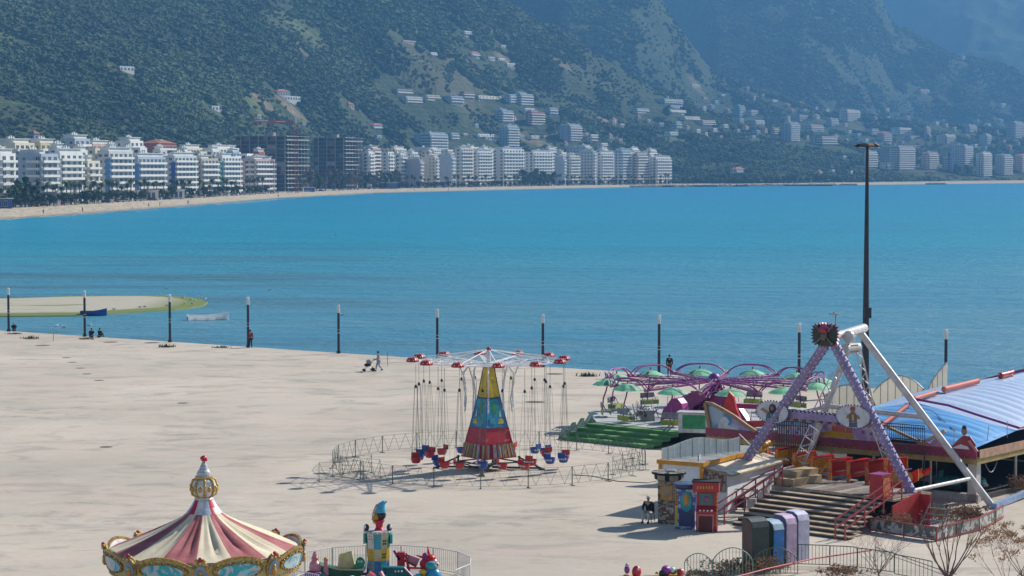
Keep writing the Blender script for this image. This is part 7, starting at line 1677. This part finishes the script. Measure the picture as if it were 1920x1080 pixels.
# rounding boards: 8 oval pictures between 8 crowned medallions, leaning outwards
def gold_mat():
    m, t, b = nodes('carved_gold'); p = gpos(t, obj=True); v = N(t, 'ShaderNodeTexVoronoi'); v.inputs['Scale'].default_value = 11; t.links.new(p, v.inputs['Vector']); n = noise(t, 9, 4, .6, p, 1)
    c = mixc(t, ramp(t, n, [(.35, 0), (.65, 1)]), (.22, .10, .02), (.58, .40, .10)); t.links.new(c, b.inputs['Base Color']); b.inputs['Roughness'].default_value = .38; b.inputs['Metallic'].default_value = .35; bump(t, b, n, .9, .05); return m
MCG_ = gold_mat(); MBACKY = paint('board_yellow_green', (.46, .44, .20), .5); MINNER = paint('board_inner_white', (.80, .79, .78), .7, .1, 5); MLAKE = lens_mat('painted_lake_scene', (.03, .36, .46), (.42, .50, .55), 1.5); MMEDB = paint('medallion_blue', (.20, .30, .42), .5)
def cyl(th, h, off=0): r = 3.44 + .20 * h + off; return Vector((math.cos(th) * r, math.sin(th) * r, 2.74 + h))
def curved(b, outline, c_th, off0, off1, mat, edge=None, nseg=1):
    """polygon given as (angle offset, height), thickened along the radius of the rounding"""
    a0 = [cyl(c_th + x, h, off0) for x, h in outline]; a1 = [cyl(c_th + x, h, off1) for x, h in outline]; n = len(outline)
    cx0 = sum((v for v in a0), Vector()) / n; cx1 = sum((v for v in a1), Vector()) / n
    # keep the fan centre on the curved surface
    mx = sum(x for x, h in outline) / n; mh = sum(h for x, h in outline) / n; cx0 = cyl(c_th + mx, mh, off0); cx1 = cyl(c_th + mx, mh, off1)
    b.add(a1 + [cx1], [(i, (i + 1) % n, n) for i in range(n)], mat); b.add(a0 + [cx0], [((i + 1) % n, i, n) for i in range(n)], edge or mat)
    b.add(a0 + a1, [(i, (i + 1) % n, n + (i + 1) % n, n + i) for i in range(n)], edge or mat)
CM = math.radians(-90 + 5.5)
for k in range(8):
    ct = CM + (k + .5) * math.pi / 4; b = MB(); hw = math.pi / 8
    # backing strip in small angular steps so that it stays on the curve
    ns_ = 14
    for j in range(ns_):
        x0 = -hw + 2 * hw * j / ns_; x1 = -hw + 2 * hw * (j + 1) / ns_; f = lambda x: .52 + .40 * max(0, math.cos(x / hw * math.pi / 2 * 1.15)) ** .8
        curved(b, [(x0, .0), (x1, .0), (x1, f(x1)), (x0, f(x0))], ct, -.03, .0, MBACKY, MINNER)
        q0, q1 = cyl(ct + x0, f(x0), .01), cyl(ct + x1, f(x1), .01); b.bar(q0, q1, .10, MCG_); b.bar(cyl(ct + x0, 0, .01), cyl(ct + x1, 0, .01), .07, MCG_)
    o = b.build('rounding_board', ca)
    b = MB(); ov = [(math.cos(a) * .27, .44 + math.sin(a) * .30) for a in [j * math.pi / 12 for j in range(24)]]
    for s_, o1, mt in ((1.0, .05, MCG_), (.84, .075, MLAKE)):
        curved(b, [(x * s_, .40 + (h - .40) * s_) for x, h in ov], ct, .0, o1, mt)
    for x, h in ov: b.sphere(cyl(ct + x, h, .06), .045, MCG_, 6, 4)
    for x in (-.22, -.1, .03, .14, .24): b.sphere(cyl(ct + x, .80 - abs(x) * .5, .05), .03, MFW, 6, 4)
    b.build('oval_picture', o)
    ct = CM + k * math.pi / 4; b = MB(); ov = [(math.cos(a) * .085, .44 + math.sin(a) * .42) for a in [j * math.pi / 10 for j in range(20)]]
    curved(b, ov, ct, -.03, .09, MCG_, MCG_); curved(b, [(x * .72, .42 + (h - .44) * .66) for x, h in ov], ct, .09, .12, MMEDB); b.sphere(cyl(ct, .30, .13), (.10, .10, .15), MORNG, 8, 6); b.sphere(cyl(ct, .45, .13), (.07, .07, .09), MGOLD, 8, 6)
    for s_ in (-1, 0, 1): b.sphere(cyl(ct + s_ * .035, .92 - abs(s_) * .06, .06), (.08, .07, .09), MFRED if s_ == 0 else MCG_, 8, 6); b.sphere(cyl(ct + s_ * .05, .80, .12), .035, MFW, 6, 4)
    curved(b, [(x * .95, h + .06) for x, h in ov if h > .5], ct, -.06, -.03, paint('medallion_yellow_back', (.60, .48, .16), .6))
    b.build('medallion', ca)
b = MB()
for k in range(24):
    a = 2 * math.pi * k / 24; b.bar((math.cos(a) * 3.45, math.sin(a) * 3.45, 3.45), (math.cos(a + .262) * 3.45, math.sin(a + .262) * 3.45, 3.45), .06, MCHROME)
b.build('rim_ring', ca)
b = MB(); b.lathe([(0, .0), (3.6, .0), (3.6, .35), (0, .36)], MWOOD, n=48); b.build('floor', ca)
b = MB(); b.lathe([(.9, .36), (.8, 1.5), (.9, 2.9), (.5, 4.6)], MLAKE, n=24); b.build('centre_drum', ca)
for k in range(12): a = k * math.pi / 6 + .2; b = MB(); b.tube((math.cos(a) * 2.9, math.sin(a) * 2.9, .36), (math.cos(a) * 2.9, math.sin(a) * 2.9, 3.4), .035, MGOLD, n=8); b.build('pole', ca)

# ================================================================ children's ride with lighthouse tower
QX, QY = -5.62, 93.3
kr = empty('kiddie_ride', (QX, QY, 0), 0, 'small round children ride with a tower, animal boats and a capped head', 'children ride')
b = MB(); MKY = paint('tower_cream', (.55, .50, .30), .5)
cols6 = [(2.2, 1.55, [MKY, MGREEN, MWHT, MTURQ]), (1.55, 1.05, [MYEL, MSYEL, MYEL, MKY]), (1.05, .25, [MTURQ, MRBLUE, paint('tower_sky', (.16, .42, .60), .5), MRBLUE])]
def rt(z): return .44 + .10 * max(0, z - 1.0) / 1.2 + .10 * max(0, 1 - z)
for z1_, z0_, mm in cols6:
    for i in range(10):
        a0 = i * math.pi / 5; a1 = a0 + math.pi / 5; b.add([(math.cos(a0) * rt(z0_), math.sin(a0) * rt(z0_), z0_), (math.cos(a1) * rt(z0_), math.sin(a1) * rt(z0_), z0_), (math.cos(a1) * rt(z1_), math.sin(a1) * rt(z1_), z1_), (math.cos(a0) * rt(z1_), math.sin(a0) * rt(z1_), z1_)], [(0, 1, 2, 3)], mm[i % 4])
    for i in range(10):
        a = i * math.pi / 5 + math.pi / 10; zm = z0_ + .45 * (z1_ - z0_); T_ = Vector((-math.sin(a), math.cos(a), 0))
        if i % 2 == 0:
            for dx in (-.05, .05):
                for dz in (-.06, .06): b.box(Vector((math.cos(a) * (rt(zm) * .955 + .01), math.sin(a) * (rt(zm) * .955 + .01), zm + dz + (.2 if i % 4 else 0))) + T_ * dx, (.03, .06, .07), [MORNG, MBRED, MDARKF][i % 3], M=Matrix.Rotation(a, 4, 'Z'))
b.lathe([(.56, 2.2), (.6, 2.24), (.6, 2.3), (0, 2.3)], MDECK, n=10)
for k in range(20): a = k * math.pi / 10; b.sphere((math.cos(a) * .6, math.sin(a) * .6, 2.26), .03, MFW, 6, 4)
b.build('tower', kr)
for s_ in (-1, 1):
    b = MB(); b.sphere((s_ * .48, -.1, 2.42), (.12, .1, .16), MDARKF, 8, 6); b.sphere((s_ * .52, -.14, 2.45), (.07, .06, .09), MFW, 8, 6); b.box((s_ * .56, 0, 1.95), (.1, .35, .4), MTURQ); b.build('side_ornament', kr)
hd_ = empty('tmp', (0, 0, 0)); bpy.data.objects.remove(hd_)
b = MB(); b.lathe([(.22, 2.3), (.14, 2.42), (.17, 2.6), (.24, 2.72), (.10, 2.80)], MFRED, (.05, 0, 0), 16); b.sphere((-.1, 0, 2.66), (.12, .14, .10), MSYEL, 10, 8); b.build('red_coat', kr)
b = MB(); b.sphere((.13, 0, 2.93), (.21, .20, .21), paint('glossy_black_hair', (.03, .012, .014), .25), 16, 10); b.build('head_hair', kr)
b = MB(); b.sphere((-.05, 0, 2.85), (.16, .16, .19), MSYEL, 12, 8); b.sphere((-.2, 0, 2.80), (.05, .05, .08), MSYEL, 8, 6); b.build('face', kr)
b = MB(); MCAPB = paint('cap_sky_blue', (.05, .38, .60), .3); pr = [((.12, 3.04), .215), ((.11, 3.18), .20), ((.14, 3.32), .165), ((.23, 3.45), .10), ((.36, 3.50), .03)]
for (p, r_), (q, r2_) in zip(pr[:-1], pr[1:]): b.tube((p[0], 0, p[1]), (q[0], 0, q[1]), r_, MCAPB, r2_, 16); b.sphere((q[0], 0, q[1]), r2_, MCAPB, 12, 8)
b.build('cap', kr)
b = MB()
for k in range(9): t = k / 8; b.sphere((-.19 + .17 * t ** 2, .0, 2.74 + .62 * t), (.055, .09, .05), [MFW, MSYEL, MPINK][k % 3], 8, 6); b.sphere((-.24 + .17 * t ** 2, -.05, 2.76 + .6 * t), .03, MDARKF, 6, 4); b.sphere((-.21 + .17 * t ** 2, -.12, 2.72 + .6 * t), .025, MFW, 6, 4)
b.build('studded_crest', kr)
b = MB(); b.lathe([(0, 0), (2.9, 0), (2.9, .18), (.6, .25)], paint('ride_floor_grey', (.3, .3, .32), .8), n=32); b.build('base', kr)
def arm_to(x, y, z, m=MRED2): b = MB(); b.bar((0, 0, .5), (x * .9, y * .9, z), .1, m); b.build('arm', kr)
def ring_pt(px, py, dd): p = P(px, py, dd); return p - Vector((QX, QY, 0))
# green boat
def gp(px, z, y): return ring_pt(px, 1000, QY + y).x * 1.0, y, z
b = MB(); MG1 = paint('boat_dark_green', (.02, .16, .07), .35); MG2 = paint('boat_pale_yellow', (.66, .60, .30), .4)
hull = [(-1.05, .95), (-.8, .30), (-.1, .12), (.75, .30), (1.05, .72), (.6, .72), (0, .70), (-.6, .82)]
b.prism(hull, (1, 0, 0), (0, 0, 1), (-1.55, -.5, 0), (0, .75, 0), MG1); b.bar((-2.6, -.55, .97), (-1.55, -.55, .73), .06, MG2); b.bar((-1.55, -.55, .73), (-.55, -.55, .72), .06, MG2); b.prism([(-.5, .7), (-.4, 1.35), (.1, 1.45), (.25, .75)], (1, 0, 0), (0, 0, 1), (-1.2, -.35, 0), (0, .45, 0), MG2); b.build('green_boat', kr)
b = MB(); b.sphere((-.72, -.45, 1.0), (.2, .2, .24), MGREEN, 12, 8); b.sphere((-.86, -.5, .85), (.14, .12, .12), MGREEN, 10, 6); b.sphere((-.78, -.62, 1.08), .05, MFW, 8, 6); b.sphere((-.66, -.62, 1.08), .05, MFW, 8, 6); b.build('green_dragon_head', kr); arm_to(-1.5, -.2, .4, MPUR2)
# pink bottle shaped figure on a round green car
MGB = paint('beaded_green', (.03, .22, .12), .4)
b = MB(); b.sphere((-2.5, -1.25, .42), (.55, .5, .35), MGB, 16, 10); b.sphere((-2.6, -1.25, .6), (.42, .4, .25), MPUR2, 16, 8)
for k in range(16): a = k * .393; b.sphere((-2.5 + math.cos(a) * .52, -1.25 + math.sin(a) * .47, .5), .035, MYEL if k % 2 else MFW, 6, 4)
b.build('round_green_car', kr)
b = MB(); b.lathe([(.18, .72), (.25, .9), (.22, 1.1), (.11, 1.25), (.10, 1.45), (.05, 1.6), (0, 1.62)], MPINK, (-2.55, -1.2, 0), 16); b.sphere((-2.55, -1.2, 1.3), (.15, .14, .14), paint('figure_coral', (.60, .20, .16), .4), 10, 8); b.build('pink_figure', kr)
b = MB(); b.tube((-2.1, -1.1, .6), (-2.1, -1.1, 1.25), .12, MPINK, .08, 10); b.sphere((-2.1, -1.1, 1.25), .1, MORNG, 8, 6); b.build('pink_handle', kr)
# front pink arch and blue wing
b = MB(); b.prism([(-.45, 0), (-.28, .55), (0, .85), (.25, .7), (.5, 0), (.3, 0), (.12, .5), (0, .6), (-.15, .45), (-.25, 0)], (1, 0, 0), (0, 0, 1), (-.25, -1.9, 0), (0, .4, 0), MPINK, MRED2); b.box((-.25, -1.7, .25), (.5, .3, .5), MFRED); b.build('pink_arch_car', kr)
b = MB(); b.add([(.25, -1.35, 1.0), (1.15, -1.35, .98), (1.6, -1.6, .55), (.6, -1.7, .62)], [(0, 1, 2, 3)], MDGRN); b.add([(.25, -1.35, .94), (1.15, -1.35, .92), (1.6, -1.6, .49), (.6, -1.7, .56)], [(3, 2, 1, 0)], MDGRN); b.bar((.25, -1.35, .99), (1.15, -1.35, .97), .07, MTURQ); b.bar((1.15, -1.35, .97), (1.6, -1.6, .54), .05, MPINK)
for k in range(3): b.sphere((.8 + k * .13, -1.5, .82), .045, MFW, 6, 4)
b.bar((.2, -1.7, .85), (.55, -1.9, .2), .12, MPINK); b.build('blue_wing', kr)
b = MB(); b.sphere((-1.1, -1.9, .35), (.4, .35, .35), MG1, 12, 8); b.sphere((-.95, -2.0, .6), (.16, .14, .14), MFW, 10, 8); b.sphere((-.6, -1.9, .35), (.3, .3, .3), MPUR2, 10, 8); b.build('green_purple_car', kr)
# red things at the back right
b = MB(); b.box((.95, .3, .95), (.32, .3, .75), MFRED); b.bar((.75, .3, 1.15), (1.6, .1, .75), .09, MFRED); b.bar((.65, .2, 1.4), (.9, .2, 1.0), .1, MPUR2); b.build('red_seat', kr)
b = MB(); b.box((1.45, .2, 1.0), (.5, .12, .32), MPINK, M=Matrix.Rotation(.35, 4, 'Y')); b.bar((1.3, .1, .55), (1.15, .1, 1.25), .1, MFRED); b.bar((1.15, .15, 1.3), (1.28, .15, 1.15), .05, MDARKF); b.build('red_pedal_car', kr)
b = MB(); b.sphere((2.15, .1, .85), (.42, .3, .3), MFRED, 14, 8); b.sphere((2.15, .1, 1.05), (.28, .24, .22), MBRED, 12, 8); b.tube((2.12, .1, 1.15), (2.08, .1, 1.62), .09, MBRED, .01, 10); b.tube((1.95, .1, 1.1), (1.6, .1, 1.22), .07, MFRED, .02, 8); b.sphere((1.98, 0, 1.22), (.13, .1, .13), MPUR2, 10, 6); b.bar((1.2, -.1, .72), (2.0, -.1, .70), .07, MBRED); b.box((2.15, .1, .45), (.7, .4, .5), MFRED); b.build('red_horned_fish', kr)
b = MB(); MSB = paint('figure_sky_blue', (.04, .30, .55), .3); b.sphere((2.35, -1.2, .55), (.36, .32, .38), MSB, 14, 10); b.sphere((2.3, -1.2, 1.0), (.27, .25, .2), MTURQ, 12, 8); b.sphere((2.5, -1.35, 1.08), (.12, .1, .12), MFW, 10, 8); b.sphere((2.55, -1.44, 1.08), .04, MDARKF, 6, 4); b.bar((2.0, -1.4, .2), (1.95, -1.45, .75), .12, MSYEL); b.sphere((1.93, -1.45, .8), (.16, .12, .1), MYEL, 8, 6); b.build('blue_figure', kr)
b = MB(); b.box((1.45, -1.5, .45), (.55, .4, .35), MRBLUE); b.box((1.75, -1.5, .55), (.25, .4, .3), MTURQ); b.box((1.0, -1.7, .15), (1.0, .6, .3), paint('car_navy', (.02, .05, .22), .35)); b.build('blue_car', kr)
b = MB(); b.sphere((2.75, -1.2, .35), (.2, .2, .18), MFRED, 10, 6); b.sphere((2.75, -1.2, .52), .04, MFW, 6, 4); b.build('red_ball_end', kr)
# white picket barrier round it
def picket(w_, h_=1.0, n=12):
    b = MB()
    for z in (.08, h_): b.tube((0, 0, z), (w_, 0, z), .02, MWHT, n=6)
    for k in range(n + 1): b.tube((w_ * k / n, 0, .08), (w_ * k / n, 0, h_), .011 if 0 < k < n else .022, MWHT, n=5)
    b.bar((0, -.2, .02), (0, .2, .02), .04, MWHT); return mesh_of(b, 'picket_barrier')
PN = 16; RK = 3.95; PW = 2 * RK * math.sin(math.pi / PN) * .97; PKM = picket(PW)
for k in range(PN):
    a = 2 * math.pi * k / PN + .2; dg = math.degrees(a)
    if 215 < dg < 325: continue
    o = link_mesh('picket_barrier', PKM, None, (QX + math.cos(a) * RK, QY + math.sin(a) * RK, 0), a + math.pi / 2 + math.pi / PN); tag(o, 'white picket barrier panel in the ring round the children ride', 'barrier', 'picket barriers round the children ride')

# ================================================================ toys and rails at the bottom edge
p = G(1250, 1107); tr = empty('toy_train_wagon', (p.x, p.y, 0), R(12), 'yellow topped toy wagon carrying purple, green and pink balls', 'toy ride')
b = MB(); b.box((0, 0, .42), (1.7, .7, .12), MSYEL); b.box((-.9, 0, .36), (.7, .6, .08), MTAN); b.box((0, 0, .2), (1.3, .5, .36), MWOOD)
for k in range(4): b.box((-.5 + k * .35, -.36, .44), (.05, .02, .08), MDARKF)
b.build('wagon', tr)
for (x, y, z, r_, m_, lb) in ((.05, .05, .70, .22, MPUR2, 'purple ball with dark stripes'), (-.15, -.05, .60, .15, MDARKF, 'small black ball'), (.35, .1, .68, .17, MGREEN, 'green and white ball'), (.68, .05, .60, .17, MPINK, 'pink red ball')):
    b = MB(); b.sphere((x, y, z), r_, m_, 14, 10); b.sphere((x - .05, y - .08, z + .04), (r_ * .8, r_ * .7, r_ * .75), MFW if m_ in (MGREEN,) else (MFRED if m_ is MPINK else m_), 10, 8); o = b.build('ball', tr); o['label'] = lb
p = G(1190, 1110); tf_ = empty('toy_figure_car', (p.x, p.y, 0), R(5), 'small toy car with red and violet round figures at the bottom edge', 'toy ride')
b = MB(); b.sphere((.12, 0, .72), (.2, .18, .26), MFRED, 12, 8); b.sphere((.15, -.12, .82), (.08, .06, .09), MPINK, 8, 6); b.build('red_figure', tf_)
b = MB(); b.sphere((-.28, 0, .82), (.12, .12, .18), MPUR2, 10, 8); b.sphere((-.28, -.02, 1.0), (.08, .08, .09), paint('figure_lilac', (.5, .4, .55), .4), 8, 6); b.build('violet_figure', tf_)
b = MB(); b.box((-.1, 0, .3), (.95, .5, .45), MSYEL); b.sphere((-.35, -.2, .55), (.14, .1, .12), MORNG, 8, 6); b.build('car_body', tf_)
def arch_rail(px0, px1, py, h0, rise, label, mat, n=11, dpy=0):
    A = G(px0, py); B = G(px1, py + dpy); root = empty('arched_railing', A, 0, label, 'railing', 'metal railings along the bottom edge'); U = (B - A); L_ = U.length; U.normalize(); b = MB(); prv = None
    for k in range(n + 1):
        q = U * (L_ * k / n); b.tube(q + Vector((0, 0, .1)), q + Vector((0, 0, h0 + rise * max(0, math.sin(math.pi * k / n)) ** .6)), .012 if 0 < k < n else .02, mat, n=5)
    for k in range(25):
        t = k / 24; q = U * (L_ * t) + Vector((0, 0, h0 + rise * max(0, math.sin(math.pi * t)) ** .6))
        if prv is not None: b.tube(prv, q, .022, mat, n=6)
        prv = q
    b.tube((0, 0, .1), U * L_ + Vector((0, 0, .1)), .018, mat, n=5); b.build('rail', root); return root
MRG = paint('pale_green_rail', (.20, .36, .30), .5); MRD = paint('dark_green_rail', (.07, .12, .10), .5)
arch_rail(1286, 1338, 1088, .62, .42, 'pale green arched railing beside the toy wagon, leftmost of the railings', MRG, 9); arch_rail(1339, 1415, 1086, .62, .62, 'taller pale green arched railing left of the game cabinets', MRG, 12)
arch_rail(1415, 1500, 1084, .6, .60, 'green arched railing in front of the game cabinets', MRD, 13); arch_rail(1501, 1560, 1066, .95, .0, 'straight dark railing right of the game cabinets', MRD, 9, 2)
arch_rail(1561, 1612, 1069, .95, .02, 'second straight dark railing right of the game cabinets', MRD, 8, 3); arch_rail(1613, 1682, 1072, .92, .02, 'third straight dark railing behind the bare bush', MRD, 9, 10); arch_rail(1683, 1754, 1085, .92, .02, 'last straight dark railing left of the bare tree', MRD, 9, 14)
b = MB(); b.path([G(x, y, .55 if x < 1660 else .5) for x, y in ((1350, 1096), (1440, 1072), (1530, 1052), (1640, 1036))], .035, paint('red_barrier_pole', (.48, .05, .05), .5), 6); b.path([G(x, y, .03) for x, y in ((1350, 1085), (1400, 1078))], .03, MREDR, 5); tag(b.build('red_barrier_pole'), 'long red pole lying along the railings before the steps', 'pole')
b = MB(); b.path([G(x, y, .9) for x, y in ((1645, 1030), (1690, 1045), (1760, 1070), (1800, 1082))], .018, MDARKF, 4); b.path([G(x, y, .7) for x, y in ((1645, 1035), (1720, 1062), (1800, 1092))], .014, MDARKF, 4); tag(b.build('slack_cable'), 'black cables strung from the steps towards the bare tree', 'cable')
# bare trees and dry plants in the foreground
MTWB = paint('bare_bark', (.15, .10, .085), .95, .2, 8); MDRY = paint('dry_brown_seed_heads', (.42, .25, .14), .95, .3, 12)
def bare_tree(px, d, h, spread, seed, name, label, forks=6, lev=4, upright=.8, heads=None, thick=.085, group=None):
    x = (px - 960) * d / F; root = empty(name, (x, d, 0), 0, label, 'tree' if 'tree' in name else 'shrub', group); r = random.Random(seed)
    tb = MB(); bb = MB(); hb = MB(); fork = h * .30 if forks < 9 else .05
    tb.tube((0, 0, -.1), (.03, 0, fork), thick, MTWB, thick * .8, 8)
    def grow(p, v, L_, rad, lv):
        q = p + v * L_; mid = p + v * L_ * .5 + Vector((r.gauss(0, .03), r.gauss(0, .03), 0)) * L_
        bb.tube(p, mid, rad, MTWB, rad * .8, 5, False); bb.tube(mid, q, rad * .8, MTWB, rad * .6, 5, False)
        if lv == 0:
            if heads:
                for _ in range(heads): c = q + Vector((r.gauss(0, .09), r.gauss(0, .09), r.gauss(.03, .05))); s_ = r.uniform(.03, .06); nn = Vector((r.gauss(0, 1), r.gauss(0, 1), r.gauss(0, 1))).normalized(); t_ = nn.orthogonal().normalized() * s_; w_ = nn.cross(t_); hb.add([c - t_, c + t_, c + w_], [(0, 1, 2)], MDRY)
            return
        for _ in range(r.choice([2, 2, 3])):
            nv = (v + Vector((r.gauss(0, spread), r.gauss(0, spread), r.uniform(-.05, upright * .5)))).normalized(); grow(q, nv, L_ * r.uniform(.6, .85), rad * .58, lv - 1)
    for k in range(forks):
        a = 2 * math.pi * k / forks + r.uniform(-.3, .3); v = Vector((math.cos(a) * .8, math.sin(a) * .8, upright)).normalized(); grow(Vector((.03, 0, fork)), v, h * .24, thick * .5, lev)
    tb.build('trunk', root); bb.build('branches', root)
    if heads: hb.build('seed_heads', root)
    return root
bare_tree(1783, 88, 3.9, .17, 4, 'bare_tree', 'small bare pruned tree standing before the decorated low fence', 8, 3, 1.15)
bare_tree(1652, 91, 2.9, .5, 6, 'bare_tree', 'thin bare bushy tree behind the straight dark railings', 8, 4, .9, thick=.04)
bare_tree(1893, 87, 3.3, .35, 8, 'dry_tree', 'dry shrub with brown seed heads at the bottom right corner', 6, 3, .9, heads=12, thick=.03)
bare_tree(1925, 89, 3.6, .35, 18, 'dry_tree', 'dry shrub with brown seed heads cut by the right edge', 6, 3, .9, heads=26, thick=.04)
def dry_patch(px, py, w_, dd, h_, n, seed, label, mats=None):
    p = G(px, py); r = random.Random(seed); b = MB(); mats = mats or [MDRY, MTWB, MDRY]
    for _ in range(n):
        q = Vector((p.x + r.gauss(0, w_), p.y + r.gauss(0, dd), 0)); tp_ = q + Vector((r.gauss(0, .16), r.gauss(0, .16), h_ * r.uniform(.4, 1.1))); b.tube(q, tp_, .010, MTWB, .005, 3, False)
        for _ in range(5): c = q.lerp(tp_, r.uniform(.4, 1.05)) + Vector((r.gauss(0, .06), r.gauss(0, .06), 0)); s_ = r.uniform(.03, .07); b.add([c + Vector((-s_, 0, 0)), c + Vector((s_, r.uniform(-.04, .04), 0)), c + Vector((0, 0, s_ * 1.4))], [(0, 1, 2)], r.choice(mats))
    o = b.build('dry_shrub'); tag(o, label, 'shrub', None, None); return o
dry_patch(1395, 1076, .7, .4, .45, 150, 1, 'low brown dry shrub at the foot of the taller arched railing'); dry_patch(1440, 1079, .35, .3, .75, 90, 2, 'brown dry shrub before the black green cabinet'); dry_patch(1690, 1002, .35, .3, .9, 120, 3, 'orange brown dry shrub against the decorated low fence'); dry_patch(1830, 985, .25, .2, .8, 80, 5, 'dark brown dry shrub at the bend of the low fence')
dry_patch(1765, 978, 1.2, .6, .7, 260, 7, 'wide patch of dry scrub inside the low fence', [MDRY, MTAN, MTWB]); dry_patch(1915, 925, .4, .5, .9, 90, 9, 'dry brown shrub before the dark pavilion interior'); dry_patch(1330, 1084, .8, .3, .2, 70, 10, 'low dry weeds under the leftmost arched railing')
dry_patch(1585, 1085, .5, .3, .4, 60, 11, 'dry weeds below the straight dark railings')
